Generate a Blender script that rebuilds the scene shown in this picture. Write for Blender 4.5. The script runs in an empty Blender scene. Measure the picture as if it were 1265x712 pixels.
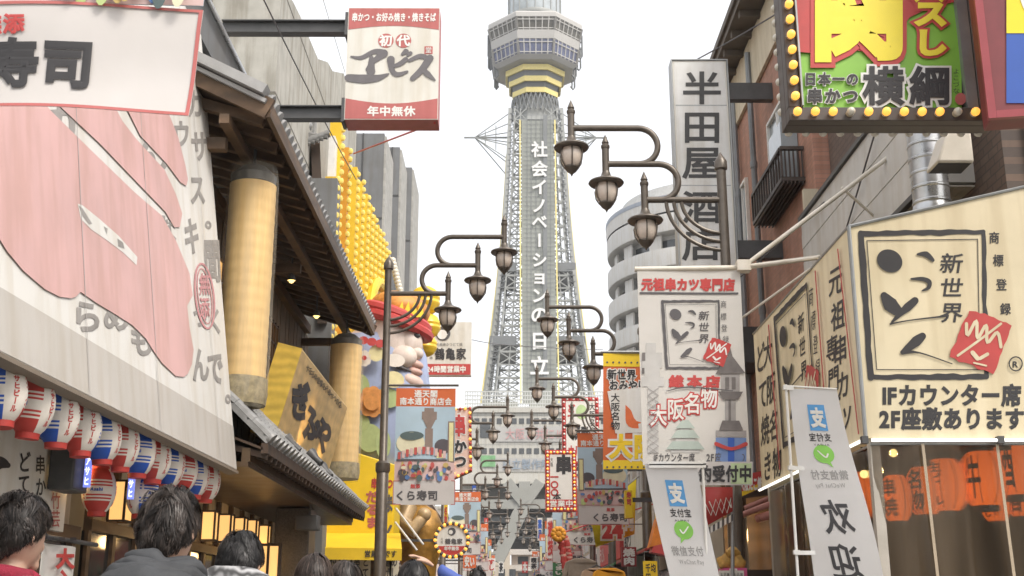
import bpy, math, random
from mathutils import Vector, Matrix, noise
random.seed(7)
S = bpy.context.scene
COL = S.collection
PI = math.pi
V = Vector
# ------------------------------------------------------------------ camera
FPX = 1450.0                       # focal length in photo pixels (photo is 1265 x 712)
PITCH = math.atan(401 / FPX)
YAW = math.atan(6.5 / 1504.0)
CAMZ = 1.38
cd = bpy.data.cameras.new('camera')
cam = bpy.data.objects.new('camera', cd); COL.objects.link(cam)
cam.location = (0, 0, CAMZ)
cam.rotation_euler = (PI / 2 + PITCH, 0, -YAW)
cd.sensor_width = 36; cd.lens = FPX / 1265 * 36
cd.clip_start = 0.05; cd.clip_end = 3000
cd.dof.use_dof = True; cd.dof.focus_distance = 6.5; cd.dof.aperture_fstop = 18.0
S.camera = cam
# ------------------------------------------------------------------ sky: bright overcast
SUN_EL, SUN_AZ = math.radians(52), math.radians(138)
W = bpy.data.worlds.new('World'); S.world = W; W.use_nodes = True
wn = W.node_tree; wn.nodes.clear()
out = wn.nodes.new('ShaderNodeOutputWorld')
sky = wn.nodes.new('ShaderNodeTexSky'); sky.sky_type = 'NISHITA'; sky.sun_disc = False
sky.sun_elevation = SUN_EL; sky.sun_rotation = SUN_AZ
sky.air_density = 1.0; sky.dust_density = 6.0
bg1 = wn.nodes.new('ShaderNodeBackground'); bg1.inputs[1].default_value = 0.05
wn.links.new(sky.outputs[0], bg1.inputs[0])
bg2 = wn.nodes.new('ShaderNodeBackground')            # the cloud layer, a little uneven
tc = wn.nodes.new('ShaderNodeTexCoord'); nz = wn.nodes.new('ShaderNodeTexNoise'); nz.inputs['Scale'].default_value = 2.2
nz.inputs['Detail'].default_value = 5
rp = wn.nodes.new('ShaderNodeValToRGB')
rp.color_ramp.elements[0].position = 0.25; rp.color_ramp.elements[0].color = (0.78, 0.77, 0.76, 1)
rp.color_ramp.elements[1].position = 0.75; rp.color_ramp.elements[1].color = (0.88, 0.87, 0.85, 1)
wn.links.new(tc.outputs['Generated'], nz.inputs['Vector']); wn.links.new(nz.outputs[0], rp.inputs[0])
wn.links.new(rp.outputs[0], bg2.inputs[0]); bg2.inputs[1].default_value = 0.74
ad = wn.nodes.new('ShaderNodeAddShader')
wn.links.new(bg1.outputs[0], ad.inputs[0]); wn.links.new(bg2.outputs[0], ad.inputs[1]); wn.links.new(ad.outputs[0], out.inputs[0])
sl = bpy.data.lights.new('sun', 'SUN'); sl.energy = 1.5; sl.angle = math.radians(18); sl.color = (1, 0.96, 0.9)
so = bpy.data.objects.new('sun', sl); COL.objects.link(so)
sd = V((math.sin(SUN_AZ) * math.cos(SUN_EL), math.cos(SUN_AZ) * math.cos(SUN_EL), math.sin(SUN_EL)))
so.rotation_euler = sd.to_track_quat('Z', 'Y').to_euler(); so.location = (0, -20, 40)
S.view_settings.view_transform = 'Standard'
try: S.view_settings.look = 'None'
except Exception: pass
S.view_settings.exposure = 0.86; S.view_settings.gamma = 1; S.view_settings.use_curve_mapping = False
S.render.engine = 'CYCLES'
S.cycles.max_bounces = 8; S.cycles.transparent_max_bounces = 24
# ------------------------------------------------------------------ pixel -> point on a real plane
def ray(px, py):
    u = px - 632.5; v = 356 - py
    fy, fz = math.cos(PITCH), math.sin(PITCH)
    y = FPX * fy - v * fz; z = FPX * fz + v * fy
    c, s = math.cos(-YAW), math.sin(-YAW)
    return V((u * c - y * s, u * s + y * c, z))
CP = V((0, 0, CAMZ))
def P(px, py, Y): r = ray(px, py); return CP + r * (Y / r.y)
def PX(px, py, X): r = ray(px, py); return CP + r * (X / r.x)
# ------------------------------------------------------------------ materials (all procedural)
MATS = {}
def mat(name, col, rough=0.6, metal=0.0, var=0.10, scale=5.0, stretch=(1, 1, 1), bump=0.0, bscale=None, emit=None, estr=0.0, spec=0.5, dirt=0.0, trans=0.0, alpha=1.0, brick=None, wave=None):
    if name in MATS: return MATS[name]
    m = bpy.data.materials.new(name); m.use_nodes = True
    nt = m.node_tree; b = nt.nodes['Principled BSDF']
    c = (col[0], col[1], col[2], 1)
    b.inputs['Roughness'].default_value = rough; b.inputs['Metallic'].default_value = metal
    b.inputs['Specular IOR Level'].default_value = spec
    if trans: b.inputs['Transmission Weight'].default_value = trans
    if alpha < 1: b.inputs['Alpha'].default_value = alpha
    tcn = nt.nodes.new('ShaderNodeTexCoord'); mp = nt.nodes.new('ShaderNodeMapping')
    mp.inputs['Scale'].default_value = stretch
    nt.links.new(tcn.outputs['Object'], mp.inputs['Vector'])
    src = None
    if brick:
        bt = nt.nodes.new('ShaderNodeTexBrick')
        mb = nt.nodes.new('ShaderNodeMapping'); mb.inputs['Rotation'].default_value = brick.get('rot', (0, 0, 0))
        nt.links.new(tcn.outputs['Object'], mb.inputs['Vector']); nt.links.new(mb.outputs[0], bt.inputs['Vector'])
        bt.inputs['Color1'].default_value = c; bt.inputs['Color2'].default_value = tuple(x * 0.82 for x in col) + (1,)
        bt.inputs['Mortar'].default_value = tuple(brick['mortar']) + (1,)
        bt.inputs['Scale'].default_value = 1; bt.inputs['Brick Width'].default_value = brick['w']; bt.inputs['Row Height'].default_value = brick['h']
        bt.inputs['Mortar Size'].default_value = brick.get('m', 0.008)
        src = bt.outputs['Color']
    if wave:
        wv = nt.nodes.new('ShaderNodeTexWave'); wv.bands_direction = wave[0]; wv.inputs['Scale'].default_value = wave[1]
        wv.inputs['Distortion'].default_value = wave[2]; wv.inputs['Detail'].default_value = 3
        nt.links.new(mp.outputs[0], wv.inputs['Vector'])
        mx0 = nt.nodes.new('ShaderNodeMix'); mx0.data_type = 'RGBA'
        mx0.inputs[6].default_value = tuple(x * wave[3] for x in col) + (1,); mx0.inputs[7].default_value = c
        nt.links.new(wv.outputs['Fac'], mx0.inputs[0]); src = mx0.outputs[2]
    if var > 0:
        n = nt.nodes.new('ShaderNodeTexNoise'); n.inputs['Scale'].default_value = scale; n.inputs['Detail'].default_value = 6
        n.inputs['Roughness'].default_value = 0.6
        nt.links.new(mp.outputs[0], n.inputs['Vector'])
        mx = nt.nodes.new('ShaderNodeMix'); mx.data_type = 'RGBA'; mx.blend_type = 'MULTIPLY'
        mx.inputs[0].default_value = 1
        if src: nt.links.new(src, mx.inputs[6])
        else: mx.inputs[6].default_value = c
        r = nt.nodes.new('ShaderNodeValToRGB')
        lo, hi = 1 - var * 1.6, 1 + var * 0.6
        r.color_ramp.elements[0].position = 0.3; r.color_ramp.elements[0].color = (lo, lo, lo * 0.98, 1)
        r.color_ramp.elements[1].position = 0.7; r.color_ramp.elements[1].color = (hi, hi, hi, 1)
        nt.links.new(n.outputs[0], r.inputs[0]); nt.links.new(r.outputs[0], mx.inputs[7])
        src = mx.outputs[2]
        rr = nt.nodes.new('ShaderNodeMapRange'); rr.inputs['To Min'].default_value = max(0.03, rough - 0.12); rr.inputs['To Max'].default_value = min(1, rough + 0.12)
        nt.links.new(n.outputs[0], rr.inputs['Value']); nt.links.new(rr.outputs[0], b.inputs['Roughness'])
    if dirt > 0:                       # rain streaks: long in z
        ms = nt.nodes.new('ShaderNodeMapping'); ms.inputs['Scale'].default_value = (5, 5, 0.45)
        nt.links.new(tcn.outputs['Object'], ms.inputs['Vector'])
        n2 = nt.nodes.new('ShaderNodeTexNoise'); n2.inputs['Scale'].default_value = 1.2; n2.inputs['Detail'].default_value = 7
        nt.links.new(ms.outputs[0], n2.inputs['Vector'])
        r2 = nt.nodes.new('ShaderNodeValToRGB'); d = 1 - dirt
        r2.color_ramp.elements[0].position = 0.36; r2.color_ramp.elements[0].color = (d, d * 0.97, d * 0.92, 1)
        r2.color_ramp.elements[1].position = 0.56; r2.color_ramp.elements[1].color = (1, 1, 1, 1)
        nt.links.new(n2.outputs[0], r2.inputs[0])
        m2 = nt.nodes.new('ShaderNodeMix'); m2.data_type = 'RGBA'; m2.blend_type = 'MULTIPLY'; m2.inputs[0].default_value = 1
        if src: nt.links.new(src, m2.inputs[6])
        else: m2.inputs[6].default_value = c
        nt.links.new(r2.outputs[0], m2.inputs[7]); src = m2.outputs[2]
    if src: nt.links.new(src, b.inputs['Base Color'])
    else: b.inputs['Base Color'].default_value = c
    if bump > 0:
        n3 = nt.nodes.new('ShaderNodeTexNoise'); n3.inputs['Scale'].default_value = bscale or scale * 3; n3.inputs['Detail'].default_value = 5
        nt.links.new(mp.outputs[0], n3.inputs['Vector'])
        bp = nt.nodes.new('ShaderNodeBump'); bp.inputs['Strength'].default_value = bump; bp.inputs['Distance'].default_value = 0.02
        nt.links.new(n3.outputs[0], bp.inputs['Height']); nt.links.new(bp.outputs[0], b.inputs['Normal'])
    if emit:
        b.inputs['Emission Color'].default_value = (emit[0], emit[1], emit[2], 1); b.inputs['Emission Strength'].default_value = estr
    MATS[name] = m
    return m
def vinyl(name, tint, opac, streak=(9, 9, 0.5), blur=0.0):
    if name in MATS: return MATS[name]
    m = bpy.data.materials.new(name); m.use_nodes = True; nt = m.node_tree; nt.nodes.clear()
    o = nt.nodes.new('ShaderNodeOutputMaterial'); tr = nt.nodes.new('ShaderNodeBsdfTransparent'); tr.inputs[0].default_value = (*[min(1, .9 + .1 * t) for t in tint], 1)
    df = nt.nodes.new('ShaderNodeBsdfPrincipled'); df.inputs['Base Color'].default_value = (*tint, 1); df.inputs['Roughness'].default_value = 0.18
    mx = nt.nodes.new('ShaderNodeMixShader'); t = nt.nodes.new('ShaderNodeTexCoord'); mp = nt.nodes.new('ShaderNodeMapping'); mp.inputs['Scale'].default_value = streak
    n = nt.nodes.new('ShaderNodeTexNoise'); n.inputs['Scale'].default_value = 1.0; n.inputs['Detail'].default_value = 6
    r = nt.nodes.new('ShaderNodeMapRange'); r.inputs['From Min'].default_value = 0.35; r.inputs['From Max'].default_value = 0.75
    r.inputs['To Min'].default_value = opac * 0.5; r.inputs['To Max'].default_value = min(1, opac * 1.9)
    bp = nt.nodes.new('ShaderNodeBump'); bp.inputs['Strength'].default_value = 0.5; bp.inputs['Distance'].default_value = 0.03
    nt.links.new(t.outputs['Object'], mp.inputs[0]); nt.links.new(mp.outputs[0], n.inputs[0]); nt.links.new(n.outputs[0], r.inputs[0]); nt.links.new(n.outputs[0], bp.inputs['Height'])
    nt.links.new(bp.outputs[0], df.inputs['Normal'])
    thru = tr.outputs[0]
    if blur:
        rf = nt.nodes.new('ShaderNodeBsdfRefraction'); rf.inputs['IOR'].default_value = 1.035; rf.inputs['Roughness'].default_value = .36; rf.inputs['Color'].default_value = (.96, .92, .86, 1)
        m3 = nt.nodes.new('ShaderNodeMixShader'); m3.inputs[0].default_value = blur; nt.links.new(tr.outputs[0], m3.inputs[1]); nt.links.new(rf.outputs[0], m3.inputs[2]); thru = m3.outputs[0]
    nt.links.new(r.outputs[0], mx.inputs[0]); nt.links.new(thru, mx.inputs[1]); nt.links.new(df.outputs[0], mx.inputs[2]); nt.links.new(mx.outputs[0], o.inputs[0])
    MATS[name] = m; return m
def cloth_mat(name, col, tl=0.25):
    if name in MATS: return MATS[name]
    m = mat(name, col, rough=0.85, var=0.05, scale=3, bump=0.08, bscale=8); nt = m.node_tree
    b = nt.nodes['Principled BSDF']; o = nt.nodes['Material Output']
    t = nt.nodes.new('ShaderNodeBsdfTranslucent'); t.inputs[0].default_value = (*col, 1)
    mx = nt.nodes.new('ShaderNodeMixShader'); mx.inputs[0].default_value = tl
    nt.links.new(b.outputs[0], mx.inputs[1]); nt.links.new(t.outputs[0], mx.inputs[2]); nt.links.new(mx.outputs[0], o.inputs[0])
    return m
# ------------------------------------------------------------------ mesh builder
WL = {}
class MB:
    def __init__(s): s.v = []; s.f = []; s.m = []
    def add(s, vs, fs, mi=0):
        k = len(s.v); s.v += [V(p) for p in vs]
        for f in fs: s.f.append([i + k for i in f]); s.m.append(mi)
    def box(s, a, b, mi=0):
        x0, y0, z0 = [min(a[i], b[i]) for i in range(3)]; x1, y1, z1 = [max(a[i], b[i]) for i in range(3)]
        s.add([(x0, y0, z0), (x1, y0, z0), (x1, y1, z0), (x0, y1, z0), (x0, y0, z1), (x1, y0, z1), (x1, y1, z1), (x0, y1, z1)],
              [(3, 2, 1, 0), (4, 5, 6, 7), (0, 1, 5, 4), (1, 2, 6, 5), (2, 3, 7, 6), (3, 0, 4, 7)], mi)
    def hexa(s, q0, q1, mi=0):
        """two quads in matching order"""
        s.add(list(q0) + list(q1), [(3, 2, 1, 0), (4, 5, 6, 7), (0, 1, 5, 4), (1, 2, 6, 5), (2, 3, 7, 6), (3, 0, 4, 7)], mi)
    def beam(s, p, q, w, h=None, mi=0, up=(0, 0, 1)):
        p, q = V(p), V(q); h = h or w; d = (q - p)
        if d.length < 1e-6: return
        d.normalize(); u = V(up)
        if abs(d.dot(u)) > .99: u = V((0, 1, 0))
        a = d.cross(u).normalized() * w / 2; b = a.cross(d).normalized() * h / 2
        s.hexa([p - a - b, p + a - b, p + a + b, p - a + b], [q - a - b, q + a - b, q + a + b, q - a + b], mi)
    def tube(s, pts, r, n=8, mi=0, cap=True):
        pts = [V(p) for p in pts]; rs = r if isinstance(r, (list, tuple)) else [r] * len(pts)
        ring = []; a = None
        for i, p in enumerate(pts):
            d = (pts[min(i + 1, len(pts) - 1)] - pts[max(i - 1, 0)]).normalized()
            if a is None:
                a = d.orthogonal().normalized()
            else:
                a = (a - d * a.dot(d)); a = a.normalized() if a.length > 1e-6 else d.orthogonal().normalized()
            b = d.cross(a)
            ring.append([p + (a * math.cos(2 * PI * k / n) + b * math.sin(2 * PI * k / n)) * rs[i] for k in range(n)])
        vs = [q for R in ring for q in R]; fs = []
        for i in range(len(pts) - 1):
            for k in range(n):
                fs.append((i * n + k, i * n + (k + 1) % n, (i + 1) * n + (k + 1) % n, (i + 1) * n + k))
        if cap:
            fs.append(tuple(range(n))[::-1]); fs.append(tuple((len(pts) - 1) * n + k for k in range(n)))
        s.add(vs, fs, mi)
    def lathe(s, prof, o=(0, 0, 0), n=24, mi=0, M=None, sy=1.0):
        o = V(o); vs = []
        for r, z in prof:
            for k in range(n):
                p = V((r * math.cos(2 * PI * k / n), sy * r * math.sin(2 * PI * k / n), z))
                if M: p = M @ p
                vs.append(o + p)
        base = len(s.v); s.v += vs
        for j in range(len(prof) - 1):
            for k in range(n):
                s.f.append([base + j * n + k, base + j * n + (k + 1) % n, base + (j + 1) * n + (k + 1) % n, base + (j + 1) * n + k])
                s.m.append(mi(k, j) if callable(mi) else mi)
    def ball(s, c, r, n=10, mi=0, sc=(1, 1, 1), M=None):
        prof = [(max(1e-4, math.sin(PI * j / n)), -math.cos(PI * j / n)) for j in range(n + 1)]
        T = Matrix.Diagonal(V(sc) * r)
        if M: T = M @ T
        s.lathe(prof, c, n + 4, mi, T)
    def poly(s, pts, mp, mi=0):
        xs = [p[0] for p in pts]; ys = [p[1] for p in pts]; nn = s.nrm(mp, sum(xs) / len(xs), sum(ys) / len(ys), (max(xs) - min(xs)) * .1 + 1e-5, (max(ys) - min(ys)) * .1 + 1e-5) * s.lift()
        s.add([mp(*p) + nn for p in pts], [tuple(range(len(pts)))], mi)
    def rect(s, x0, y0, x1, y1, mp, mi=0, nx=1, ny=1):
        vs = []; fs = []
        for j in range(ny + 1):
            for i in range(nx + 1): vs.append(mp(x0 + (x1 - x0) * i / nx, y0 + (y1 - y0) * j / ny))
        for j in range(ny):
            for i in range(nx):
                a = j * (nx + 1) + i; fs.append((a, a + 1, a + nx + 2, a + nx + 1))
        s.add(vs, fs, mi)
    def disc(s, cx, cy, rx, ry, mp, mi=0, n=24, rot=0):
        pts = []
        for k in range(n):
            a = 2 * PI * k / n; x, y = rx * math.cos(a), ry * math.sin(a)
            pts.append((cx + x * math.cos(rot) - y * math.sin(rot), cy + x * math.sin(rot) + y * math.cos(rot)))
        s.poly(pts, mp, mi)
    def nrm(s, mp, x, y, ex, ey):
        p = mp(x, y); n = (mp(x + ex, y) - p).cross(mp(x, y + ey) - p)
        n = n.normalized() if n.length > 1e-12 else V((0, -1, 0))
        return n if n.dot(CP - p) > 0 else -n
    def lift(s): s.k = getattr(s, 'k', 0.0) + .0004; return s.k
    def stroke(s, pts, ws, mp, mi=0, sub=5):
        """a brush stroke of changing width through 2D points"""
        P2 = [V((p[0], p[1], 0)) for p in pts]; ws = ws if isinstance(ws, (list, tuple)) else [ws] * len(pts)
        pp = []; ww = []
        n = len(P2)
        for i in range(n - 1):
            p0, p1, p2, p3 = P2[max(i - 1, 0)], P2[i], P2[i + 1], P2[min(i + 2, n - 1)]
            for k in range(sub):
                t = k / sub
                pp.append(0.5 * ((2 * p1) + (p2 - p0) * t + (2 * p0 - 5 * p1 + 4 * p2 - p3) * t * t + (3 * p1 - p0 - 3 * p2 + p3) * t ** 3))
                ww.append(ws[i] * (1 - t) + ws[i + 1] * t)
        pp.append(P2[-1]); ww.append(ws[-1])
        L = []; R = []
        for i, p in enumerate(pp):
            d = (pp[min(i + 1, len(pp) - 1)] - pp[max(i - 1, 0)]); d = d.normalized() if d.length > 1e-9 else V((1, 0, 0))
            nn = V((-d.y, d.x, 0)) * ww[i] / 2
            L.append(p + nn); R.append(p - nn)
        e_ = max(ww) * .5 + 1e-4; nn = s.nrm(mp, pp[0].x, pp[0].y, e_, e_) * s.lift(); m = len(L); lk = lambda i: nn * (1 + .02 * i / m)
        vs = [mp(q.x, q.y) + lk(i) for i, q in enumerate(L)] + [mp(q.x, q.y) + lk(i) for i, q in enumerate(R)]
        fs = [(i, i + 1, m + i + 1, m + i) for i in range(m - 1)]
        s.add(vs, fs, mi)
        for e in (0, -1):
            if ww[e] > 1e-6:
                d = (pp[0] - pp[1]) if e == 0 else (pp[-1] - pp[-2]); a0 = math.atan2(d.y, d.x)
                c = [(pp[e].x + math.cos(a0 + a) * ww[e] / 2, pp[e].y + math.sin(a0 + a) * ww[e] / 2) for a in [PI / 2 - PI * k / 6 for k in range(7)]]
                s.add([mp(*p_) + nn * (.97 if e == 0 else 1.03) for p_ in c], [tuple(range(7))], mi)
    def text(s, t, mp, box, mi=0, vert=False, wt=0.0, jit=0.0, skew=0.0, pad=0.04, mirror=False):
        """box = (x0, ybottom, x1, ytop) in the 2D space of mp"""
        x0, y0, x1, y1 = box
        if vert:
            n = len(t); ch = (y0 - y1) / n
            cells = [(c, x0, y1 + ch * (i + 1), x1, y1 + ch * i) for i, c in enumerate(t)]
        else:
            wd = [(adv(c)) for c in t]; T = sum(wd); cells = []; x = x0
            for c, w_ in zip(t, wd):
                xe = x + (x1 - x0) * w_ / T; cells.append((c, x, y0, xe, y1)); x = xe
        for c, a, b, e, d in cells:
            if c in ' \u3000': continue
            gv, gf = glyph(c, wt)
            w_ = adv(c) if not vert else 1.0
            off = 0 if not vert or ord(c) > 0x2000 else (1 - adv(c)) / 2
            jx = random.uniform(-jit, jit) * (e - a); jy = random.uniform(-jit, jit) * (d - b); js = 1 + random.uniform(-jit, jit)
            vs = []
            nn = s.nrm(mp, (a + e) / 2, (b + d) / 2, (e - a) * .2, (d - b) * .2) * .0008
            for gx, gy, gz in gv:
                if vert and c in 'ー…〜~-':
                    gx, gy = 0.5 + (gy - 0.38) * -1, 0.38 + (gx - 0.5) * -1
                gx = (gx / w_ + off if not vert else gx + off); gy = (gy + 0.12)
                gx += skew * (gy - .5)
                gx = 0.5 + (gx - 0.5) * (1 - pad) * js; gy = 0.5 + (gy - 0.5) * (1 - pad) * js
                X = a + (e - a) * gx + jx; Y = b + (d - b) * gy + jy
                if mirror: X = x0 + x1 - X
                vs.append(mp(X, Y) + nn * gz)
            s.add(vs, gf, mi)
    def islands(s):
        p = list(range(len(s.v)))
        def root(i):
            while p[i] != i: p[i] = p[p[i]]; i = p[i]
            return i
        for f in s.f:
            a = root(f[0])
            for i in f[1:]: p[root(i)] = a
        g = {}
        for f, mi in zip(s.f, s.m): g.setdefault(root(f[0]), []).append((f, mi))
        res = []
        for fl in g.values():
            o = MB(); ids = {}
            for f, mi in fl:
                for i in f:
                    if i not in ids: ids[i] = len(o.v); o.v.append(s.v[i])
                o.f.append([ids[i] for i in f]); o.m.append(mi)
            res.append(o)
        return res
    def build_each(s, name, mats, parent, **k): return [o.build(name, mats, parent, **k) for o in s.islands()]
    def build(s, name, mats, parent=None, smooth=True, ang=40, bevel=0, thick=0, recalc=False):
        mats = mats if isinstance(mats, (list, tuple)) else [mats]
        if parent is None:
            xs = [p.x for p in s.v]; ys = [p.y for p in s.v]; zs = [p.z for p in s.v]
            o = V(((min(xs) + max(xs)) / 2, (min(ys) + max(ys)) / 2, min(zs)))
        else: o = WL[parent.name]
        me = bpy.data.meshes.new(name)
        me.from_pydata([tuple(p - o) for p in s.v], [], s.f)
        for m in mats: me.materials.append(m)
        me.polygons.foreach_set('material_index', s.m)
        if smooth:
            me.polygons.foreach_set('use_smooth', [True] * len(me.polygons))
            me.set_sharp_from_angle(angle=math.radians(ang))
        me.update()
        ob = bpy.data.objects.new(name, me); COL.objects.link(ob)
        WL[ob.name] = o
        if parent is None: ob.location = o
        else: ob.parent = parent
        if thick:
            md = ob.modifiers.new('solid', 'SOLIDIFY'); md.thickness = thick; md.offset = 0
        if bevel:
            md = ob.modifiers.new('bevel', 'BEVEL'); md.width = bevel; md.segments = 2; md.limit_method = 'ANGLE'; md.angle_limit = math.radians(50)
        return ob
GL = {}
def glyph(c, wt):
    k = (c, wt)
    if k not in GL:
        cu = bpy.data.curves.new('t', 'FONT'); cu.body = c; cu.resolution_u = 3; cu.bevel_resolution = 0; cu.fill_mode = 'FRONT'; cu.bevel_depth = wt
        ob = bpy.data.objects.new('t', cu); me = ob.to_mesh()
        GL[k] = ([(v.co.x, v.co.y, (v.co.z / wt if wt else 1.0)) for v in me.vertices], [tuple(p.vertices) for p in me.polygons])
        ob.to_mesh_clear(); bpy.data.objects.remove(ob); bpy.data.curves.remove(cu)
    return GL[k]
ADV = {}
def adv(c):
    if ord(c) >= 0x2E80: return 1.0
    if c == ' ': return 0.3
    if c not in ADV:
        g = glyph(c, 0.0)[0]; ADV[c] = max((p[0] for p in g), default=.3) + 0.07
    return ADV[c]
class Fr:
    """a flat frame standing in the world: origin, right, up, outward normal"""
    def __init__(s, o, u, v):
        s.o = V(o); s.u = V(u).normalized(); s.v = V(v); s.n = s.u.cross(s.v).normalized(); s.v = s.n.cross(s.u).normalized()
    def pt(s, a, b, c=0): return s.o + s.u * a + s.v * b + s.n * c
    def mp(s, c=0.004): return lambda a, b: s.pt(a, b, c)
    def hit(s, px, py):
        r = ray(px, py); t = (s.o - CP).dot(s.n) / r.dot(s.n); q = CP + r * t - s.o
        return q.dot(s.u), q.dot(s.v)
    def pmp(s, c=0.004):
        def f(px, py):
            a, b = s.hit(px, py); return s.pt(a, b, c)
        return f
    def slab(s, mb, x0, y0, x1, y1, c0, c1, mi=0):
        mb.hexa([s.pt(x0, y0, c0), s.pt(x1, y0, c0), s.pt(x1, y1, c0), s.pt(x0, y1, c0)], [s.pt(x0, y0, c1), s.pt(x1, y0, c1), s.pt(x1, y1, c1), s.pt(x0, y1, c1)], mi)
def front(x, y, z): return Fr((x, y, z), (1, 0, 0), (0, 0, 1))        # faces the camera (-Y)
def leftwall(x, y, z): return Fr((x, y, z), (0, 1, 0), (0, 0, 1))     # on the left side, faces +X
def rightwall(x, y, z): return Fr((x, y, z), (0, -1, 0), (0, 0, 1))   # on the right side, faces -X
def thing(name, label, cat, loc, group=None):
    o = bpy.data.objects.new(name, None); COL.objects.link(o); o.location = loc
    o.empty_display_size = 0.2
    o['label'] = label; o['category'] = cat
    if group: o['group'] = group
    WL[o.name] = V(loc); return o
def tag(o, label, cat, group=None):
    o['label'] = label; o['category'] = cat
    if group: o['group'] = group
    return o
def struct(o): o['kind'] = 'structure'; return o
def parts_at(name, proto, mats, parent, pts):
    """the same small part at many points: shared mesh, one object each"""
    first = None
    for p in pts:
        if first is None:
            m = MB(); m.add([q for q in proto.v], proto.f); m.m = list(proto.m); o = m.build(name, mats, None); COL.objects.unlink(o); o.location = (0, 0, 0); off = WL[o.name]; first = o.data; bpy.data.objects.remove(o)
        o = bpy.data.objects.new(name, first); COL.objects.link(o); o.parent = parent; o.location = p + off - WL[parent.name]; WL[o.name] = p + off
def dup(root, loc, label, rot=0, group=None, scale=None):
    r = root.copy(); COL.objects.link(r); r.location = loc; r.rotation_euler = (0, 0, rot); r['label'] = label
    if group: r['group'] = group
    if scale: r.scale = (scale,) * 3
    for ch in list(root.children):
        c = ch.copy(); COL.objects.link(c); c.parent = r
        for g in ch.children:
            d = g.copy(); COL.objects.link(d); d.parent = c
    return r
# ------------------------------------------------------------------ palette
white = mat('white_paint', (.78, .77, .74), .55, var=.05, dirt=.12)
offwhite = mat('off_white_panel', (.74, .72, .66), .5, var=.05, scale=1.5, dirt=.10)
board_white = mat('billboard_white', (.74, .725, .69), .45, var=.05, scale=.8, dirt=.10)
board_grey = mat('billboard_grey_band', (.54, .51, .47), .5, var=.06, scale=1, dirt=.1)
pink = mat('faded_pink_paint', (.68, .42, .40), .5, var=.10, scale=.9, dirt=.10)
grey_ink = mat('faded_grey_ink', (.33, .31, .29), .6, var=.2, scale=4)
ink = mat('black_ink', (.035, .033, .035), .6, var=.15)
ink2 = mat('charcoal_ink', (.10, .095, .10), .6, var=.15)
red = mat('sign_red', (.50, .055, .05), .5, var=.10)
softred = mat('faded_sign_red', (.47, .13, .12), .5, var=.08, scale=2, dirt=.1)
orange = mat('banner_orange', (.72, .16, .05), .7, var=.10)
yellow = mat('sign_yellow', (.83, .58, .02), .5, var=.06, scale=2)
paleyel = mat('tower_yellow', (.78, .66, .25), .5, var=.05)
green = mat('sign_green', (.24, .50, .06), .5, var=.06, scale=3)
blue = mat('sign_blue', (.03, .10, .42), .5, var=.06)
skyblue = mat('print_sky_blue', (.45, .62, .75), .7, var=.05)
cream = mat('sign_cream', (.77, .68, .48), .5, var=.07, scale=1.2, dirt=.16)
darkmetal = mat('lamp_bronze', (.125, .105, .085), .38, .35, var=.15, scale=9)
steel = mat('grey_steel', (.33, .34, .34), .4, .5, var=.12)
dsteel = mat('dark_steel', (.09, .09, .09), .5, .3, var=.15)
galv = mat('galvanised_duct', (.48, .49, .50), .3, .85, var=.15, scale=6)
concrete = mat('weathered_concrete', (.43, .42, .38), .9, var=.12, scale=2, bump=.15, dirt=.28)
conc2 = mat('pale_concrete', (.50, .48, .44), .9, var=.08, scale=1.5, bump=.1, dirt=.22)
slabdark = mat('slate_grey_wall', (.17, .175, .18), .75, var=.10, scale=1.5, dirt=.10)
slabtile = mat('grey_tile_wall', (.42, .41, .38), .7, var=.1, brick=dict(mortar=(.28, .28, .27), w=.5, h=.25, rot=(-PI / 2, -PI / 2, 0)))
wood_d = mat('dark_timber', (.07, .041, .024), .6, var=.2, scale=4, stretch=(1, 1, 1), bump=.1, wave=('Y', 1.2, 6, .65))
wood_m = mat('brown_timber', (.15, .092, .052), .6, var=.2, scale=5, bump=.1, wave=('Z', 1.4, 5, .6))
wood_s = mat('sign_timber', (.72, .50, .21), .5, var=.16, scale=3, wave=('Z', 1.6, 5, .86), bump=.05)
wood_e = mat('sign_timber_end_grain', (.70, .49, .08), .5, var=.15, scale=3, wave=('Z', 2, 6, .78))
plaster = mat('cream_plaster', (.62, .55, .42), .85, var=.08, scale=2, dirt=.12)
tile = mat('silver_roof_tile', (.27, .27, .265), .45, .1, var=.25, scale=5, bump=.1)
brickm = mat('red_brown_tile_wall', (.46, .235, .165), .75, var=.12, scale=3, dirt=.12, brick=dict(mortar=(.33, .20, .15), w=.22, h=.065, m=.006, rot=(-PI / 2, -PI / 2, 0)))
bricks2 = mat('brown_brick_wall', (.16, .11, .085), .75, var=.15, brick=dict(mortar=(.09, .07, .06), w=.2, h=.08, rot=(-PI / 2, -PI / 2, 0)))
glass_w = mat('window_glass', (.30, .34, .36), .08, var=.05, spec=.8)
glass_d = mat('dark_window_glass', (.05, .055, .06), .07, var=.05, spec=.8)
bulb_on = mat('lit_bulb', (.9, .55, .15), .3, var=0, emit=(1, .42, .05), estr=.62)
bulb_off = mat('unlit_bulb', (.62, .58, .48), .2, var=0, spec=.8)
bulb_core = mat('bulb_hot_core', (1, .8, .4), .3, var=0, emit=(1, .70, .25), estr=1.3)
warm = mat('lit_paper', (.9, .6, .25), .6, var=0, emit=(1, .54, .17), estr=.55)
led = mat('led_tube', (.9, .9, .9), .4, var=0, emit=(1, .97, .92), estr=.9)
lamp_glass = mat('milky_lamp_glass', (.66, .57, .49), .25, var=.10, scale=8, spec=.6)
asphalt = mat('asphalt', (.055, .055, .056), .9, var=.2, scale=20, bump=.2)
paving = mat('paving', (.20, .19, .18), .85, var=.15, scale=4, brick=dict(mortar=(.10, .10, .10), w=.4, h=.2))
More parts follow.
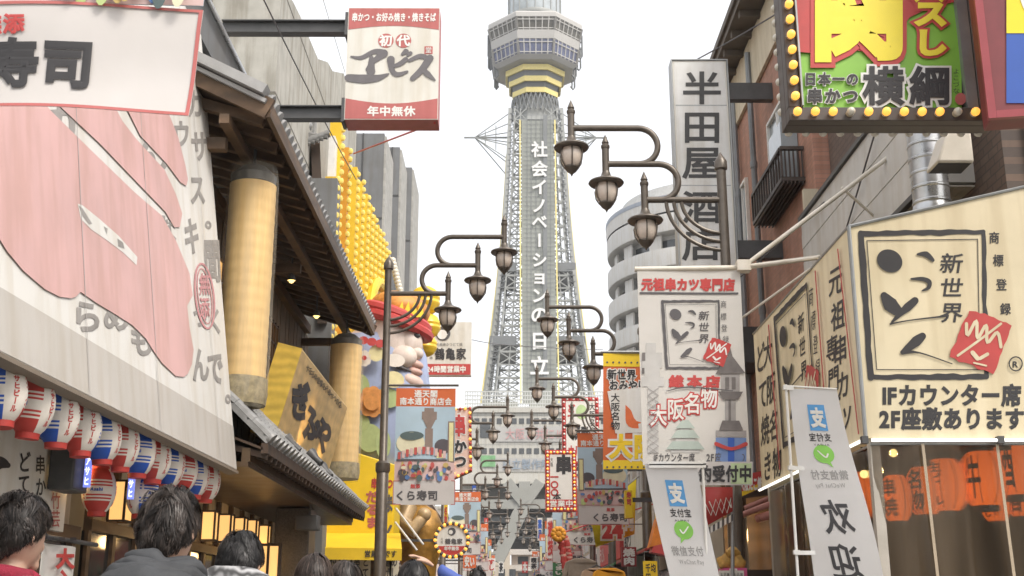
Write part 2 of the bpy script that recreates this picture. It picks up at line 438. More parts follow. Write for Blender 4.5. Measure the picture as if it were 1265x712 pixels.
# ================================================================== GROUND
mb = MB(); mb.box((-240, -120, -.5), (240, 420, -0.004)); struct(mb.build('ground', asphalt))
mb = MB(); mb.rect(-2.3, -30, 3.1, 150, lambda a, b: V((a, b, 0.0))); struct(mb.build('road', paving))
mb = MB(); mb.box((-3.4, -30, 0), (-2.32, 150, .10)); struct(mb.build('pavement', conc2))
mb = MB(); mb.box((3.12, -30, 0), (4.2, 150, .10)); struct(mb.build('pavement', conc2))

def windows(parent, fr, xs, ys, w, h, frame=white, gl=glass_w, rail=True, d=.06):
    for x in xs:
        for y in ys:
            m = MB(); t = .05
            fr.slab(m, x, y, x + w, y + t, -.02, d); fr.slab(m, x, y + h - t, x + w, y + h, -.02, d)
            fr.slab(m, x, y + t, x + t, y + h - t, -.02, d); fr.slab(m, x + w - t, y + t, x + w, y + h - t, -.02, d)
            if rail: fr.slab(m, x + w / 2 - t / 2, y + t, x + w / 2 + t / 2, y + h - t, -.02, d - .01)
            f = m.build('window', frame, parent)
            g = MB(); fr.slab(g, x + t, y + t, x + w - t, y + h - t, -.01, .012); WL[f.name] = WL[parent.name]
            gg = g.build('pane', gl, f)
def fix(o, parent): WL[o.name] = WL[parent.name]; return o
# ================================================================== LEFT: near restaurant behind the billboard
rest = thing('restaurant', 'restaurant with cream wall and sliding timber doors under the big white billboard', 'restaurant', (-4.35, 8.5, 0))
m = MB(); m.box((-8, 3.2, 0), (-4.36, 11.9, 8.6)); m.build('wall', plaster, rest)
m = MB(); m.box((-4.34, 3.2, 2.98), (-3.45, 12.9, 3.06)); m.box((-4.36, 3.2, 2.86), (-4.28, 11.9, 2.98)); m.build('soffit', wood_m, rest)
m = MB(); fr = leftwall(-4.35, 3.2, 0)
fr.slab(m, 0, 2.05, 8.7, 2.2, 0, .12)
for i in range(11): fr.slab(m, i * .86, 0, i * .86 + .09, 2.05, 0, .08); fr.slab(m, i * .86 + .09, .7, i * .86 + .86, .76, 0, .05)
m.build('door_frame', wood_m, rest)
m = MB(); fr.slab(m, .1, .76, 8.6, 2.04, .005, .02); m.build('door_glass', glass_d, rest)
# lit square wall lanterns
def wall_lantern(x, y, z, label, w=.26, h=.34, grp=None):
    t = thing('wall_lantern', label, 'lantern', (x, y, z), grp)
    m = MB(); m.box((x - .075, y - w / 2 + .012, z - h / 2 + .012), (x + .075, y + w / 2 - .012, z + h / 2 - .012)); m.build('paper_shade', warm, t)
    m = MB()
    for sx in (-1, 1):
        for sy in (-1, 1): m.box((x + sx * .085 - .012, y + sy * w / 2 - .012, z - h / 2), (x + sx * .085 + .012, y + sy * w / 2 + .012, z + h / 2))
        for sz in (-1, 1): m.box((x + sx * .085 - .010, y - w / 2, z + sz * h / 2 - .012), (x + sx * .085 + .010, y + w / 2, z + sz * h / 2 + .012))
    for sy in (-1, 1):
        for sz in (-1, 1): m.box((x - .085, y + sy * w / 2 - .010, z + sz * h / 2 - .010), (x + .085, y + sy * w / 2 + .010, z + sz * h / 2 + .010))
    m.build('frame', wood_d, t); return t
q = PX(150, 620, -4.15); wall_lantern(q.x, q.y, q.z, 'lit paper wall lantern in dark frame on cream wall behind the small hanging lanterns', .3, .42)
# white menu board with brush writing
fr = leftwall(-3.95, 6.0, 1.9)
bt = thing('menu_board', 'white shop board with black and red brush writing below the striped lanterns', 'sign', (-3.95, 8, 1.9))
a0, b1 = fr.hit(88, 557); a1, b0 = fr.hit(75, 657); b0 = min(b0, .25)
m = MB(); fr.slab(m, -1.5, b0, a0, b1, -.06, 0); m.build('panel', offwhite, bt)
m = MB(); pm = fr.pmp()
m.text('どて', pm, (22, 612, 38, 556), 0, vert=True, wt=.02, jit=.05)
m.text('串かつ', pm, (43, 640, 57, 561), 0, vert=True, wt=.02, jit=.05)
m.stroke([(-12, 575), (0, 572), (9, 575)], [9, 16, 7], pm, 0)
m.text('道頓堀', pm, (71, 588, 80, 560), 0, vert=True, wt=.01)
m.text('松竹芸', pm, (62, 652, 74, 584), 1, vert=True, wt=.01, jit=.05)
m.text('酒処', pm, (63, 577, 70, 562), 0, vert=True, wt=.01)
m.build('lettering', [ink, softred], bt)
# white shop curtain with a red character
fr = leftwall(-3.75, 8.0, .6)
nb = thing('shop_curtain', 'white shop curtain with red characters hung on a dark rod beside the menu board', 'curtain', (-3.75, 8.4, .6))
m = MB(); x0, y1 = fr.hit(50, 662); x1, _ = fr.hit(96, 668)
m.rect(x0, .2, x1, y1 - .05, lambda a, b: fr.pt(a, b, .03 * math.sin(a * 9)), 0, 24, 4); m.build('cloth', cloth_mat('curtain_cloth', (.72, .70, .66), .2), nb, thick=.004)
m = MB(); m.tube([fr.pt(x0 - .2, y1, .0), fr.pt(x1 + .5, y1, .0)], .02, 8, 0); m.build('rod', dsteel, nb)
m = MB(); pm = fr.pmp(.045); m.text('大入', pm, (62, 730, 86, 677), 0, vert=True, wt=.05)
for k in range(3): m.rect(52 + k * 14, 664, 60 + k * 14, 668, pm, 1)
m.build('lettering', [red, ink], nb)

# ------------------------------------------------------------------ the big billboard
bo = V((-3.1, 13.56, 2.95)); tp = P(247, 40, 13.5)
fr = Fr(bo, (0.012, 1, 0), (tp.x - bo.x, 0, tp.z - bo.z)); FRB = fr
bb = thing('billboard', 'huge white billboard with a pink shape and grey brush writing above the striped lanterns', 'billboard', (-3.2, 9.5, 2.95))
H = fr.hit(247, 40)[1]
band = [fr.hit(0, 355), fr.hit(293, 530)]
m = MB(); fr.slab(m, -8.7, 0.0, 0, H, -.09, 0, 0); m.build('panel', board_white, bb, bevel=.015)
m = MB(); sl_ = (band[1][1] - band[0][1]) / (band[1][0] - band[0][0])
yb = lambda a: band[1][1] + sl_ * (a - band[1][0])
m.poly([(-8.68, .012), (-.012, .012), (-.012, yb(-.012)), (-8.68, yb(-8.68))], fr.mp(.003)); m.build('base_band', board_grey, bb)
m = MB(); pm = fr.pmp(.004)
for t, x, y, w, h in (('カ', 240, 128, 22, 38), ('サ', 246, 180, 21, 40), ('ス', 244, 234, 20, 42), ('。', 263, 270, 22, 30), ('ウ', 224, 166, 22, 36), ('キ', 236, 291, 20, 50), ('間', 262, 322, 22, 58), ('く', 266, 398, 18, 34), ('つ', 247, 390, 18, 34), ('ん', 247, 452, 22, 46), ('で', 266, 454, 20, 46), ('。', 287, 484, 20, 34), ('な', 206, 283, 26, 40),
                      ('り', 140, 268, 62, 50), ('ら', 106, 390, 40, 44), ('め', 143, 392, 36, 40), ('も', 174, 420, 30, 44), ('か', 82, 150, 50, 60), ('ん', 186, 190, 50, 50), ('れ', 110, 300, 70, 70)):
    m.text(t, pm, (x - w / 2, y + h / 2, x + w / 2, y - h / 2), 0, wt=.035, jit=.03, skew=-.12)
m.build('lettering', grey_ink, bb)
m = MB(); pm = fr.pmp(.010)
m.poly([(-70, 40), (40, 112), (61, 137), (110, 185), (165, 238), (199, 267), (216, 297), (233, 338), (237, 365), (230, 378), (233, 405), (238, 432), (236, 450), (231, 462), (226, 466), (216, 465), (199, 449), (187, 432), (179, 419), (162, 402), (140, 388), (118, 375), (98, 361), (92, 367), (86, 369), (72, 367), (54, 358), (27, 335), (7, 311), (-5, 292), (-70, 220)], pm, 0)
m.poly([(30, 60), (52, 112), (78, 137), (122, 178), (172, 230), (203, 262), (214, 281), (221, 281), (224, 264), (216, 240), (202, 210), (167, 172), (150, 150), (134, 120), (100, 60)], pm, 0)
m.poly([(115, 60), (146, 116), (172, 168), (205, 203), (222, 226), (229, 230), (231, 222), (228, 205), (219, 170), (205, 135), (180, 60)], pm, 0)
sh = m.build('pink_shape', pink, bb)
m = MB(); pm = fr.pmp(.012)
m.poly([(94, 252), (100, 254), (120, 270), (145, 292), (168, 318), (167, 328), (150, 312), (130, 297), (111, 284), (98, 271)], pm, 0)
m.build('white_slit', board_white, bb)
m = MB(); pm = fr.pmp(.013)
m.poly([(95, 254), (100, 258), (112, 277), (108, 278), (100, 268)], pm, 0); m.poly([(143, 295), (150, 300), (152, 308), (144, 305)], pm, 0)
m.poly([(126, 280), (131, 283), (130, 290)], pm, 0)
m.build_each('ink_scrap', grey_ink, bb)
m = MB(); pm = fr.pmp(.008)
for k in range(2):   # red ring stamp
    n = 28; pts = []
    for i in range(n + 1):
        a = 2 * PI * i / n; pts.append((252 + (12 - k * 3.4) * math.cos(a) * .95 + .10 * (40 * math.sin(a)), 366 + (40 - k * 6) * math.sin(a)))
    m.stroke(pts, 2.2 if k == 0 else 1.2, pm, 0, sub=2)
m.text('無添', pm, (245, 396, 259, 336), 0, vert=True, wt=.02)
m.build('stamp', mat('faded_pink_stamp', (.60, .28, .29), .6, var=.1), bb)
m = MB(); pm = fr.pmp(.0145)
for px in (0.37, 0.66, 0.9):      # panel joints
    a = fr.hit(293 * px, 470)[0]; m.rect(a - .006, .02, a + .006, H, fr.mp(.0145), 0)
m.build('panel_joint', mat('joint_grey', (.45, .42, .40), .7), bb)
m = MB(); fr.slab(m, -8.7, -.035, .02, -.003, -.10, .012); m.build('edge_trim', mat('edge_brown', (.20, .16, .12), .6), bb)

# ------------------------------------------------------------------ striped beer lanterns
l_white = mat('lantern_white', (.74, .69, .62), .6, var=.06, scale=14); l_red = mat('lantern_red', (.50, .05, .04), .6, var=.1); l_blue = mat('lantern_blue', (.02, .09, .45), .6, var=.1)
LA = .20
def lantern(loc, label, grp, flip=0, R=.152, hh=.41):
    t = thing('paper_lantern', label, 'lantern', loc, grp); o = V(loc)
    rr = lambda s: R * math.sqrt(max(.05, 1 - .80 * s * s))
    N = 48; prof = []
    for j in range(29):
        s = -1 + j / 14; prof.append((rr(s) * (1 + (.012 if j % 2 else -.006)), s * hh / 2))
    def mi(k, j):
        sec = (k * 4 // N); u = (k * 4 / N) % 1; s = -1 + (j + .5) / 14
        if sec % 2 == 0 and .1 < u < .9: return 0
        if sec % 2 == 0: sec = (sec + (1 if u > .5 else -1)) % 4; u = .5
        c = 1 if (sec == 1) ^ bool(flip) else 2
        if abs(s) > .50: return c
        if u < .06 or u > .94: return 0
        if abs(s) > .16: return c if (j % 2 == 0) else 0
        return 0
    m = MB(); m.lathe(prof, o, N, mi, Matrix.Rotation(math.radians(random.uniform(-3, 3)) - LA - PI / 4, 3, 'Z')); b = m.build('paper_body', [l_white, l_red, l_blue], t, ang=80); fix(b, t)
    m = MB(); m.lathe([(.001, hh / 2 + .02), (R * .52, hh / 2 + .02), (R * .55, hh / 2 - .015), (R * .4, hh / 2 - .02)], o, 20)
    m.lathe([(R * .4, -hh / 2 + .02), (R * .55, -hh / 2 + .015), (R * .52, -hh / 2 - .03), (.001, -hh / 2 - .03)], o, 20); m.tube([o + V((0, 0, hh / 2)), o + V((0, 0, hh / 2 + .09))], .006, 6)
    m.build_each('rim', l_red, t)
    def wrap(a0):
        def f(x, z):
            r = rr(z / (hh / 2)) + .004; a = a0 + x / R; return o + V((r * math.cos(a), r * math.sin(a), z))
        return f
    for a0 in (-LA, -LA + PI): m = MB(); m.text('アサヒビール', wrap(a0), (-.026, -.15, .026, .15), 0, vert=True, wt=.04); m.build('lettering', l_red, t)
    for a0 in (-LA + PI / 2, -LA - PI / 2): m = MB(); m.text('Asahi', wrap(a0), (-.055, -.022, .055, .022), 0, wt=.04, skew=.1); m.build('lettering', l_blue, t)
    return t
n = 12; protos = []
for i in range(n):
    y = 7.75 + (13.25 - 7.75) * i / (n - 1); loc = (-3.36, y, 2.79)
    if i < 2: protos.append(lantern(loc, '', 'striped lanterns under the billboard', i % 2)); o = protos[i]
    else: o = dup(protos[i % 2], loc, '')
    o.rotation_euler = (random.uniform(-.06, .06), random.uniform(-.08, .08), random.uniform(-.45, .45))
    w = ['first', 'second', 'third', 'fourth', 'fifth', 'sixth', 'seventh', 'eighth', 'ninth', 'tenth', 'eleventh', 'last'][i]
    o['label'] = f'striped beer lantern, {w} from the near end of the row under the billboard'
    if i == 0: o['label'] = 'nearest striped paper lantern of the row, half cut off by the photo edge'
    if i == 11: o['label'] = 'farthest striped paper lantern, below the far corner of the billboard'
q = P(122, 606, 10.9); o = dup(protos[1], q, 'striped lantern hanging alone under the canopy beside the menu board', .4, 'striped lanterns inside the canopy')
q = P(176, 610, 11.4); o = dup(protos[0], q, 'dim striped lantern under the canopy between the lit wall lantern and the hooded man', 1.2, 'striped lanterns inside the canopy')
led_b = mat('lit_blue_sign', (.2, .25, .6), .4, var=0, emit=(.25, .32, 1), estr=.45); led_w = mat('lit_white_letters', (1, 1, 1), .4, var=0, emit=(.9, .92, 1), estr=.9)
for (px, py, Y, lb) in ((108, 582, 10.3, 'small lit blue vertical sign beside the dark box above the lone lantern'), (162, 598, 11, 'small lit blue vertical sign left of the hooded man above the wall lantern'), (181, 606, 11.8, 'small lit blue vertical sign just left of the hooded man\'s hair'), (206, 600, 12.2, 'small lit blue vertical sign just above the hooded man\'s hair')):
    q = P(px, py, Y); f2 = front(q.x, q.y, q.z)
    t = thing('neon_strip', lb, 'sign', q, 'small lit blue signs'); m = MB(); f2.slab(m, -.028, -.14, .028, .14, -.03, 0); m.build('case', led_b, t)
    m = MB(); m.text('アサヒ', f2.mp(.004), (-.026, -.13, .026, .13), 0, vert=True, wt=.02); m.build('lettering', led_w, t)
m = MB(); q = PX(92, 575, -3.8); m.box((q.x - .12, q.y - .28, q.z - .24), (q.x + .1, q.y + .1, q.z + .24)); tag(m.build('speaker_box', dsteel, bevel=.02), 'dark speaker box hung between the menu board and the lone lantern', 'speaker')
# upper storey of the near building: dark metal wall with a pale coping
t = thing('metal_wall', 'dark grey sheet metal wall with pale metal coping above the billboard', 'wall', (-4.3, 12, 8))
m = MB(); m.box((-4.6, 10.5, 8.62), (-4.0, 17.3, 9.20)); m.box((-4.6, 10.5, 7.6), (-4.12, 17.3, 8.62)); m.build('panel', slabdark, t)
m = MB(); m.box((-4.7, 10.5, 9.203), (-3.96, 17.36, 9.27)); m.tube([(-3.94, 10.5, 9.15), (-3.94, 17.36, 9.15)], .025); m.build('coping', galv, t)

# ================================================================== LEFT: timber izakaya with tiled roofs
iz = thing('timber_eatery', 'timber eatery with steep silver tiled roofs and dark rafters under the eave', 'eatery', (-4.4, 18.5, 0))
YA, YB = 13.1, 24.6
m = MB(); m.box((-8, 13.0, 0), (-4.4, 25.2, 7.3)); m.build('wall', plaster, iz)
# upper roof
ex, ez = -2.9, 7.28
m = MB(); sl = 1.0; depth = 1.9
def roofsheet(m, ex, ez, dx, slope, ya, yb, th, mi=0):
    m.hexa([(ex, ya, ez), (ex, yb, ez), (ex - dx, yb, ez + dx * slope), (ex - dx, ya, ez + dx * slope)], [(ex, ya, ez + th), (ex, yb, ez + th), (ex - dx, yb, ez + dx * slope + th), (ex - dx, ya, ez + dx * slope + th)], mi)
def tileroof(parent, ex, ez, dx, slope, ya, yb, pitch=.25, r=.065, th=.09):
    m = MB(); roofsheet(m, ex, ez, dx, slope, ya, yb, th)
    n = int((yb - ya) / pitch); d = V((-1, 0, slope)).normalized()
    nseg = 7; L = dx * math.sqrt(1 + slope * slope)
    for i in range(n + 1):
        y = ya + .06 + (yb - ya - .12) * i / n; o = V((ex + .03, y, ez + th * .9))
        for k in range(nseg):
            p = o + d * (L * k / nseg); qq = o + d * (L * (k + 1) / nseg + .02)
            m.tube([p, qq], [r * 1.08, r * .92], 8)
        m.tube([o - d * .02, o + d * .02], r * 1.35, 12)
    for k in range(int(L / .28)):
        p = d * (.05 + .28 * k); m.beam(V((ex, ya, ez + th)) + p, V((ex, yb, ez + th)) + p, .03, .035)
    return m.build('roof', tile, parent)
r1 = tileroof(iz, ex, ez, 2.6, .5, YA, YB)
m = MB(); m.beam((ex + .02, YA - .02, ez - .05), (ex + .02, YB + .02, ez - .05), .06, .2)
for y in (YA - .03, YB + .03): m.beam((ex + .04, y, ez - .06), (ex - 2.6, y, ez - .06 + 2.6 * .5), .07, .26)
m.build('barge_board', wood_m, iz)
m = MB(); m.beam((ex, YA - .1, ez + .14), (ex - 2.6, YA - .1, ez + .16 + 2.6 * .5), .2, .12); m.beam((ex, YA - .09, ez + .02), (ex - 2.6, YA - .09, ez + .03 + 2.6 * .5), .06, .05); m.build('verge_capping', mat('pale_grey_metal', (.36, .36, .36), .5, .2, var=.1), iz)
m = MB()
for i in range(26):
    y = YA + .25 + (YB - YA - .5) * i / 25
    m.beam((ex - .08, y, ez - .10), (ex - 1.9, y, ez - .10 + .55), .11, .13)
m.build_each('rafter', wood_m, iz)
m = MB(); m.hexa([(ex - .05, YA + .02, ez - .02), (ex - .05, YB - .02, ez - .02), (ex - 1.9, YB - .02, ez + .57), (ex - 1.9, YA + .02, ez + .57)], [(ex - .05, YA + .02, ez - .005), (ex - .05, YB - .02, ez - .005), (ex - 1.9, YB - .02, ez + .585), (ex - 1.9, YA + .02, ez + .585)]); m.build('soffit_boards', wood_d, iz)
m = MB()
for x, z, w in ((ex - .5, ez - .18, .12), (ex - 1.42, ez - .02, .18)): m.beam((x, YA - .05, z), (x, YB + .05, z), w, w)
for y in (YA + .35, (YA + YB) / 2, YB - .25): m.beam((ex - .55, y, ez - .36), (ex - 1.5, y, ez - .36), .13, .15)
m.build_each('beam', wood_m, iz)
fr = leftwall(-4.39, 13.2, 3.9)
m = MB()
for i in range(40): fr.slab(m, i * .3, .05, i * .3 + .285, 3.3, 0, .03 + .008 * (i % 3))
m.build('plank_cladding', mat('weathered_planks', (.20, .155, .115), .75, var=.2, scale=3, wave=('Z', .4, 3, .75)), iz)
for (a, w) in ((2.2, 1.7), (7.2, 1.0)):
    m = MB(); fr.slab(m, a, .5, a + w, 2.6, .05, .07); sw = m.build('window', warm, iz); fix(sw, iz)
    m = MB()
    for k in range(5): fr.slab(m, a + k * w / 4 - .02, .45, a + k * w / 4 + .02, 2.65, .07, .12)
    for k in range(7): fr.slab(m, a - .04, .5 + k * .35 - .015, a + w + .04, .5 + k * .35 + .015, .071, .113)
    m.build('lattice', wood_d, sw)
# lower roof
lx, lz = -2.8, 3.27
tileroof(iz, lx, lz, 1.55, .95, 13.72, 23.45, .25, .06)
m = MB(); m.beam((lx - .03, 13.72, lz - .04), (lx - .03, 23.45, lz - .04), .08, .12)
for i in range(36):
    y = 13.8 + 9.6 * i / 35; m.beam((lx + .0, y, lz - .13), (lx - 1.4, y, lz + .25), .06, .07)
m.hexa([(lx - .05, 13.72, lz - .06), (lx - .05, 23.45, lz - .06), (lx - 1.55, 23.45, lz + .5), (lx - 1.55, 13.72, lz + .5)], [(lx - .05, 13.72, lz - .03), (lx - .05, 23.45, lz - .03), (lx - 1.55, 23.45, lz + .53), (lx - 1.55, 13.72, lz + .53)])
m.build('lower_eave', wood_d, iz)
m = MB(); m.box((-4.4, 13.75, 3.02), (-3.02, 23.3, 3.08)); m.box((-3.1, 13.75, 3.08), (-3.0, 23.3, 3.24)); m.build('canopy_ceiling', mat('varnished_plywood', (.11, .068, .034), .4, var=.15, scale=3, wave=('Y', .8, 3, .8)), iz)
fr = leftwall(-4.39, 12.4, 0)
m = MB()
for i in range(14): fr.slab(m, i * .8, 0, i * .8 + .1, 3.0, 0, .06)
fr.slab(m, 0, 2.2, 11, 2.32, .061, .09); m.build('door_frame', wood_m, iz)
m = MB(); fr.slab(m, 0, .3, 11, 2.2, -.01, .02); m.build('door_glass', glass_d, iz)
for k in range(5):
    px, py = ((259, 650), (279, 653), (296, 656), (311, 658), (326, 664))[k]
    q = PX(px, py, -3.8)
    wall_lantern(q.x, q.y, q.z, ['lit wall lantern just right of the hooded man, first of five under the tiled eave', 'second of the five lit wall lanterns under the tiled eave', 'middle one of the five lit wall lanterns under the tiled eave', 'fourth of the five lit wall lanterns under the tiled eave', 'fifth lit wall lantern, nearest the granite pillar'][k], .20, .36, 'lit wall lanterns under the tiled eave')
m = MB(); q = PX(372, 620, -3.35); m.box((-3.7, q.y - .3, 0.1), (-3.15, q.y + .35, 3.0)); PILY = q.y
tag(m.build('granite_pillar', mat('dark_granite', (.075, .07, .066), .35, var=.4, scale=45), bevel=.02), 'dark speckled granite pillar under the tiled eave', 'pillar')
t = thing('lit_panel', 'tall lit paper panel beside the granite pillar', 'lantern', (-3.75, q.y - 1.4, .1))
f2 = front(-3.6, q.y - 1.2, .1); m = MB(); f2.slab(m, -.16, .3, .16, 2.25, -.06, 0); m.build('paper_shade', warm, t)
m = MB()
for a in (-.17, .17, .0): f2.slab(m, a - .02, .25, a + .02, 2.3, -.07, .02)
for b in (.28, 2.27): f2.slab(m, -.15, b - .02, .15, b + .02, -.07, .015)
m.build('frame', wood_d, t)
t = thing('flood_lamp', 'black flood lamp fixed under the eave above the granite pillar', 'lamp', (-3.2, PILY - .6, 2.75)); m = MB(); m.box((-3.3, PILY - .75, 2.62), (-2.95, PILY - .45, 2.85)); m.build('lamp_housing', dsteel, t, bevel=.02); m = MB(); m.tube([(-3.1, PILY - .6, 2.85), (-3.1, PILY - .6, 3.03)], .02); m.build('bracket', dsteel, t)
# timber signboard leaning out over the lower roof
C_ = [PX(339, 542, -3.45), PX(404, 582, -3.45), PX(426, 502, -3.1), PX(372, 429, -3.1)]
o = C_[0]; C_[1].z = o.z + .03; C_[2] = C_[1] + (C_[3] - C_[0])
fr = Fr(o, (0, C_[1].y - o.y, 0), C_[3] - o); LL_ = C_[1].y - o.y; HH = (C_[3] - o).dot(fr.v)
sg = thing('timber_signboard', 'thick timber signboard with black brush writing leaning out over the tiled roof', 'signboard', o)
m = MB(); fr.slab(m, 0, 0, LL_, HH, -.38, 0); m.build('board', [wood_s], sg, bevel=.02)
m = MB(); fr.slab(m, -.02, .0, -.001, HH, -.38, 0); m.build('end_grain', wood_e, sg)
m = MB(); pm = fr.pmp(.006)
for c, cx, cy, w, h in (('ぎ', 371, 497, 25, 50), ('ふ', 385, 522, 24, 50), ('や', 399, 538, 22, 48)): m.text(c, pm, (cx - w / 2, cy + h / 2, cx + w / 2, cy - h / 2), 0, wt=.06, jit=.02)
tt = '大正五年創業名代串かつの店'
for i, c in enumerate(tt):
    f_ = i / (len(tt) - 1); px, py = 380 + 40 * f_, 455 + 45 * f_
    m.text(c, pm, (px - 2.2, py + 5, px + 2.2, py - 5), 0, wt=.01)
m.build('lettering', ink, sg)
m = MB()
for a in (.8, LL_ - 1.0): m.beam(fr.pt(a, .1, -.4), V((-3.9, fr.pt(a, 0).y, lz + .6)), .09, .09)
m.build('bracket', wood_d, sg)
# big fabric covered lanterns
lamp_cloth = mat('tan_lantern_cloth', (.84, .58, .24), .6, var=.10, scale=2.5, stretch=(6, 6, .5), dirt=.18)
clear = vinyl('clear_wrap', (.80, .74, .60), .11)
def big_lantern(px, ytop, ybot, X, R, label):
    a = PX(px, ytop, X); b = PX(px, ybot, X); y = (a.y + b.y) / 2; z1 = P(px, ytop, y).z; z0 = P(px, ybot, y).z; o = V((X, y, z0))
    t = thing('drum_lantern', label, 'lantern', o, 'tall wrapped drum lanterns'); Hh = z1 - z0
    m = MB(); prof = []
    nn = 60
    for j in range(nn + 1): s = j / nn; prof.append((R * (.90 + .008 * math.sin(j * 1.6)), Hh * (.12 + .80 * s)))
    m.lathe([(.001, Hh * .12)] + prof + [(.001, Hh * .92)], o, 36); m.build('paper_drum', lamp_cloth, t, ang=60)
    m = MB(); vs = []
    for j in range(20):
        s = j / 19; z = Hh * s
        for k in range(48):
            a_ = 2 * PI * k / 48; w = 1 + .03 * math.sin(k * 2.1 + 3 * s) + .025 * math.sin(k * 5.3 + 7 * s); r = R * w * (1.0 if s < .93 else 1.0 - (s - .93) * 1.5) * (1 if s > .04 else .90)
            vs.append(o + V((r * math.cos(a_), r * math.sin(a_), z)))
    m.add(vs, [(j * 48 + k, j * 48 + (k + 1) % 48, (j + 1) * 48 + (k + 1) % 48, (j + 1) * 48 + k) for j in range(19) for k in range(48)]); m.build('clear_cover', clear, t, ang=80)
    m = MB(); m.lathe([(R * .6, Hh * .93), (R * .86, Hh * .925), (R * .9, Hh * .96), (R * .5, Hh * 1.0), (.001, Hh * 1.0)], o, 24)
    m.tube([o + V((0, 0, Hh)), o + V((0, 0, Hh + .35))], .02); m.build('top_cap', dsteel, t)
    m = MB(); m.lathe([(.001, Hh * .015), (R * .95, Hh * .015), (R * 1.0, Hh * .06), (R * .97, Hh * .12), (.001, Hh * .121)], o, 30); m.build('bottom_ring', mat('grey_net', (.36, .30, .18), .8, var=.3, scale=12), t)
    return t
big_lantern(305, 208, 506, -3.3, .33, 'tall tan drum lantern wrapped in clear plastic, nearer one beside the billboard')
big_lantern(425, 414, 595, -3.3, .36, 'tall tan drum lantern wrapped in clear plastic, farther one behind the timber signboard')
# spot lamps on the lower roof
def spot(px, py, Y, label, first=[]):
    q = PX(px, py - 7, -3.02)
    if first: o = dup(first[0], q, label, random.uniform(-.5, .5)); return o
    t = thing('spot_lamp', label, 'lamp', q, 'spot lamps on the lower tiled roof'); first.append(t)
    M_ = Matrix.Rotation(-.9, 3, 'Y')
    m = MB(); m.lathe([(.001, -.16), (.05, -.15), (.06, -.02), (.10, .08), (.105, .12), (.09, .12)], q, 16, 0, M_); m.build('lamp_housing', dsteel, t)
    m = MB(); m.lathe([(.001, .135), (.06, .130), (.095, .115)], q, 16, 0, M_); m.build('lens', mat('frosted_lens', (.75, .72, .66), .2, var=0), t)
    m = MB(); m.tube([q + V((0, 0, -.05)), q + V((0, .02, -.34))], .018); m.box(q + V((-.05, -.05, -.37)), q + V((.05, .07, -.33))); m.build('stand', dsteel, t)
    return t
for a, lb in (((360, 556, 17.9), 'spot lamp on the tiled roof below the first big character of the timber signboard'), ((389, 573, 20.3), 'second spot lamp on the tiled roof, below the middle of the timber signboard'), ((402, 589, 21.4), 'third spot lamp on the tiled roof, under the far drum lantern'), ((417, 607, 22.4), 'last spot lamp, near the far end of the tiled roof')): spot(*a, lb)
# soffit down-lights
for (px, py, X, lb) in ((360, 347, -3.6, 'small lit down-light under the high rafters between the drum lanterns'), (391, 391, -3.6, 'small lit down-light under the high rafters above the timber signboard')):
    q = PX(px, py, X); t = thing('down_light', lb, 'lamp', q, 'down-lights under the high eave'); m = MB(); m.lathe([(.001, .12), (.05, .1), (.07, 0)], q, 14); m.tube([q + V((0, 0, .1)), q + V((0, 0, .4))], .015); m.build('lamp_housing', dsteel, t)
    m = MB(); m.lathe([(.066, .005), (.001, .004)], q, 14); m.ball(q + V((0, 0, .0)), .045, 8); m.build('bulb', bulb_core, t)
def point(name, loc, e, col=(1, .62, .25), r=.08):
    l = bpy.data.lights.new(name, 'POINT'); l.energy = e; l.color = col; l.shadow_soft_size = r; o = bpy.data.objects.new(name, l); COL.objects.link(o); o.location = loc
def spotl(name, loc, tgt, e, col=(1, .66, .28), ang=50):
    l = bpy.data.lights.new(name, 'SPOT'); l.energy = e; l.color = col; l.spot_size = math.radians(ang); l.spot_blend = .6; l.shadow_soft_size = .05; o = bpy.data.objects.new(name, l); COL.objects.link(o); o.location = loc
    o.rotation_euler = (V(tgt) - V(loc)).to_track_quat('-Z', 'Y').to_euler()
for k, (px, py) in enumerate(((345, 560), (372, 560), (395, 578))):
    tgt = PX((340, 378, 400)[k], (520, 530, 560)[k], -3.3); q = PX(px, py, -2.95); q = V((-2.75, tgt.y - .2, lz + .35)); spotl('signboard_light', q, tgt, 26)
point('canopy_light', (-3.9, 14.5, 2.2), 3.5); point('canopy_light', (-3.9, 18.5, 2.2), 3.5); point('canopy_light', (-3.9, 10.8, 2.6), 4)
# ================================================================== LEFT: farther buildings and signs
# concrete building
fr = leftwall(-4.6, 21.4, 0)
cb = thing('concrete_building', 'weathered bare concrete building with a stepped top at the upper left', 'building', (-6, 26, 0))
top = [fr.hit(*p) for p in ((345, -60), (352, -12), (362, 2), (372, 22), (379, 40), (393, 73), (405, 77), (411, 88), (425, 91))]
pts = [(0, 0)] + [(0.02, max(t[1] for t in top) + 3)] + [(t[0], t[1]) for t in top[1:]] + [(top[-1][0] + 3, top[-1][1] - .2), (top[-1][0] + 3, 0)]
m = MB(); n_ = len(pts)
m.add([fr.pt(a, b, 0) for a, b in pts] + [fr.pt(a, b, -7) for a, b in pts], [tuple(range(n_)), tuple(range(n_, 2 * n_))[::-1]] + [(i, i + n_, (i + 1) % n_ + n_, (i + 1) % n_) for i in range(n_)])
m.build('wall', concrete, cb, smooth=False)
m = MB(); f2 = front(-11.6, 21.39, 0)
for z in (6.5, 8.9, 11.3, 13.7, 16.1): f2.slab(m, 0, z, 7, z + .03, 0, .012); fr.slab(m, 0, z, 9, z + .03, 0, .008)
for x in (5.6, 3.8): f2.slab(m, x, 5, x + .03, 18, 0.001, .010)
m.build('joint', mat('dark_joint', (.20, .19, .17), .9), cb)
m = MB(); f2.slab(m, .05, 4, .35, 22, .03, .3); m.build('cable_duct', concrete, cb)
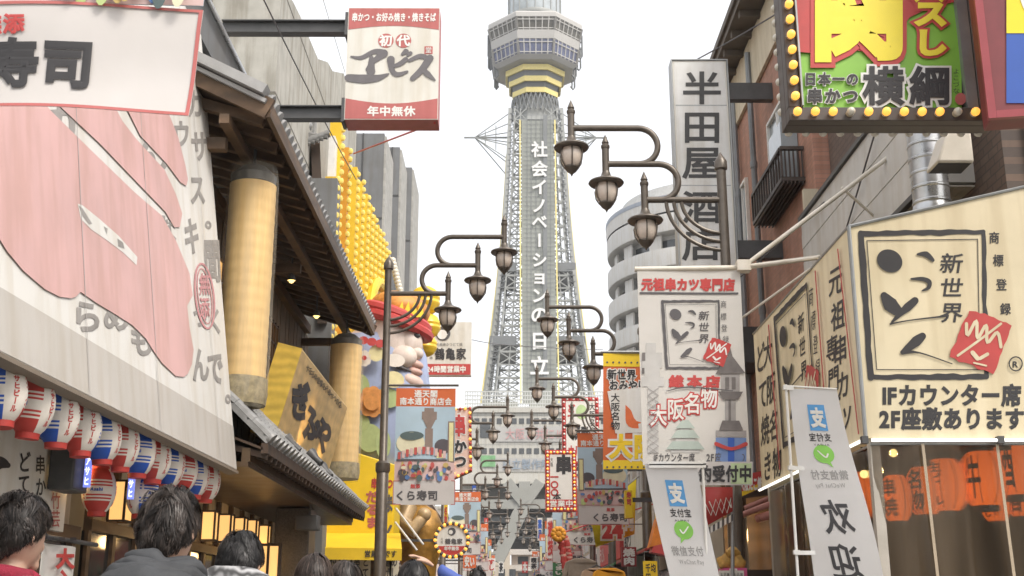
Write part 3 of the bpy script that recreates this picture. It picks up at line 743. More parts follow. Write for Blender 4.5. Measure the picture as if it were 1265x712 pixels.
# small tiled gable beyond the eatery
gb = thing('gabled_annexe', 'small gabled annexe with grey ridge tiles behind the timber eatery roof', 'building', (-4.3, 27, 0))
zR = P(378, 165, 26).z
m = MB(); m.box((-4.75, 25.3, 0), (-3.9, 25.9, zR - 1.4)); m.build('wall', slabdark, gb)
m = MB(); q = P(402, 172, 25.6); m.hexa([P(352, 165, 25.35), P(383, 163, 25.35), P(405, 170, 25.6), P(350, 186, 25.35)], [P(352, 165, 25.9), P(383, 163, 25.9), P(405, 170, 25.95), P(350, 186, 25.9)])
for i in range(9):
    f_ = i / 8; a = P(347 + 34 * f_, 178 - 12 * f_, 25.3); b = P(362 + 43 * f_, 186 - 16 * f_ , 25.28); m.tube([a, b], .055, 8)
m.tube([P(338, 190, 25.3), P(407, 165, 25.3)], .09, 10)
for px, py, r in ((372, 150, .14), (362, 158, .12), (384, 140, .07), (380, 156, .12)): m.ball(P(px, py, 25.4), r, 8)
m.box(P(345, 168, 25.6), P(392, 140, 25.9)); m.build('roof', tile, gb)
m = MB(); m.hexa([P(384, 176, 25.5), P(395, 172, 25.5), P(404, 400, 25.2), P(392, 400, 25.2)], [P(384, 176, 26.2), P(395, 172, 26.2), P(404, 400, 25.9), P(392, 400, 25.9)]); m.build('barge_board', wood_d, gb)
# grey slab block
sb = thing('slab_block', 'grey apartment block of three tall dark slabs stepping away along the left side', 'building', (-6, 45, 0))
for k, (xl, xr, yt, xe) in enumerate(((450, 475, 165, 484), (485.5, 494, 182, 501), (501.5, 509, 207, 516))):
    a = PX(xr, yt, -4.5); e = PX(xe, yt + 18, -4.5); l = P(xl, yt, a.y)
    ye = e.y; m = MB(); m.box((l.x - .6, a.y, 0), (-4.5, ye, a.z)); w = m.build('wing', slabdark, sb)
    m = MB(); m.box((-4.499, a.y + .05, 0), (-4.42, ye, a.z - .1)); fix(w, sb); m.build('tile_facing', slabtile, w)
    m = MB(); fq = front(l.x - .6, a.y, 0)
    for z in range(3, int(a.z), 3): fq.slab(m, 0, z, -4.5 - l.x + .6, z + .06, 0, .02)
    fq.slab(m, .55, 0, .60, a.z, .001, .03); m.build('joint', mat('joint_black', (.07, .07, .07), .8), w)
m = MB(); m.box((-10, 40, 0), (-5.4, 58, 14)); m.build('core', slabdark, sb)
# tower of yellow bulb strips
ys = thing('bulb_facade', 'tall facade of yellow bulb-edged strips behind the timber eatery', 'facade', (-4.0, 31, 0))
m = MB(); m.box((-4.58, 25.9, 0), (-4.25, 38.5, 9.5)); m.build('wall', mat('pink_white_facade', (.62, .45, .42), .7, var=.12, dirt=.15), ys)
yb_ = mat('yellow_strip', (.80, .52, .02), .5, var=.08, scale=2); yo = mat('orange_strip', (.72, .33, .02), .5, var=.08); ycream = mat('cream_bulbs', (.84, .64, .14), .35, var=0)
bumpv = MB(); bumpv.ball((0, 0, 0), 1, 4)
for k, (px, py) in enumerate(((422, 153), (431, 184), (441, 208), (447.5, 226), (454, 241), (459, 254), (463.5, 267), (468, 279), (472, 290), (476, 300), (479.5, 312))):
    q = PX(px, py, -4.0); z1 = q.z; y = q.y
    m = MB(); m.box((-4.26, y - .10, 5.2), (-3.98, y + .12, z1)); st = m.build('bulb_strip', yo if k == 1 else yb_, ys); fix(st, ys)
    m = MB(); z = 6.2
    while z < z1:
        for x_, yy in ((-3.95, y - .06), ):
            m.add([V((x_, yy, z)) + V((p.x * .07, p.y * .06, p.z * .085)) for p in bumpv.v], bumpv.f)
        z += .22
    m.build('bulbs', ycream, st)
for (px, py) in ((413.5, 220), (411, 276)):
    q = PX(px, py, -4.0); m = MB(); m.box((-4.2, q.y - .1, 5.2), (-3.95, q.y + .1, q.z)); st = m.build('bulb_strip', yb_, ys); fix(st, ys)
    m = MB(); z = 6.2
    while z < q.z: m.add([V((-3.92, q.y - .06, z)) + V((p.x * .07, p.y * .06, p.z * .085)) for p in bumpv.v], bumpv.f); z += .22
    m.build('bulbs', ycream, st)
m = MB(); a = PX(416, 172, -4.05); m.box((-4.2, a.y - .2, 6), (-4.06, a.y + .7, a.z)); m.build('white_panel', white, ys)
# pink brick arch with bulb border
fr = leftwall(-3.93, 26, 0); a = fr.hit(453, 400); b = fr.hit(480, 400); t_ = fr.hit(468, 345)
ar = MB(); cx = (a[0] + b[0]) / 2; rx = (b[0] - a[0]) / 2; zb = a[1] - 1.2; zt = t_[1] - .2
N = 20
arc = [(cx + rx * math.cos(PI * i / N), zb + 1 + (zt - zb - 1) * math.sin(PI * i / N)) for i in range(N + 1)]
ar.poly([(cx - rx, zb)] + [(cx + rx, zb)] + arc, fr.mp(.0)); pa = ar.build('pink_arch', mat('pink_tiles', (.60, .36, .36), .6, var=.1, brick=dict(mortar=(.45, .28, .28), w=.5, h=.4, rot=(-PI / 2, -PI / 2, 0))), ys); fix(pa, ys)
m = MB(); m.tube([fr.pt(x, z, .05) for x, z in arc], .16, 8, 0); m.build('arch_rim', yb_, pa)
m = MB(); m.tube([fr.pt(cx + (x - cx) * .8, zb + (z - zb) * .86, .06) for x, z in arc[:14]], .07, 6); m.build('red_inner_rim', red, pa)
# giant sculpted figure leaning over the street
gf = thing('giant_figure', 'giant painted figure with pale face and blue flowered robe leaning out over the street', 'sculpture', (-3.5, 28, 3))
skin_p = mat('painted_pale_skin', (.68, .58, .52), .5, var=.08, dirt=.1); skin_pk = mat('painted_pink', (.60, .38, .32), .5, var=.1)
Yh = 28.0
def gp(px, py, dy=0): return P(px, py, Yh + dy)
m = MB(); sc = .0205
c = gp(484, 428); T = Matrix.Rotation(-.22, 3, 'Y')
m.ball(c, 1.0, 14, 0, (.74, .70, .98), T)
m.ball(gp(504, 424, -.30), .36, 12, 0, (1.0, .9, 1.15), Matrix.Rotation(-.35, 3, 'Y')); m.ball(gp(510, 437, -.35), .24, 10, 0, (1.05, 1, .8)); m.ball(gp(497, 441, -.55), .34, 10, 0, (1, .7, .9))
m.ball(gp(512, 409, -.2), .20, 8, 0, (1.2, 1, .6)); m.ball(gp(462, 420, -.35), .26, 10, 0, (.55, .5, 1.25)); m.ball(gp(463, 420, -.50), .12, 8, 0, (.5, .5, 1.1))
for i in range(len(m.v)): m.v[i] += V(noise.noise_vector(m.v[i] * 1.6)) * .07
prof = [(.5, 2.35), (.9, 2.1), (1.22, 1.5), (1.4, .6), (1.42, -.4), (1.1, -1.3)]
m.lathe([(r * .85, z) for r, z in prof], gp(466, 520), 26, 0, None, .6)
body = m.build('body', skin_p, gf)
rb = cloth_mat('robe_blue', (.36, .42, .60), 0)
m = MB(); oo = gp(466, 520)
m.lathe([(.95, 2.05), (1.16, 1.55), (1.28, .6), (1.32, -.4), (1.18, -1.25), (.6, -1.75), (.001, -1.8)], oo, 30, 0, None, .62)
robe = m.build('robe', mat('painted_blue_robe', (.34, .40, .58), .5, var=.12, scale=1.5, dirt=.1), gf); fix(robe, gf)
pat = [mat('painted_leaf_green', (.42, .50, .22), .5), mat('painted_flower_orange', (.70, .30, .08), .5, var=.2, scale=6), mat('painted_flower_white', (.75, .68, .60), .5), mat('painted_pale_yellow', (.74, .66, .36), .5), red]
def robe_mp(off):
    def f(px, py):
        q = gp(px, py); dx = (q.x - oo.x); r = 1.36 + off; k = max(0.0, 1 - (dx / r) ** 2); return V((q.x, oo.y - .62 * r * math.sqrt(k) - .02 - off, q.z))
    return f
m = MB()
fm = robe_mp(.03)
m.disc(450, 488, 12, 17, fm, 0, 20); m.disc(482, 500, 17, 12, fm, 0, 20); m.disc(462, 548, 15, 17, fm, 0, 20); m.disc(478, 555, 9, 18, fm, 0, 18); m.disc(452, 530, 10, 10, fm, 0)
fm = robe_mp(.06)
for k in range(9):
    a = 2 * PI * k / 9; m.disc(465 + 11 * math.cos(a), 505 + 12 * math.sin(a), 7, 7, fm, 1, 14)
    m.disc(456 + 5.5 * math.cos(a), 453 + 6 * math.sin(a), 3.4, 4, fm, 2, 10)
m.disc(490, 478, 13, 10, fm, 3, 16); m.disc(470, 447, 9, 10, fm, 3, 16); m.disc(492, 455, 12, 8, fm, 2, 16)
fm = robe_mp(.09)
m.disc(465, 505, 10, 11, fm, 1, 20); m.disc(456, 453, 3, 3, fm, 4, 10)
for k in range(3): m.disc(455 + 10 * k, 432 + 2 * k, 6, 5, fm, 4, 12)
m.build('flower_print', pat, robe)
m = MB(); cc = gp(489, 402, 0)
for j, (dz, rr_) in enumerate(((0, .80), (.18, .76))): m.tube([cc + V((rr_ * math.cos(a), rr_ * .9 * math.sin(a), dz - .28 * math.cos(a))) for a in [2 * PI * i / 24 for i in range(25)]], .14, 8)
m.build('headband', red, gf)
m = MB(); m.ball(gp(494, 383), .72, 12, 0, (1.05, .9, .62), Matrix.Rotation(.2, 3, 'Y')); hp = m.build('headdress', mat('painted_flame', (.72, .30, .05), .5, var=.5, scale=2.2), gf); fix(hp, gf)
m = MB()
for k in range(6):
    a = gp(478 + 8 * k, 392, -.75 + .05 * abs(k - 2.5)); m.add([a + V((-.12, 0, 0)), a + V((.12, 0, 0)), a + V((.04, .1, .42)), a + V((0, .3, .2))], [(0, 1, 2), (0, 2, 3), (1, 3, 2)])
m.build('flames', yellow, hp)
m = MB(); m.ball(gp(515, 415, -.52), .075, 8, 0, (1.2, .5, .8)); m.build('eye', ink, gf)
m = MB(); m.tube([gp(505, 406, -.55), gp(513, 403, -.5), gp(520, 407, -.3)], [.02, .05, .02], 6); m.build('eyebrow', ink2, gf)
m = MB(); m.tube([gp(482, 443, -.78), gp(492, 453, -.75), gp(508, 459, -.55)], [.02, .06, .03], 6); m.build('mouth', ink2, gf)
m = MB(); m.ball(gp(511, 450, -.42), .20, 10, 0, (1.25, .8, .6), Matrix.Rotation(.3, 3, 'Y')); m.ball(gp(509, 459, -.42), .21, 10, 0, (1.25, .8, .55), Matrix.Rotation(.2, 3, 'Y')); m.build('lips', skin_pk, gf)
m = MB(); m.ball(gp(503, 470, -.35), .36, 12, 0, (1.15, .8, .62), Matrix.Rotation(.35, 3, 'Y')); m.tube([gp(474, 452, -.62), gp(488, 470, -.65), gp(505, 480, -.5)], [.05, .13, .08], 8); m.build('chin', mat('painted_peach', (.64, .48, .41), .5, var=.1), gf)
m = MB(); m.tube([gp(468, 408, -.45), gp(464, 402, -.4), gp(459, 410, -.35), gp(459, 428, -.35), gp(465, 436, -.45)], .05, 6); m.build('ear_rim', skin_pk, gf)
m = MB(); m.beam((-4.4, 28.3, oo.z - .3), (oo.x - .4, 28.2, oo.z - .3), .3); m.beam((-4.4, 28.3, oo.z + 1.0), (oo.x - .4, 28.2, oo.z + 1.0), .3); m.build_each('bracket', dsteel, gf)
# gold ribbed balls
gbm = mat('gold_yellow_plastic', (.78, .52, .03), .35, var=.08)
gl = thing('gold_ball_stack', 'stack of three ribbed yellow gourd balls beside the giant figure', 'ornament', P(525, 440, 30))
for (px, py, r) in ((525, 372, .40), (529, 403, .33), (526, 427, .30)):
    q = P(px, py, 29.3); m = MB()
    prof = [(max(.001, r * math.sin(PI * j / 18)) * (1.0 if j % 3 else .93), -r * math.cos(PI * j / 18)) for j in range(19)]
    m.lathe(prof, q, 26); m.build('ribbed_ball', gbm, gl, ang=30)
m = MB(); m.tube([P(521, 440, 29.3), P(523, 350, 29.3)], .05); m.tube([P(521, 440, 29.3), V((-3.9, 30, P(521, 440, 29.3).z))], .06); m.build('pole', dsteel, gl)
# string of round bulbs behind the pole
t = thing('bulb_string', 'string of round grey bulbs hanging beside the arch behind the street lamp', 'bulbs', P(492, 345, 31)); m = MB()
for i in range(12): m.ball(P(485 + 1.1 * i, 322 + 4.5 * i, 32), .10, 6)
m.build_each('bulb', bulb_off, t); m = MB(); m.tube([P(485, 320, 32), P(498, 376, 32)], .02); m.build('cable', dsteel, t)

# ------------------------------------------------------------------ box signs over the street
def box_sign(name, label, fr, w, h, d, face, body, trim=.0, grp=None, bevel=.012, cat='sign'):
    t = thing(name, label, cat, fr.pt(0, 0), grp)
    m = MB(); fr.slab(m, 0, 0, w, h, -d, 0); m.build('cabinet', body, t, bevel=bevel)
    m = MB(); m.rect(trim, trim, w - trim, h - trim, fr.mp(.004)); m.build('face', face, t)
    return t
a = P(425, 148, 17); b = P(541, 148, 17); tl = P(432, 10, 17)
fr = front(a.x, 17, a.z); w, h = b.x - a.x, tl.z - a.z
es = box_sign('box_sign', 'red and cream box sign with grey brush lettering hung on two steel beams', fr, w, h, .45, mat('sign_face_cream', (.68, .66, .60), .5, var=.06, scale=1.5, dirt=.10), softred)
m = MB(); mp = fr.mp(.008)
def bulge(y0, y1, yedge, n=16): return [(w * .985 * i / n + w * .008, yedge) for i in range(n + 1)] + [(w * (1 - i / n) * .985 + w * .008, y0 + (y1 - y0) * math.sin(PI * i / n)) for i in range(n + 1)]
m.poly(bulge(.80 * h, .835 * h, h * .995), mp); m.poly([(x, y) for x, y in bulge(.185 * h, .14 * h, h * .006)], mp)
for k in range(2): m.disc(w * (.42 + .19 * k), h * .70, w * .085, w * .085, mp)
m.rect(w * .84, h * .58, w * .93, h * .65, mp); m.build_each('red_panel', softred, es)
m = MB(); mp = fr.mp(.013)
m.text('串かつ・お好み焼き・焼きそば', mp, (w * .04, h * .87, w * .96, h * .955), 0, wt=.035)
m.text('年中無休', mp, (w * .24, h * .025, w * .76, h * .12), 0, wt=.035)
for k, c in enumerate('初代'): m.text(c, mp, (w * (.345 + .19 * k), h * .645, w * (.495 + .19 * k), h * .755), 0, wt=.035)
m.text('堂', mp, (w * .85, h * .585, w * .92, h * .645), 0, wt=.01); m.build('lettering', mat('sign_white', (.76, .74, .70), .5, var=.03), es)
m = MB(); X = lambda x: x * w; Yv = lambda y: h * y      # ヱビス in brush strokes
for pts, ws in (([(.05, .555), (.16, .545), (.30, .60), (.40, .585)], [.02, .05, .06, .10]), ([(.40, .58), (.28, .50), (.24, .44)], [.10, .05, .06]), ([(.27, .545), (.27, .42)], [.05, .10]), ([(.03, .365), (.20, .355), (.35, .365), (.46, .40)], [.09, .11, .08, .02]),
                ([(.48, .53), (.50, .43), (.56, .395), (.66, .42)], [.09, .06, .06, .03]), ([(.48, .46), (.58, .49), (.64, .53)], [.03, .06, .06]), ([(.60, .575), (.64, .60)], [.03, .07]), ([(.66, .565), (.69, .585)], [.03, .05]),
                ([(.68, .52), (.80, .56), (.90, .53)], [.04, .06, .06]), ([(.90, .54), (.82, .44), (.72, .36)], [.09, .08, .06]), ([(.82, .45), (.88, .40), (.96, .345)], [.05, .07, .02])):
    m.stroke([(X(p[0]), Yv(p[1])) for p in pts], [v_ * w * .95 for v_ in ws], mp, 0)
m.build('brush_lettering', mat('sign_charcoal', (.14, .13, .135), .5), es)
for zz in (.86, .09):
    m = MB(); z = a.z + h * zz
    m.box((-4.6, 17.15, z - .09), (a.x - .051, 17.19, z + .09)); m.box((-4.6, 17.08, z + .091), (a.x - .051, 17.26, z + .11)); m.box((-4.6, 17.08, z - .11), (a.x - .051, 17.26, z - .091)); m.box((a.x - .05, 17.0, z - .2), (a.x - .001, 17.34, z + .2))
    m.build('steel_beam', dsteel, es)
m = MB(); m.tube([P(537, 152, 17.1), PX(437, 190, -3.9)], .018, 6); m.build('guy_wire', red, es)
a = P(521, 464, 36); b = P(582, 464, 36); tl = P(521, 398, 36); fr = front(a.x, 36, a.z); w, h = b.x - a.x, tl.z - a.z
ts = box_sign('box_sign', 'square white box sign with a red strip at the bottom beside the giant figure', fr, w, h, .3, mat('sign_face_white', (.66, .65, .60), .5, var=.06, dirt=.1), offwhite)
m = MB(); m.rect(.02, .02, w - .02, h * .21, fr.mp(.02)); m.build('red_strip', red, ts)
m = MB(); mp = fr.mp(.035); m.text('24時間営業中', mp, (w * .1, h * .045, w * .9, h * .18), 0, wt=.04); m.build('white_lettering', white, ts)
m = MB(); mp = fr.mp(.02); m.text('鶴亀家', mp, (w * .25, h * .28, w * .9, h * .52), 0, wt=.025); m.text('元祖串かつどて焼', mp, (w * .28, h * .54, w * .82, h * .61), 0); m.text('串', mp, (w * .15, h * .29, w * .22, h * .36), 0)
m.disc(w * .42, h * .78, w * .15, w * .15, mp, 1); m.build('lettering', [ink, ink2], ts)
m = MB(); m.disc(w * .40, h * .76, w * .10, w * .10, fr.mp(.035)); m.text('家', fr.mp(.036), (w * .40, h * .74, w * .52, h * .86), 0, wt=.02); m.build('emblem', white, ts)
m = MB(); m.beam((-4.3, 36.15, a.z + .4), (a.x, 36.15, a.z + .4), .08); m.beam((-4.3, 36.15, a.z + h - .3), (a.x, 36.15, a.z + h - .3), .08); m.build('bracket', dsteel, ts)
# yellow skewer shop
yl = P(393, 553, 27); yr = P(486, 667, 27); yt = P(486, 577, 27).z + .05; fr = front(yl.x, 27, 0); w = yr.x - yl.x
ysb = thing('yellow_shop', 'bright yellow skewer shop front with yellow awning behind the street lamp pole', 'shop', (yl.x, 27, 0))
m = MB(); zb = P(440, 660, 27).z
vs = [(0, zb), (w, zb - .05), (w, yt), (0, yt + .55)]
m.hexa([fr.pt(x, y, 0) for x, y in vs], [fr.pt(x, y, -1.5) for x, y in vs]); m.build('wall', yellow, ysb, bevel=.02)
m = MB(); pm = fr.pmp(.012)
m.text('だるま', pm, (452, 653, 468, 606), 1, vert=True, wt=.05, jit=.03); m.text('串かつ', pm, (458, 605, 486, 590), 0, wt=.03); m.text('ま', pm, (475, 634, 486, 610), 2, wt=.05); m.stroke([(483, 650), (478, 660), (472, 668)], [3, 3, 1.5], pm, 2); m.build('lettering', [red, softred, ink2], ysb)
m = MB(); z0 = P(440, 678, 25.8).z
m.hexa([V((yl.x, 27, zb - .02)), V((yl.x, 25.8, z0)), V((yr.x + .30, 25.8, z0 - .03)), V((yr.x + .15, 27, zb - .02))], [V((yl.x, 27, zb + .02)), V((yl.x, 25.8, z0 + .03)), V((yr.x + .30, 25.8, z0)), V((yr.x + .15, 27, zb + .02))])
m.hexa([V((yl.x, 25.8, z0)), V((yl.x, 25.79, z0 - .22)), V((yr.x + .30, 25.79, z0 - .25)), V((yr.x + .30, 25.8, z0))], [V((yl.x, 25.82, z0)), V((yl.x, 25.81, z0 - .22)), V((yr.x + .30, 25.81, z0 - .25)), V((yr.x + .30, 25.82, z0))])
aw = m.build('awning', mat('awning_yellow', (.80, .53, .02), .6, var=.08, scale=2), ysb); fix(aw, ysb)
m = MB(); f2 = front(yr.x - .5, 25.78, z0 - .2); m.text('営業中です', f2.mp(.004), (0, .02, .7, .17), 0, wt=.03); m.build('lettering', ink, aw)
m = MB(); m.box((yl.x, 27.2, 0), (yr.x - .3, 28.3, zb - .1)); m.build('interior_wall', wood_m, ysb)
for k, (px, s_) in enumerate(((412, '付'), (427, '名物'), (441, '串かつ'), (452, 'どて'), (478, '揚げ'), (487, 'めし'))):
    q = P(px, 684, 26.3); f2 = front(q.x - .10, 26.3, q.z); t = thing('paper_strip_sign', f'cream hanging menu strip under the yellow awning, {["first", "second", "third", "fourth", "fifth", "sixth"][k]} from the left', 'sign', f2.pt(.1, -.6), 'cream menu strips under the yellow awning')
    m = MB(); f2.slab(m, 0, -1.0, .21, .0, -.01, 0); m.build('paper', mat('paper_cream', (.72, .66, .52), .8, var=.06), t); m = MB(); m.text(s_, f2.mp(.004), (.03, -.25 * len(s_) - .03, .18, -.05), 0, vert=True, wt=.03); m.build('lettering', ink2, t)
# golden statue
gs = thing('golden_statue', 'big golden brown statue behind the white banner panel, its head hidden', 'statue', P(515, 712, 29))
gm = mat('aged_gold', (.42, .22, .04), .4, .3, var=.35, scale=4, bump=.5, bscale=7); gm2 = mat('pale_bronze_arm', (.50, .36, .20), .45, .2, var=.15)
c = P(522, 700, 29.5); zt = P(522, 615, 29.5).z
m = MB(); hh = zt - .3
m.lathe([(.60, 0), (.62, .5), (.50, 1.2), (.40, 1.7), (.44, 2.2), (.58, 2.7), (.60, 3.1), (.42, 3.5), (.18, 3.65), (.17, 3.75), (.28, 3.95), (.30, 4.2), (.2, 4.45), (.001, 4.5)], V((c.x - .1, 29.6, .3)), 22, 0, None, .8); m.build('body', gm, gs)
m = MB(); m.tube([P(505, 625, 29.0), P(497, 645, 28.8), P(510, 655, 28.7), P(522, 640, 28.8)], [.22, .23, .2, .14], 12); m.ball(P(524, 636, 28.8), .17, 8); m.build('arm', gm2, gs)
m = MB(); m.box((c.x - .8, 29, 0), (c.x + .6, 30.3, .3)); m.build('plinth', conc2, gs)
for k in range(3):
    pass
# white struts
t = thing('scaffold_strut', 'pair of thin white diagonal struts in front of the golden statue', 'pole', P(505, 650, 26.5)); m = MB()
m.tube([P(489, 628, 26.5), P(523, 673, 26.5)], .025); m.tube([P(488, 645, 26.5), P(515, 680, 26.5)], .025); m.build_each('strut', white, t)
# arrow shaped skewer sign with bulbs
def bulb_border(t, fr, pts, pitch, r, n=0.03, mats=None, alt=2, lab='bulb'):
    P1 = []; P2 = []; i = 0; bm = MB(); bm.ball((0, 0, 0), r, 6)
    for k in range(len(pts)):
        a, b = V((*pts[k], 0)), V((*pts[(k + 1) % len(pts)], 0)); L = (b - a).length; nn = max(1, round(L / pitch))
        for j in range(nn): p = a.lerp(b, j / nn); (P1 if i % alt else P2).append(fr.pt(p.x, p.y, n)); i += 1
    parts_at(lab, bm, mats[0], t, P1); parts_at(lab, bm, mats[1], t, P2)
fr = front(P(552, 600, 30).x, 30, 0); pm = fr.pmp(.0)
sk = thing('arrow_sign', 'tall bulb-edged skewer sign with a slanted bottom beside the left banner', 'sign', P(570, 600, 30))
outl = [(557, 505), (582, 504), (583, 582), (561, 592), (550, 586), (550, 505)]
hp_ = [fr.hit(*p) for p in outl]
m = MB(); n_ = len(hp_); m.add([fr.pt(a, b, 0) for a, b in hp_] + [fr.pt(a, b, -.25) for a, b in hp_], [tuple(range(n_))[::-1], tuple(range(n_, 2 * n_))] + [(i, (i + 1) % n_, (i + 1) % n_ + n_, i + n_) for i in range(n_)]); m.build('cabinet', mat('marquee_brown', (.25, .10, .05), .5), sk)
m = MB(); m.poly([(x * .90 + 567 * .1, y * .95 + 545 * .05) for x, y in outl], fr.pmp(.006)); m.build('face', mat('sign_face_pink', (.72, .52, .44), .5, var=.06), sk)
m = MB(); m.text('串', fr.pmp(.014), (558, 540, 576, 512), 0, wt=.10); m.text('かつ', fr.pmp(.014), (559, 579, 577, 543), 0, vert=True, wt=.10); m.build('lettering_outline', white, sk)
m = MB(); m.text('串', fr.pmp(.022), (558, 540, 576, 512), 0, wt=.05); m.text('かつ', fr.pmp(.022), (559, 579, 577, 543), 1, vert=True, wt=.05); m.build('lettering', [red, ink], sk)
bulb_border(sk, fr, [fr.hit(*p) for p in [(557, 506), (580.5, 505), (581.5, 581), (561, 590.5)]], .11, .038, .03, (bulb_on, red))
m = MB(); m.beam((-3.8, 30.1, 5.0), (hp_[0][0] + fr.o.x, 30.1, 5.0), .08); m.build('bracket', dsteel, sk)
# round sign ringed with bulbs
c = P(558, 667.5, 28); R = P(580, 667, 28).x - c.x; fr = front(c.x, 28, c.z)
rs = thing('round_sign', 'round white sign ringed with bulbs and a red lower segment', 'sign', c)
m = MB(); m.lathe([(.001, 0), (R, 0), (R, .2), (.001, .2)], c, 40, 0, Matrix.Rotation(-PI / 2, 3, 'X')); m.build('cabinet', mat('marquee_brown', (.25, .10, .05), .5), rs)
m = MB(); m.disc(0, 0, R * .84, R * .84, fr.mp(.006), 0, 40); m.build('face', white, rs)
m = MB(); m.poly([(R * .82 * math.cos(a), R * .82 * math.sin(a)) for a in [PI * 1.13 + PI * .74 * i / 16 for i in range(17)]], fr.mp(.012)); m.build('red_segment', red, rs)
m = MB(); m.text('鶴亀家', fr.mp(.018), (-R * .38, -R * .22, R * .62, R * .10), 0, wt=.03); m.disc(0, R * .48, R * .22, R * .22, fr.mp(.014), 0); m.text('元祖', fr.mp(.018), (-R * .62, -R * .2, -R * .46, R * .14), 0, vert=True); m.build('lettering', ink2, rs)
m = MB(); m.text('年中無休', fr.mp(.02), (-R * .42, -R * .58, R * .42, -R * .34), 0, wt=.04); m.disc(-R * .06, R * .44, R * .12, R * .12, fr.mp(.018), 0); m.build('white_lettering', white, rs)
bulb_border(rs, fr, [(R * .93 * math.cos(2 * PI * i / 34), R * .93 * math.sin(2 * PI * i / 34)) for i in range(34)], 9, .042, .02, (bulb_on, ink2))
m = MB(); m.beam((-3.6, 28.1, c.z), (c.x - R + .02, 28.1, c.z), .06); m.build('bracket', dsteel, rs)
# ================================================================== STREET LAMPS
def make_lamp(loc, label, grp):
    t = thing('street_lamp', label, 'street lamp', loc, grp); O = V(loc)
    L = lambda x, z, y=0: O + V((x, y, z))
    m = MB(); m.tube([L(0, 0), L(0, 3.62), L(0, 3.66), L(0, 7.0)], [.10, .10, .068, .062], 14); m.lathe([(.15, 0), (.15, .25), (.11, .35)], O, 16); m.lathe([(.09, 3.55), (.12, 3.6), (.12, 3.72), (.075, 3.76)], O, 16)
    m.lathe([(.062, 7.0), (.085, 7.02), (.085, 7.12), (.05, 7.18), (.001, 7.26)], O, 14); m.build('pole', darkmetal, t)
    m = MB(); r = .042
    zs = (7.60, 7.09, 6.59)
    def arc(cx, cz, rad, a0, a1, n=14): return [L(cx + rad * math.cos(a0 + (a1 - a0) * i / n), cz + rad * math.sin(a0 + (a1 - a0) * i / n)) for i in range(n + 1)]
    r1 = (zs[0] - zs[1]) / 2; r2 = (zs[1] - zs[2]) / 2
    m.tube([L(-1.97, zs[0])] + arc(-1.08, zs[0] - r1, r1, PI / 2, -PI / 2) + [L(-1.2, zs[1])], r, 10)
    m.tube([L(-1.52, zs[1])] + arc(-.82, zs[1] - r2, r2, PI / 2, -PI / 2) + [L(-.95, zs[2])], r, 10)
    m.tube([L(-1.02, zs[2]), L(0, zs[2])], r, 10)
    for x0, ze in ((-.74, 5.90), (-.64, 6.02), (-.54, 6.13)):
        h = zs[2] - ze
        m.tube([L(x0 - x0 * (1 - math.cos(PI / 2 * i / 12)), zs[2] - h * math.sin(PI / 2 * i / 12)) for i in range(13)], .026, 8)
    m.build('scroll_arms', darkmetal, t)
    for x, z in ((-1.97, 7.32), (-1.52, 6.82), (-1.02, 6.30)):
        o = L(x, z)
        m = MB(); m.tube([o + V((0, 0, .03)), o + V((0, 0, .50))], .048, 12); m.lathe([(.05, .48), (.058, .50), (.058, .53), (.04, .55), (.05, .57), (.001, .69)], o, 12)
        m.lathe([(.22, -.02), (.235, .0), (.225, .02), (.12, .06), (.07, .10), (.05, .16)], o, 24); m.lathe([(.001, -.015), (.22, -.018)], o, 24)
        m.lathe([(.07, -.27), (.10, -.285), (.06, -.34), (.02, -.37), (.001, -.41)], o, 16); m.lathe([(.001, -.268), (.10, -.268), (.10, -.285)], o, 16)
        for k in range(6):
            a = PI / 6 + k * PI / 3; d = V((math.cos(a), math.sin(a), 0)); m.tube([o + d * .135 + V((0, 0, -.015)), o + d * .165 + V((0, 0, -.10)), o + d * .15 + V((0, 0, -.2)), o + d * .10 + V((0, 0, -.28))], .009, 6)
        hd = m.build('lamp_head', darkmetal, t); fix(hd, t)
        m = MB(); m.lathe([(.12, -.014), (.145, -.08), (.14, -.16), (.12, -.23), (.085, -.27)], o, 24); m.build('glass_shade', lamp_glass, hd)
    return t
RL = [(2.82, 14.5), (2.82, 24.0), (2.80, 31.9), (2.80, 39.2), (2.80, 71), (2.8, 82), (2.8, 93)]
LLp = [(-2.02, 3.05), (-2.02, 19.2), (-1.95, 36.5), (-1.93, 50), (-1.93, 61), (-1.93, 78), (-1.93, 92)]
lamp0 = make_lamp((2.82, 14.5, 0), 'bronze three-armed street lamp in front of the tall vertical signboard, largest on the right', 'three-armed street lamps along the street')
rn = ['', 'second three-armed street lamp on the right, its pole beside the leaning white flag', 'third three-armed street lamp on the right, arms before the red bordered signs', 'fourth three-armed street lamp on the right, small, arms over the red and white skewer sign', 'fifth three-armed street lamp on the right, near the dark underside of the tower base', 'sixth three-armed street lamp on the right, tiny, under the tower base', 'farthest three-armed street lamp on the right']
for i, (x, y) in enumerate(RL):
    if i: dup(lamp0, (x, y, 0), rn[i])
ln = ['nearest street lamp on the left, rising out of the photo above the cut-off banner', 'bronze three-armed street lamp in front of the giant figure, largest on the left', 'second three-armed street lamp on the left, before the banners on the tower base', 'third three-armed street lamp on the left, before the edge of the tower base', 'fourth three-armed street lamp on the left, small, before the tower struts', 'fifth three-armed street lamp on the left, tiny', 'farthest three-armed street lamp on the left']
for i, (x, y) in enumerate(LLp): dup(lamp0, (x, y, 0), ln[i], PI)

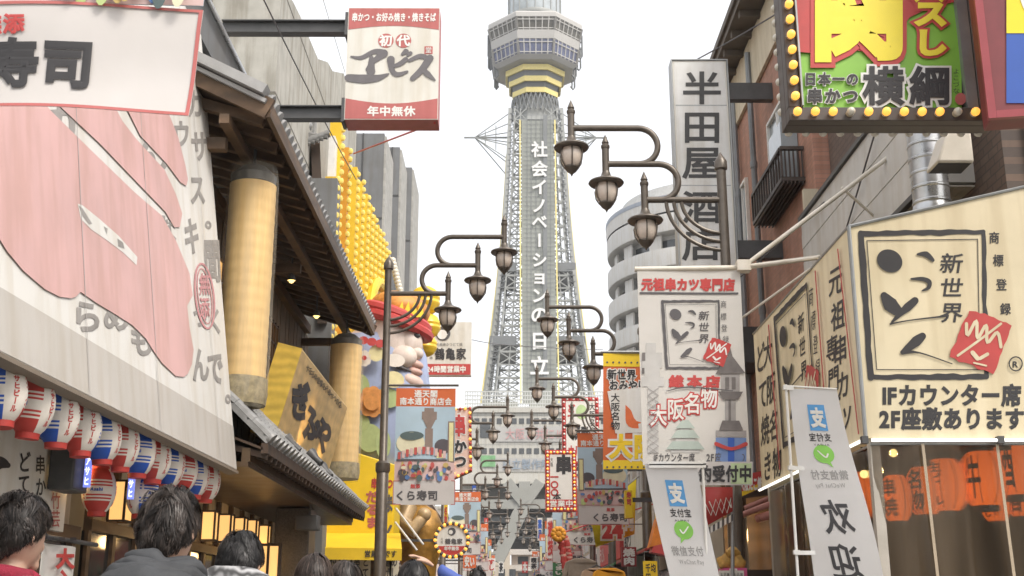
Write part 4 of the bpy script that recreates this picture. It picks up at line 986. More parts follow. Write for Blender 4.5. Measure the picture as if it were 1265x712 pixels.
# ================================================================== TOWN BANNERS ON THE LAMP POLES
b_or = cloth_mat('banner_orange_cloth', (.70, .17, .06), .15); b_sky = cloth_mat('banner_sky_cloth', (.46, .60, .70), .15); b_wh = cloth_mat('banner_white_cloth', (.62, .59, .57), .12)
pr = [mat('print_brown', (.26, .20, .17), .8), mat('print_cream', (.74, .70, .50), .8), mat('print_dark_green', (.10, .14, .14), .8), mat('print_pale_pink', (.66, .48, .46), .8), mat('print_lime', (.50, .60, .25), .8), mat('print_dark', (.10, .09, .10), .8), mat('print_blue', (.12, .22, .45), .8), mat('print_ochre', (.55, .40, .15), .8), mat('print_red', (.50, .10, .09), .8), mat('print_pale_yellow', (.78, .72, .38), .8)]
def town_banner(X0, X1, Y, z0, z1, zp, label, side, full=True, pole=None, tilt=0.0, grp='town banners on the lamp poles'):
    """cloth from z0 to z1, white lower panel from zp to z0"""
    w, h = X1 - X0, z1 - z0; rng = random.Random(int(Y * 10))
    ph = rng.uniform(0, 6)
    fl = (lambda x: x) if side < 0 else (lambda x: w - x)
    def mp(off):
        return lambda a, b: V((X0 + a + tilt * (z1 - zp - (b + z0 - zp)) * .0, Y + .03 * math.sin(a * 5 + ph + b * 1.3) * (1 - .4 * b / h) - off, z0 + b))
    k = max(1, Y / 20) * .006
    t = thing('town_banner', label, 'banner', (X0 + w / 2, Y, zp), grp)
    m = MB(); m.rect(0, 0, w, h * .80, mp(0), 1, 12, 10); m.rect(0, h * .80, w, h, mp(0), 0, 12, 3); m.build('cloth', [b_or, b_sky], t)
    m = MB()
    def rect(x0, y0, x1, y1, mi, lay=1): m.rect(min(fl(x0), fl(x1)), y0, max(fl(x0), fl(x1)), y1, mp(k * lay), mi, 4, 1)
    def disc(cx, cy, rx, ry, mi, lay=1): m.disc(fl(cx), cy, rx, ry, mp(k * lay), mi, 18)
    q = h * .80
    rect(.0, 0, w, q * .26, 3, 1)                                             # crowd ground
    rect(w * .50, q * .40, w * .63, q * .70, 0, 1.2); rect(w * .44, q * .82, w * .69, q * .93, 0, 1.2); m.poly([(fl(w * .46), q * .82), (fl(w * .67), q * .82), (fl(w * .60), q * .70), (fl(w * .53), q * .70)][:: (1 if side < 0 else -1)], mp(k * 1.2), 0); rect(w * .48, q * .93, w * .64, q * .98, 0, 1.2)
    disc(w * .26, q * .50, w * .24, q * .15, 1, 1.5); disc(w * .28, q * .60, w * .20, q * .06, 2, 2)   # a pale hill with dark trees
    rect(w * .88, q * .24, w * .99, q * .80, 0, 1.5); rect(w * .90, q * .26, w * .97, q * .78, 9, 2)
    disc(w * .80, q * .46, w * .14, q * .10, 5, 1.1); rect(w * .70, q * .3, w * .80, q * .50, 9, 1.3)
    n = 12
    arcp = [(w * (.05 + .82 * i / n), q * (.28 + .07 * math.sin(PI * i / n))) for i in range(n + 1)]
    for i in range(n):
        x, y = arcp[i]; rect(x, y, x + w * .05, y + q * .10, 3 if i % 2 else 8, 2.4)
    rect(.03 * w, q * .26, w * .87, q * .285, 5, 2.5)
    for i in range(46):
        x = rng.uniform(.03, .95) * w; y = rng.uniform(.01, .22) * q; disc(x, y, w * rng.uniform(.02, .05), q * rng.uniform(.02, .05), rng.choice([4, 5, 6, 7, 8, 1, 3, 2, 5]), 3 + .05 * i)
    m.build('picture', pr, t)
    m = MB(); m.text('通天閣', mp(k * 1.5), (w * .30, h * .895, w * .70, h * .985), 0, wt=.03); m.text('南本通り商店会', mp(k * 1.5), (w * .06, h * .81, w * .94, h * .90), 0, wt=.03); m.build('lettering', white, t)
    hp = z0 - zp; m = MB(); mpp = lambda off: (lambda a, b: V((X0 - .015 + a, Y - .02 - off + .015 * math.sin(a * 4 + ph), zp + b)))
    W2 = w + .03
    m.rect(0, 0, W2, hp, mpp(0), 0, 8, 1); lp = m.build('lower_panel', b_wh, t); fix(lp, t)
    m = MB(); f = (lambda a, b: (a, b)) if side < 0 else (lambda a, b: (1 - b, 1 - a))
    a, b = f(.03, .73); m.text('くら寿司', mpp(k), (W2 * a, hp * .16, W2 * b, hp * .60), 0, wt=.035)
    a, b = f(.28, .44); m.text('無添', mpp(k), (W2 * a, hp * .66, W2 * b, hp * .86), 1, wt=.035)
    bw = .012
    m.rect(0, 0, W2, bw, mpp(k * .8), 2); m.rect(0, hp - bw, W2, hp, mpp(k * .8), 2); m.rect(0, bw, bw, hp - bw, mpp(k * .8), 2); m.rect(W2 - bw, bw, W2, hp - bw, mpp(k * .8), 2)
    m.build('lettering', [ink2, red, softred], lp)
    m = MB(); xp = pole; m.tube([(xp, Y, z1 + .05), ((X1 if side < 0 else X0) + .05 * -side, Y, z1 + .05)], .02, 8); m.tube([(xp, Y, zp + .02), ((X1 if side < 0 else X0), Y, zp + .02)], .012, 6); m.build_each('rod', darkmetal, t)
    return t
Y = 19.2; town_banner(P(488, 550, Y).x, P(562, 550, Y).x, Y, P(525, 594, Y).z, P(525, 480, Y).z, P(525, 624, Y).z, 'large orange-topped town banner with a white panel on the left, right of the giant figure', -1, pole=-2.02)
BZ0, BZ1, BZP = P(525, 594, 19.2).z, P(525, 480, 19.2).z, P(525, 624, 19.2).z
lt = ['small orange-topped town banner under the arrow-shaped skewer sign', 'tiny orange-topped town banner just right of the round bulb sign', 'tiny orange-topped town banner on the left below the tower strut', 'tiny orange-topped town banner, farthest on the left']
for i, (x, y) in enumerate(LLp[2:6]): town_banner(x + .18, x + 1.15, y, BZ0, BZ1, BZP, lt[i], -1, pole=x)
Y = 24; town_banner(P(714, 590, Y).x, P(775, 590, Y).x, Y, P(740, 624, Y).z, P(740, 535, Y).z, P(740, 649, Y).z, 'large orange-topped town banner with a white panel on the right, below the red bordered signs', 1, pole=2.82)
Y = 31.9; town_banner(P(694, 600, Y).x, P(741, 600, Y).x, Y, P(720, 656, Y).z, P(715, 589, Y).z, P(715, 674, Y).z, 'middle-sized orange-topped town banner on the right, half behind the larger one', 1, pole=2.8)
rt = ['small orange-topped town banner on the right, just left of two larger ones', 'tiny orange-topped town banner on the right above the far house', 'tiny orange-topped town banner on the right side, second farthest', 'tiny orange-topped town banner, farthest on the right']
for i, (x, y) in enumerate(((2.8, 39.2), (2.8, 47), (2.8, 55), (2.8, 71))): town_banner(x - 1.30, x - .33, y, BZ0 - .1, BZ1 - .1, BZP - .1, rt[i], 1, pole=x)
# the nearest banner, hanging above the viewer: its white panel swings a little
Y = 3.05
nbn = thing('town_banner', 'nearest town banner at the upper left, only its big white lower panel in view', 'banner', P(30, 140, Y), 'town banners on the lamp poles')
c00, c10, c11, c01 = P(-200, 128, Y), P(232, 141, Y - .03), P(251, 12, Y + .02), P(-200, 2, Y)
def qm(off):
    def f(a, b):
        p = c00.lerp(c10, a).lerp(c01.lerp(c11, a), b); return V((p.x, p.y - off + .012 * math.sin(a * 7 + 1) + .008 * math.sin(b * 5), p.z - .006 * math.sin(a * 6 + .5)))
    return f
m = MB(); m.rect(0, 0, 1, 1, qm(0), 0, 24, 6); lp = m.build('lower_panel', b_wh, nbn); fix(lp, nbn)
qx = lambda px: (px + 200) / 445
m = MB(); m.text('くら', qm(.005), (qx(-150), .17, qx(-24), .62), 0, wt=.04); m.text('寿司', qm(.005), (qx(-14), .17, qx(122), .66), 0, wt=.045); m.text('無添', qm(.005), (qx(-22), .68, qx(33), .88), 1, wt=.045)
bw = .011
m.rect(0, 0, 1, .028, qm(.004), 2, 20, 1); m.rect(0, .972, 1, 1, qm(.004), 2, 20, 1); m.rect(0, .028, bw, .972, qm(.004), 2, 1, 6); m.rect(1 - bw, .028, 1, .972, qm(.004), 2, 1, 6)
m.build('lettering', [ink, red, softred], lp)
m = MB(); up = V((0, 0, 1)); hgt = .9
def qp(off): return lambda a, b: c01.lerp(c11, a) + V((.04 * b, -off, .01 + hgt * b))
m.rect(0, 0, 1, 1.9, qp(0), 0, 12, 8); m.build('cloth', b_sky, nbn)
m = MB(); m.rect(0, .0, 1, .35, qp(.004), 3, 12, 1); rng = random.Random(3)
for i in range(70): m.disc(rng.random() * .96 + .02, rng.random() * .28 + .03, .02, .06, qp(.005 + .0002 * i), rng.choice([4, 5, 6, 7, 8, 1, 2, 5]), 14)
m.build('picture', pr, nbn)
m = MB(); z_ = (c01.z + hgt * 1.9); m.tube([(-2.02, Y, z_), (c11.x + .1, Y, z_)], .02); m.build('rod', darkmetal, nbn)
# ================================================================== the brush-style shop mark used on three signs
def shop_mark(mb, mp, box, blk, rd, wh, mp2, mp3):
    """box (x0, y0, x1, y1) with y0 the top; drawn in fractions of the square frame"""
    x0, y0, x1, y1 = box
    g = lambda p: (x0 + (x1 - x0) * p[0], y0 + (y1 - y0) * p[1])
    sw = abs(x1 - x0)
    rng = random.Random(5)
    def st(pts, ws, mi=blk, f=mp): mb.stroke([g(p) for p in pts], [w * sw for w in ws], f, mi)
    for a, b, w in (((.0, .01), (1.0, .0), .042), ((1.0, .0), (1.02, 1.0), .036), ((1.02, 1.0), (.10, 1.0), .046), ((.08, 1.0), (.0, .01), .05)):
        n = 14; pts = [(a[0] + (b[0] - a[0]) * i / n + rng.uniform(-.004, .004), a[1] + (b[1] - a[1]) * i / n + rng.uniform(-.004, .004)) for i in range(n + 1)]
        st(pts, [w * rng.uniform(.75, 1.15) for _ in pts])
    for a, b in (((.05, .06), (.95, .05)), ((.95, .05), (.97, .95)), ((.97, .95), (.13, .95)), ((.13, .95), (.05, .06))): st([a, b], [.007, .007])
    def blob(cx, cy, rx, ry, rot=0): mb.poly([g((cx + (rx * math.cos(a)) * math.cos(rot) - ry * math.sin(a) * math.sin(rot), cy + rx * math.cos(a) * math.sin(rot) + ry * math.sin(a) * math.cos(rot))) for a in [2 * PI * i / 26 for i in range(26)]], mp, blk)
    blob(.235, .20, .105, .078, .25)
    st([(.46, .155), (.53, .155), (.585, .195)], [.015, .05, .03])
    st([(.41, .325), (.50, .325), (.555, .345), (.55, .385), (.50, .405)], [.015, .035, .04, .03, .012])
    st([(.19, .44), (.24, .50), (.31, .555)], [.06, .12, .075]); st([(.44, .475), (.38, .52), (.32, .565), (.25, .625)], [.06, .07, .045, .014])
    st([(.24, .635), (.40, .61), (.70, .58)], [.014, .010, .016])
    st([(.50, .72), (.45, .755), (.35, .825)], [.06, .085, .045]); st([(.34, .83), (.48, .835), (.74, .91)], [.04, .012, .008])
    for c, y in (('新', .14), ('世', .31), ('界', .48)):
        a = g((.64, y + .15)); b = g((.84, y)); mb.text(c, mp, (a[0], a[1], b[0], b[1]), blk, wt=.015, skew=.12)
    sx, sy = .915, .775
    q = [(sx - .03, sy - .235), (sx + .31, sy - .13), (sx + .165, sy + .20), (sx - .20, sy + .085)]
    qq = []
    for i in range(4):
        for j in range(9): f_ = j / 9; a_, b_ = q[i], q[(i + 1) % 4]; e_ = .02 * math.sin(PI * f_); qq.append((a_[0] + (b_[0] - a_[0]) * f_ + rng.uniform(-.010, .010) + e_ * (b_[1] - a_[1]), a_[1] + (b_[1] - a_[1]) * f_ + rng.uniform(-.010, .010) - e_ * (b_[0] - a_[0])))
    mb.poly([g(p) for p in qq], mp2, rd)
    for pts, w in (([(sx - .06, sy - .14), (sx - .05, sy - .06), (sx + .02, sy - .16), (sx + .03, sy - .04), (sx + .10, sy - .13), (sx + .11, sy - .01), (sx + .19, sy - .08), (sx + .22, sy + .02)], .026), ([(sx - .13, sy + .08), (sx + .05, sy - .03), (sx + .22, sy - .14)], .020), ([(sx - .01, sy + .06), (sx + .03, sy + .10)], .036), ([(sx + .05, sy + .10), (sx + .11, sy + .07)], .028), ([(sx + .0, sy + .13), (sx + .1, sy + .15)], .014)):
        mb.stroke([g(p) for p in pts], [w * sw] * len(pts), mp3, wh)
# ================================================================== RIGHT: corner sign with the brush mark
XC, YC = 2.9, 9.46
frL = rightwall(XC, 13.45, 0); frF = front(XC, YC, 0)
zB, zT = 2.74, 4.53
cs = thing('corner_sign', 'big cream backlit corner sign with black brush writing and a red seal on the right', 'sign', (XC, YC, zB))
bl = mat('backlit_cream', (.70, .61, .42), .42, var=.09, scale=1.1, dirt=.14, bump=.12, bscale=3, emit=(.76, .64, .38), estr=.05)
def ztop(a): return zT + a * .235
m = MB(); wF = 2.6
m.hexa([(XC + .01, YC, zB), (XC + wF, YC, zB), (XC + wF, YC, ztop(wF)), (XC + .01, YC, zT)], [(XC + .01, YC + .2, zB), (XC + wF, YC + .2, zB), (XC + wF, YC + .2, ztop(wF)), (XC + .01, YC + .2, zT)]); m.build('front_panel', bl, cs)
m = MB(); m.box((XC, YC + .012, zB), (XC + .18, 13.45, zT)); m.build('side_panel', bl, cs)
m = MB(); m.tube([(XC, YC - .005, zB - .02), (XC, YC - .005, zT + .01)], .018, 8); m.tube([(XC, YC - .005, zT + .01), (XC + wF, YC - .005, ztop(wF) + .01)], .014, 6); m.tube([(XC, YC, zT + .01), (XC, 13.45, zT + .01)], .014, 6); m.build('edge_frame', steel, cs)
m = MB(); pm = frF.pmp(.004); pm2 = frF.pmp(.007); pm3 = frF.pmp(.010)
shop_mark(m, pm, (1063, 287, 1215, 466), 0, 1, 2, pm2, pm3)
m.text('1Fカウンター席', pm, (1086, 503, 1262, 474), 0, wt=.045); m.text('2F座敷あります', pm, (1086, 532, 1266, 503), 0, wt=.045)
for c, x, y in (('商', 1228, 294), ('標', 1233, 322), ('登', 1237, 352), ('録', 1242, 382)): m.text(c, pm, (x - 7, y + 8, x + 7, y - 8), 0, wt=.02)
n = 24; m.stroke([(1254 + 8 * math.cos(2 * PI * i / n), 450 + 8.5 * math.sin(2 * PI * i / n)) for i in range(n + 1)], [1.6] * (n + 1), pm, 0, 2); m.text('R', pm, (1250, 455.5, 1258, 444.5), 0, wt=.03)
pmL = frL.pmp(.004); pmL2 = frL.pmp(.007); pmL3 = frL.pmp(.010)
class _Q: pass
def quadmap(c, off):
    """bilinear map of the unit square on to four photo points of the side panel"""
    f = frL.pmp(off)
    def g(u, v):
        x = (1 - u) * (1 - v) * c[0][0] + u * (1 - v) * c[1][0] + u * v * c[2][0] + (1 - u) * v * c[3][0]
        y = (1 - u) * (1 - v) * c[0][1] + u * (1 - v) * c[1][1] + u * v * c[2][1] + (1 - u) * v * c[3][1]
        return f(x, y)
    return g
cq = ((958, 393), (998, 352), (1009, 528), (966, 552))
shop_mark(m, quadmap(cq, .004), (0, 0, 1, 1), 0, 1, 2, quadmap(cq, .007), quadmap(cq, .010))
def side_col(s, ptop, pbot, w, wt=.018):
    n = len(s)
    for i, c in enumerate(s):
        f_ = (i + .5) / n; x = ptop[0] + (pbot[0] - ptop[0]) * f_; y = ptop[1] + (pbot[1] - ptop[1]) * f_; h = abs(pbot[1] - ptop[1]) / n * .92
        m.text(c, quadmap(((x - w / 2, y - h / 2 + w * .35), (x + w / 2, y - h / 2 - w * .35), (x + w / 2, y + h / 2 - w * .2), (x - w / 2, y + h / 2 + w * .2)), .004), (0, 1, 1, 0), 0, wt=wt)
side_col('元祖串カツ', (1031, 325), (1046, 540), 18); side_col('専門店', (1027, 412), (1033, 525), 15); side_col('大阪名物', (947, 412), (962, 594), 12); side_col('どて焼き', (938, 420), (950, 598), 11)
side_col('商標登録', (1001, 352), (1012, 470), 6, .0)
for (xa, ya), (xb, yb) in (((1038, 308), (1064, 536)), ((1010, 335), (1026, 552)), ((952, 402), (966, 580))):
    m.stroke([(xa, ya), (xb, yb)], [1.6, 1.6], pmL, 1)
m.build('lettering', [ink, red, cream], cs)
m = MB(); m.tube([(XC + .04, YC - .03, zB - .02), (XC + 1.05, YC - .03, zB - .02)], .014, 8); m.tube([(XC + 1.1, YC - .03, zB - .02), (XC + wF, YC - .03, zB - .02)], .014, 8); m.tube([(XC - .03, YC, zB - .02), (XC - .03, 13.45, zB - .02)], .014, 8); m.build_each('tube_light', led, cs)
m = MB()
for x in (XC - .02, XC + 1.075): m.box((x - .025, YC - .06, zB - .05), (x + .025, YC, zB + .01))
m.build_each('clip', dsteel, cs)
# the eatery under it
ce = thing('corner_eatery', 'open corner eatery behind clear vinyl curtains with orange lanterns inside', 'eatery', (4.2, 11.5, 0))
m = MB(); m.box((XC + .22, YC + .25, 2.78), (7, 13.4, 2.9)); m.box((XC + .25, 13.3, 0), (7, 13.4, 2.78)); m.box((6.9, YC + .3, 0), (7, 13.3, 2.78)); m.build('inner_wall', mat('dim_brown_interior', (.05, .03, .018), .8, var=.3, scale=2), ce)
m = MB(); m.box((XC + .25, YC + .3, .02), (6.9, 13.3, .06)); m.build('floor', mat('eatery_floor', (.12, .10, .09), .7), ce)
m = MB(); m.box((XC + .5, 11.0, .06), (6.5, 11.5, 1.05)); m.build('counter', wood_m, ce)
m = MB()
for x, y in ((XC + .05, YC + .1), (XC + .05, 13.35)): m.box((x, y - .04, 0), (x + .08, y + .04, zB))
m.build_each('post', mat('pale_post', (.50, .46, .40), .6), ce)
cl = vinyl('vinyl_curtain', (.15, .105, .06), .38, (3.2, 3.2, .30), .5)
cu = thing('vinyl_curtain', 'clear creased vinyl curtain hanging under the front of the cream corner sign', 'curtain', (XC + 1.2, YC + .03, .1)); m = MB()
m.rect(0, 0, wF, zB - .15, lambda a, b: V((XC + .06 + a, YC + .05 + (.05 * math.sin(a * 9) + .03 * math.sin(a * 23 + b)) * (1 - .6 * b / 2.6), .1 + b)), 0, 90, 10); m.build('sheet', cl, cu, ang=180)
m = MB(); 
for a in (.42, 1.02, 1.72): m.rect(a - .012, 0, a + .012, zB - .15, lambda a_, b: V((XC + .06 + a_ - (b - 1.2) * .02, YC - .02, .1 + b)), 0, 1, 6)
m.build_each('seam', mat('seam_tape', (.42, .34, .24), .4), cu)
m = MB(); m.tube([(XC + .05, YC + .05, zB - .04), (XC + wF, YC + .05, zB - .04)], .012); m.build('rail', steel, cu)
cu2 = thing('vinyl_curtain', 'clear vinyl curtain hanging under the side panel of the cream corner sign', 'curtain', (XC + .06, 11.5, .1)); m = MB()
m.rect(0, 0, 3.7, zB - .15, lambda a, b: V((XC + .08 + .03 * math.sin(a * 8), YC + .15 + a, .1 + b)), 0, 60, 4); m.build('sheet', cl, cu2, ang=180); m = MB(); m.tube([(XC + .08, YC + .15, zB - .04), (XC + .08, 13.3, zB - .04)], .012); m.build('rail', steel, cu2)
o_l = mat('orange_lantern_paper', (.75, .16, .03), .6, var=.1, scale=6, emit=(1, .16, .012), estr=.34)
def olant(px, py, R, hh, txt, label, Y=10.35, first={}):
    q = P(px, py, Y); t = thing('orange_lantern', label, 'lantern', q, 'orange lanterns behind the vinyl curtain'); hh *= .5
    prof = [(R * math.sqrt(max(.02, 1 - (abs(s) ** 2.1) * .86)) * (1 if i % 2 else .985), s * hh) for i, s in enumerate([-1 + 2 * j / 20 for j in range(21)])]
    m = MB(); m.lathe(prof, q, 28); m.build('paper_body', o_l, t, ang=80)
    m = MB(); m.lathe([(.001, hh + .03), (R * .5, hh + .03), (R * .5, hh - .03)], q, 18); m.lathe([(R * .5, -hh + .03), (R * .5, -hh - .03), (.001, -hh - .03)], q, 18); m.tube([q + V((0, 0, hh)), V((q.x, q.y, 2.79))], .006)
    for k in range(9):
        a = 2 * PI * k / 9; m.tube([q + V((r * math.cos(a) * 1.01, r * math.sin(a) * 1.01, z)) for r, z in prof[::2]], .0035, 4)
    m.build('rim', ink, t)
    m = MB(); f = lambda x, z: q + V(((R + .006) * math.cos(-PI / 2 - .75 + x / R), (R + .006) * math.sin(-PI / 2 - .75 + x / R), z)); m.text(txt, f, (-.07, -hh * .8, .07, hh * .8), 0, vert=True, wt=.02); m.build('lettering', mat('lantern_ink', (.06, .02, .012), .6), t)
for a in ((1060, 612, .15, .42, 'どて', 'orange lantern at the corner, partly behind the white flag'), (1107, 616, .15, .42, '串焼', 'small orange lantern under the two bare bulbs, left in the row behind the curtain'), (1141, 607, .16, .44, '名物', 'second orange lantern from the left in the row behind the curtain'), (1166, 600, .19, .48, '生ビール', 'orange lantern with a long column of writing, middle of the row behind the curtain'), (1214, 592, .22, .50, '牛', 'large round orange lantern with one stroke character, right of the middle behind the curtain'), (1255, 578, .24, .52, '酒', 'largest orange lantern with a bold dark character at the right edge of the photo')): olant(*a)
for a in ((1229, 624, .14, .34, 'うまい', 'low small orange lantern under the large round one', 11.6), (1259, 618, .14, .34, '酒', 'low small orange lantern under the largest one at the right edge', 11.6)): olant(*a)
for px, py, lb in ((1085, 581, 'bare glowing bulb near the corner, lower right of the pair'), (1103, 560, 'bare glowing bulb highest behind the curtain'), (1067, 586, 'small bare glowing bulb just right of the white flag')):
    q = P(px, py, 10.0); t = thing('bare_bulb', lb, 'bulb', q, 'bare bulbs behind the vinyl curtain'); m = MB(); m.ball(q, .035, 8); m.build('glass', bulb_core, t); m = MB(); m.tube([q + V((0, 0, .03)), V((q.x, q.y, 2.79))], .01); m.build('cord', ink, t)
point('eatery_bulb', P(1085, 581, 10.0), 14, r=.034); point('eatery_bulb', P(1103, 560, 10.0), 10, r=.034)

# ------------------------------------------------------------------ marquee sign with bulbs
a = P(968, 140, 7.5); fr = front(P(974, 150, 7.5).x, 7.5, P(985, 151, 7.5).z)
w = P(1232, 150, 7.5).x - fr.o.x; h = 2.1
mq = thing('marquee_sign', 'bulb-edged sign with red and green sheet and yellow letters at the upper right', 'sign', fr.pt(0, 0))
m = MB(); fr.slab(m, 0, 0, w, h, -.20, -.06); fr.slab(m, 0, 0, w, .10, -.06, .03); fr.slab(m, 0, .1, .085, h, -.06, .03); fr.slab(m, w - .12, .1, w, h, -.06, .03)
m.build('cabinet', mat('marquee_dark', (.075, .062, .055), .5, var=.2), mq, bevel=.006)
m = MB(); fr.slab(m, .088, .10, .10, h, -.06, .06); fr.slab(m, w - .20, .10, w - .125, h, -.06, .02); m.build_each('inner_frame', steel, mq)
pm = lambda c: fr.pmp(c)
m = MB(); sh_ = lambda c: (lambda x, y: fr.pmp(c + .004 * math.sin(x * .05) + .003 * math.sin(y * .07 + x * .02))(x, y))
m.rect(980, -170, 1190, 137, sh_(-.03), 0, 20, 20); sheet = m.build('sheet', green, mq); fix(sheet, mq)
m = MB(); m.poly([(980, 62), (981, -170), (1150, -170), (1185, 0), (1150, 8), (1125, 20), (1090, 66), (1040, 58), (1000, 64)], pm(-.018), 0); m.build('red_field', red, sheet)
m = MB(); m.text('関', pm(-.012), (1000, 78, 1122, -70), 0, wt=.095); m.text('大', pm(-.012), (1128, 2, 1168, -40), 0, wt=.14); m.text('スし', pm(-.012), (1128, 70, 1172, -2), 0, vert=True, wt=.14); m.build('letter_edge', red, sheet)
m = MB(); m.text('関', pm(-.006), (1000, 78, 1122, -70), 0, wt=.05); m.text('大', pm(-.006), (1128, 2, 1168, -40), 0, wt=.06); m.text('スし', pm(-.006), (1128, 70, 1172, -2), 0, vert=True, wt=.06); m.build('yellow_letters', mat('letter_yellow', (.85, .70, .05), .5, var=.04), sheet)
m = MB(); bx = [('横綱', (1063, 133, 1178, 78)), ('日本一の', (993, 106, 1062, 88)), ('串かつ', (996, 129, 1062, 107))]
for s, b in bx: m.text(s, pm(-.012), b, 0, wt=.09, pad=.1)
m.build('letter_halo', white, sheet)
m = MB()
for s, b in bx: m.text(s, pm(-.005), b, 0, wt=.03 if len(s) == 2 else .04, pad=.1)
m.text('よこづな', pm(-.005), (1177, 116, 1186, 84), 0, vert=True); m.build('black_letters', ink, sheet)
m = MB(); m.disc(1187, 122, 7, 7.5, pm(-.005), 0); m.build('seal', softred, sheet)
bm = MB()
bm.ball((0, -.038, 0), 1, 8, 0, (.030, .036, .030)); bm.lathe([(.026, 0), (.023, .022), (.001, .024)], (0, 0, 0), 10, 1, Matrix.Rotation(PI / 2, 3, 'X'))
on_, off_ = [], []; i = 0; n = 12
pts = [(.05 + (w - .1) * k / (n - 1), .05) for k in range(n)] + [p for k in range(1, 18) for p in ((.043, .05 + .117 * k), (w - .055, .05 + .117 * k))]
for i, p in enumerate(pts): (off_ if i % 6 == 3 else on_).append(fr.pt(p[0], p[1], .03))
sock = mat('socket_cream', (.60, .52, .36), .5)
parts_at('bulb', bm, [bulb_on, sock], mq, on_); parts_at('bulb', bm, [bulb_off, sock], mq, off_)
bb_ = MB(); bb_.ball((0, .012, 0), 1, 6, 0, (.030, .03, .030))
parts_at('rear_bulb', bb_, [bulb_off], mq, [fr.pt(.05 + (w - .1) * k / (n - 1), .012, -.20) for k in range(n)] + [fr.pt(.010, .05 + .117 * k, -.20) for k in range(1, 18)])
m = MB(); m.beam(fr.pt(w - .1, 1.2, -.25), (4.5, 7.75, fr.o.z + 1.2), .1); m.build('bracket', dsteel, mq)
# the next sign behind its right edge
q0 = P(1226, 142, 7.0)
s2 = thing('panel_sign', 'maroon framed sign with a blue and yellow panel cut by the right photo edge', 'sign', (q0.x, 7, q0.z)); f2 = Fr((q0.x, 7.0, q0.z), (1, -.18, 0), (0, 0, 1))
m = MB(); f2.slab(m, 0, 0, 1.7, 2.1, -.28, 0); m.build('cabinet', mat('maroon', (.20, .035, .04), .5, var=.12), s2, bevel=.01)
m = MB(); f2.slab(m, -.03, -.03, .02, 2.1, -.02, .02); f2.slab(m, .021, -.03, 1.7, .02, -.02, .02); m.build('edge_frame', mat('maroon_bright', (.32, .05, .06), .4), s2)
m = MB(); pm2 = f2.pmp(.006); m.rect(1243, -200, 1420, 128, pm2, 0); m.rect(1243, -200, 1420, 42, f2.pmp(.009), 1); m.build('face', [blue, mat('panel_yellow', (.85, .68, .02), .5, var=.04)], s2)
m = MB(); m.disc(1300, -12, 42, 46, f2.pmp(.012), 0); m.disc(1302, -14, 30, 34, f2.pmp(.015), 1); m.build('emblem', [white, mat('violet', (.30, .12, .40), .5)], s2)
m = MB(); m.beam(f2.pt(1.0, 1.2, -.30), (4.6, 7.4, q0.z + 1.2), .08); m.build('bracket', dsteel, s2)

# ------------------------------------------------------------------ hanging cloth with the brush mark
Y = 11.5
a = P(787, 334, Y); tr = P(914, 332, Y); bot = P(800, 575, Y); fr = front(a.x, Y, bot.z); w = tr.x - a.x; h = a.z - bot.z
hc = thing('hanging_cloth', 'large white hanging cloth with black frame mark, red seal and red writing over the street', 'banner', (a.x + w / 2, Y, bot.z))
def cm(off): return lambda u, v: fr.pt(u, v, off + .018 * math.sin(u * 4.2 + v * .8) * (1 - v / h * .6) + .010 * math.sin(v * 3.1 + 1))
def cpm(off):
    def f(px, py): u, v = fr.hit(px, py); return cm(off)(u, v)
    return f
m = MB(); m.rect(0, 0, w, h, cm(0), 0, 20, 26); m.build('cloth', cloth_mat('cloth_white', (.72, .70, .66), .2), hc, ang=180)
m = MB(); shop_mark(m, cpm(.006), (818, 372, 888, 455), 0, 1, 2, cpm(.009), cpm(.012))
for c, x, y in (('商', 894, 376), ('標', 894, 391), ('登', 895, 405), ('録', 897, 419)): m.text(c, cpm(.006), (x - 4, y + 5, x + 4, y - 5), 0)
m.rect(790, 361.5, 912, 364, cpm(.006), 0, 8, 1); m.stroke([(823, 484), (850, 479), (905, 483)], [1, 2, 1], cpm(.006), 0)
m.text('1Fカウンター席', cpm(.006), (806, 572, 858, 560), 0, wt=.02); m.text('2F座敷あり', cpm(.006), (872, 572, 922, 559), 0, wt=.02)
m.text('元祖串カツ専門店', cpm(.006), (792, 360, 908, 344), 1, wt=.06); m.text('総本店', cpm(.006), (824, 481, 892, 462), 1, wt=.06, pad=.2)
for k, c in enumerate('大阪名物'): m.text(c, cpm(.006), (802 + 21 * k, 528 - 7.5 * k, 824 + 21 * k, 500 - 7.5 * k), 1, wt=.09)
for k, c in enumerate('大阪名物'): m.text(c, cpm(.010), (802 + 21 * k, 528 - 7.5 * k, 824 + 21 * k, 500 - 7.5 * k), 2, wt=.02)
m.build('lettering', [ink2, red, white], hc)
gp_ = [mat('print_grey', (.36, .34, .33), .8, var=.15, scale=8), mat('print_pale_grey', (.55, .54, .52), .8), mat('print_dark_grey', (.17, .155, .15), .8, var=.2, scale=8), mat('print_sage', (.45, .52, .47), .8), mat('print_flag_blue', (.18, .27, .50), .8)]
m = MB(); f = cpm(.006); f2_ = cpm(.009)      # tower print, castle print, grey carved stone
for x0, y0, x1, y1 in ((798, 424, 810, 436), (793, 436, 818, 455), (796, 455, 815, 466), (793, 466, 820, 478), (800, 478, 813, 560)): m.rect(x0, y1, x1, y0, f, 1)
for k in range(9): m.stroke([(800, 480 + 9 * k), (813, 489 + 9 * k)], [.8, .8], f2_, 0); m.stroke([(813, 480 + 9 * k), (800, 489 + 9 * k)], [.8, .8], f2_, 0)
for x0, y0, x1, y1 in ((793, 436, 797, 446), (793, 455, 796, 462)): m.rect(x0, y1, x1, y0, f2_, 2)
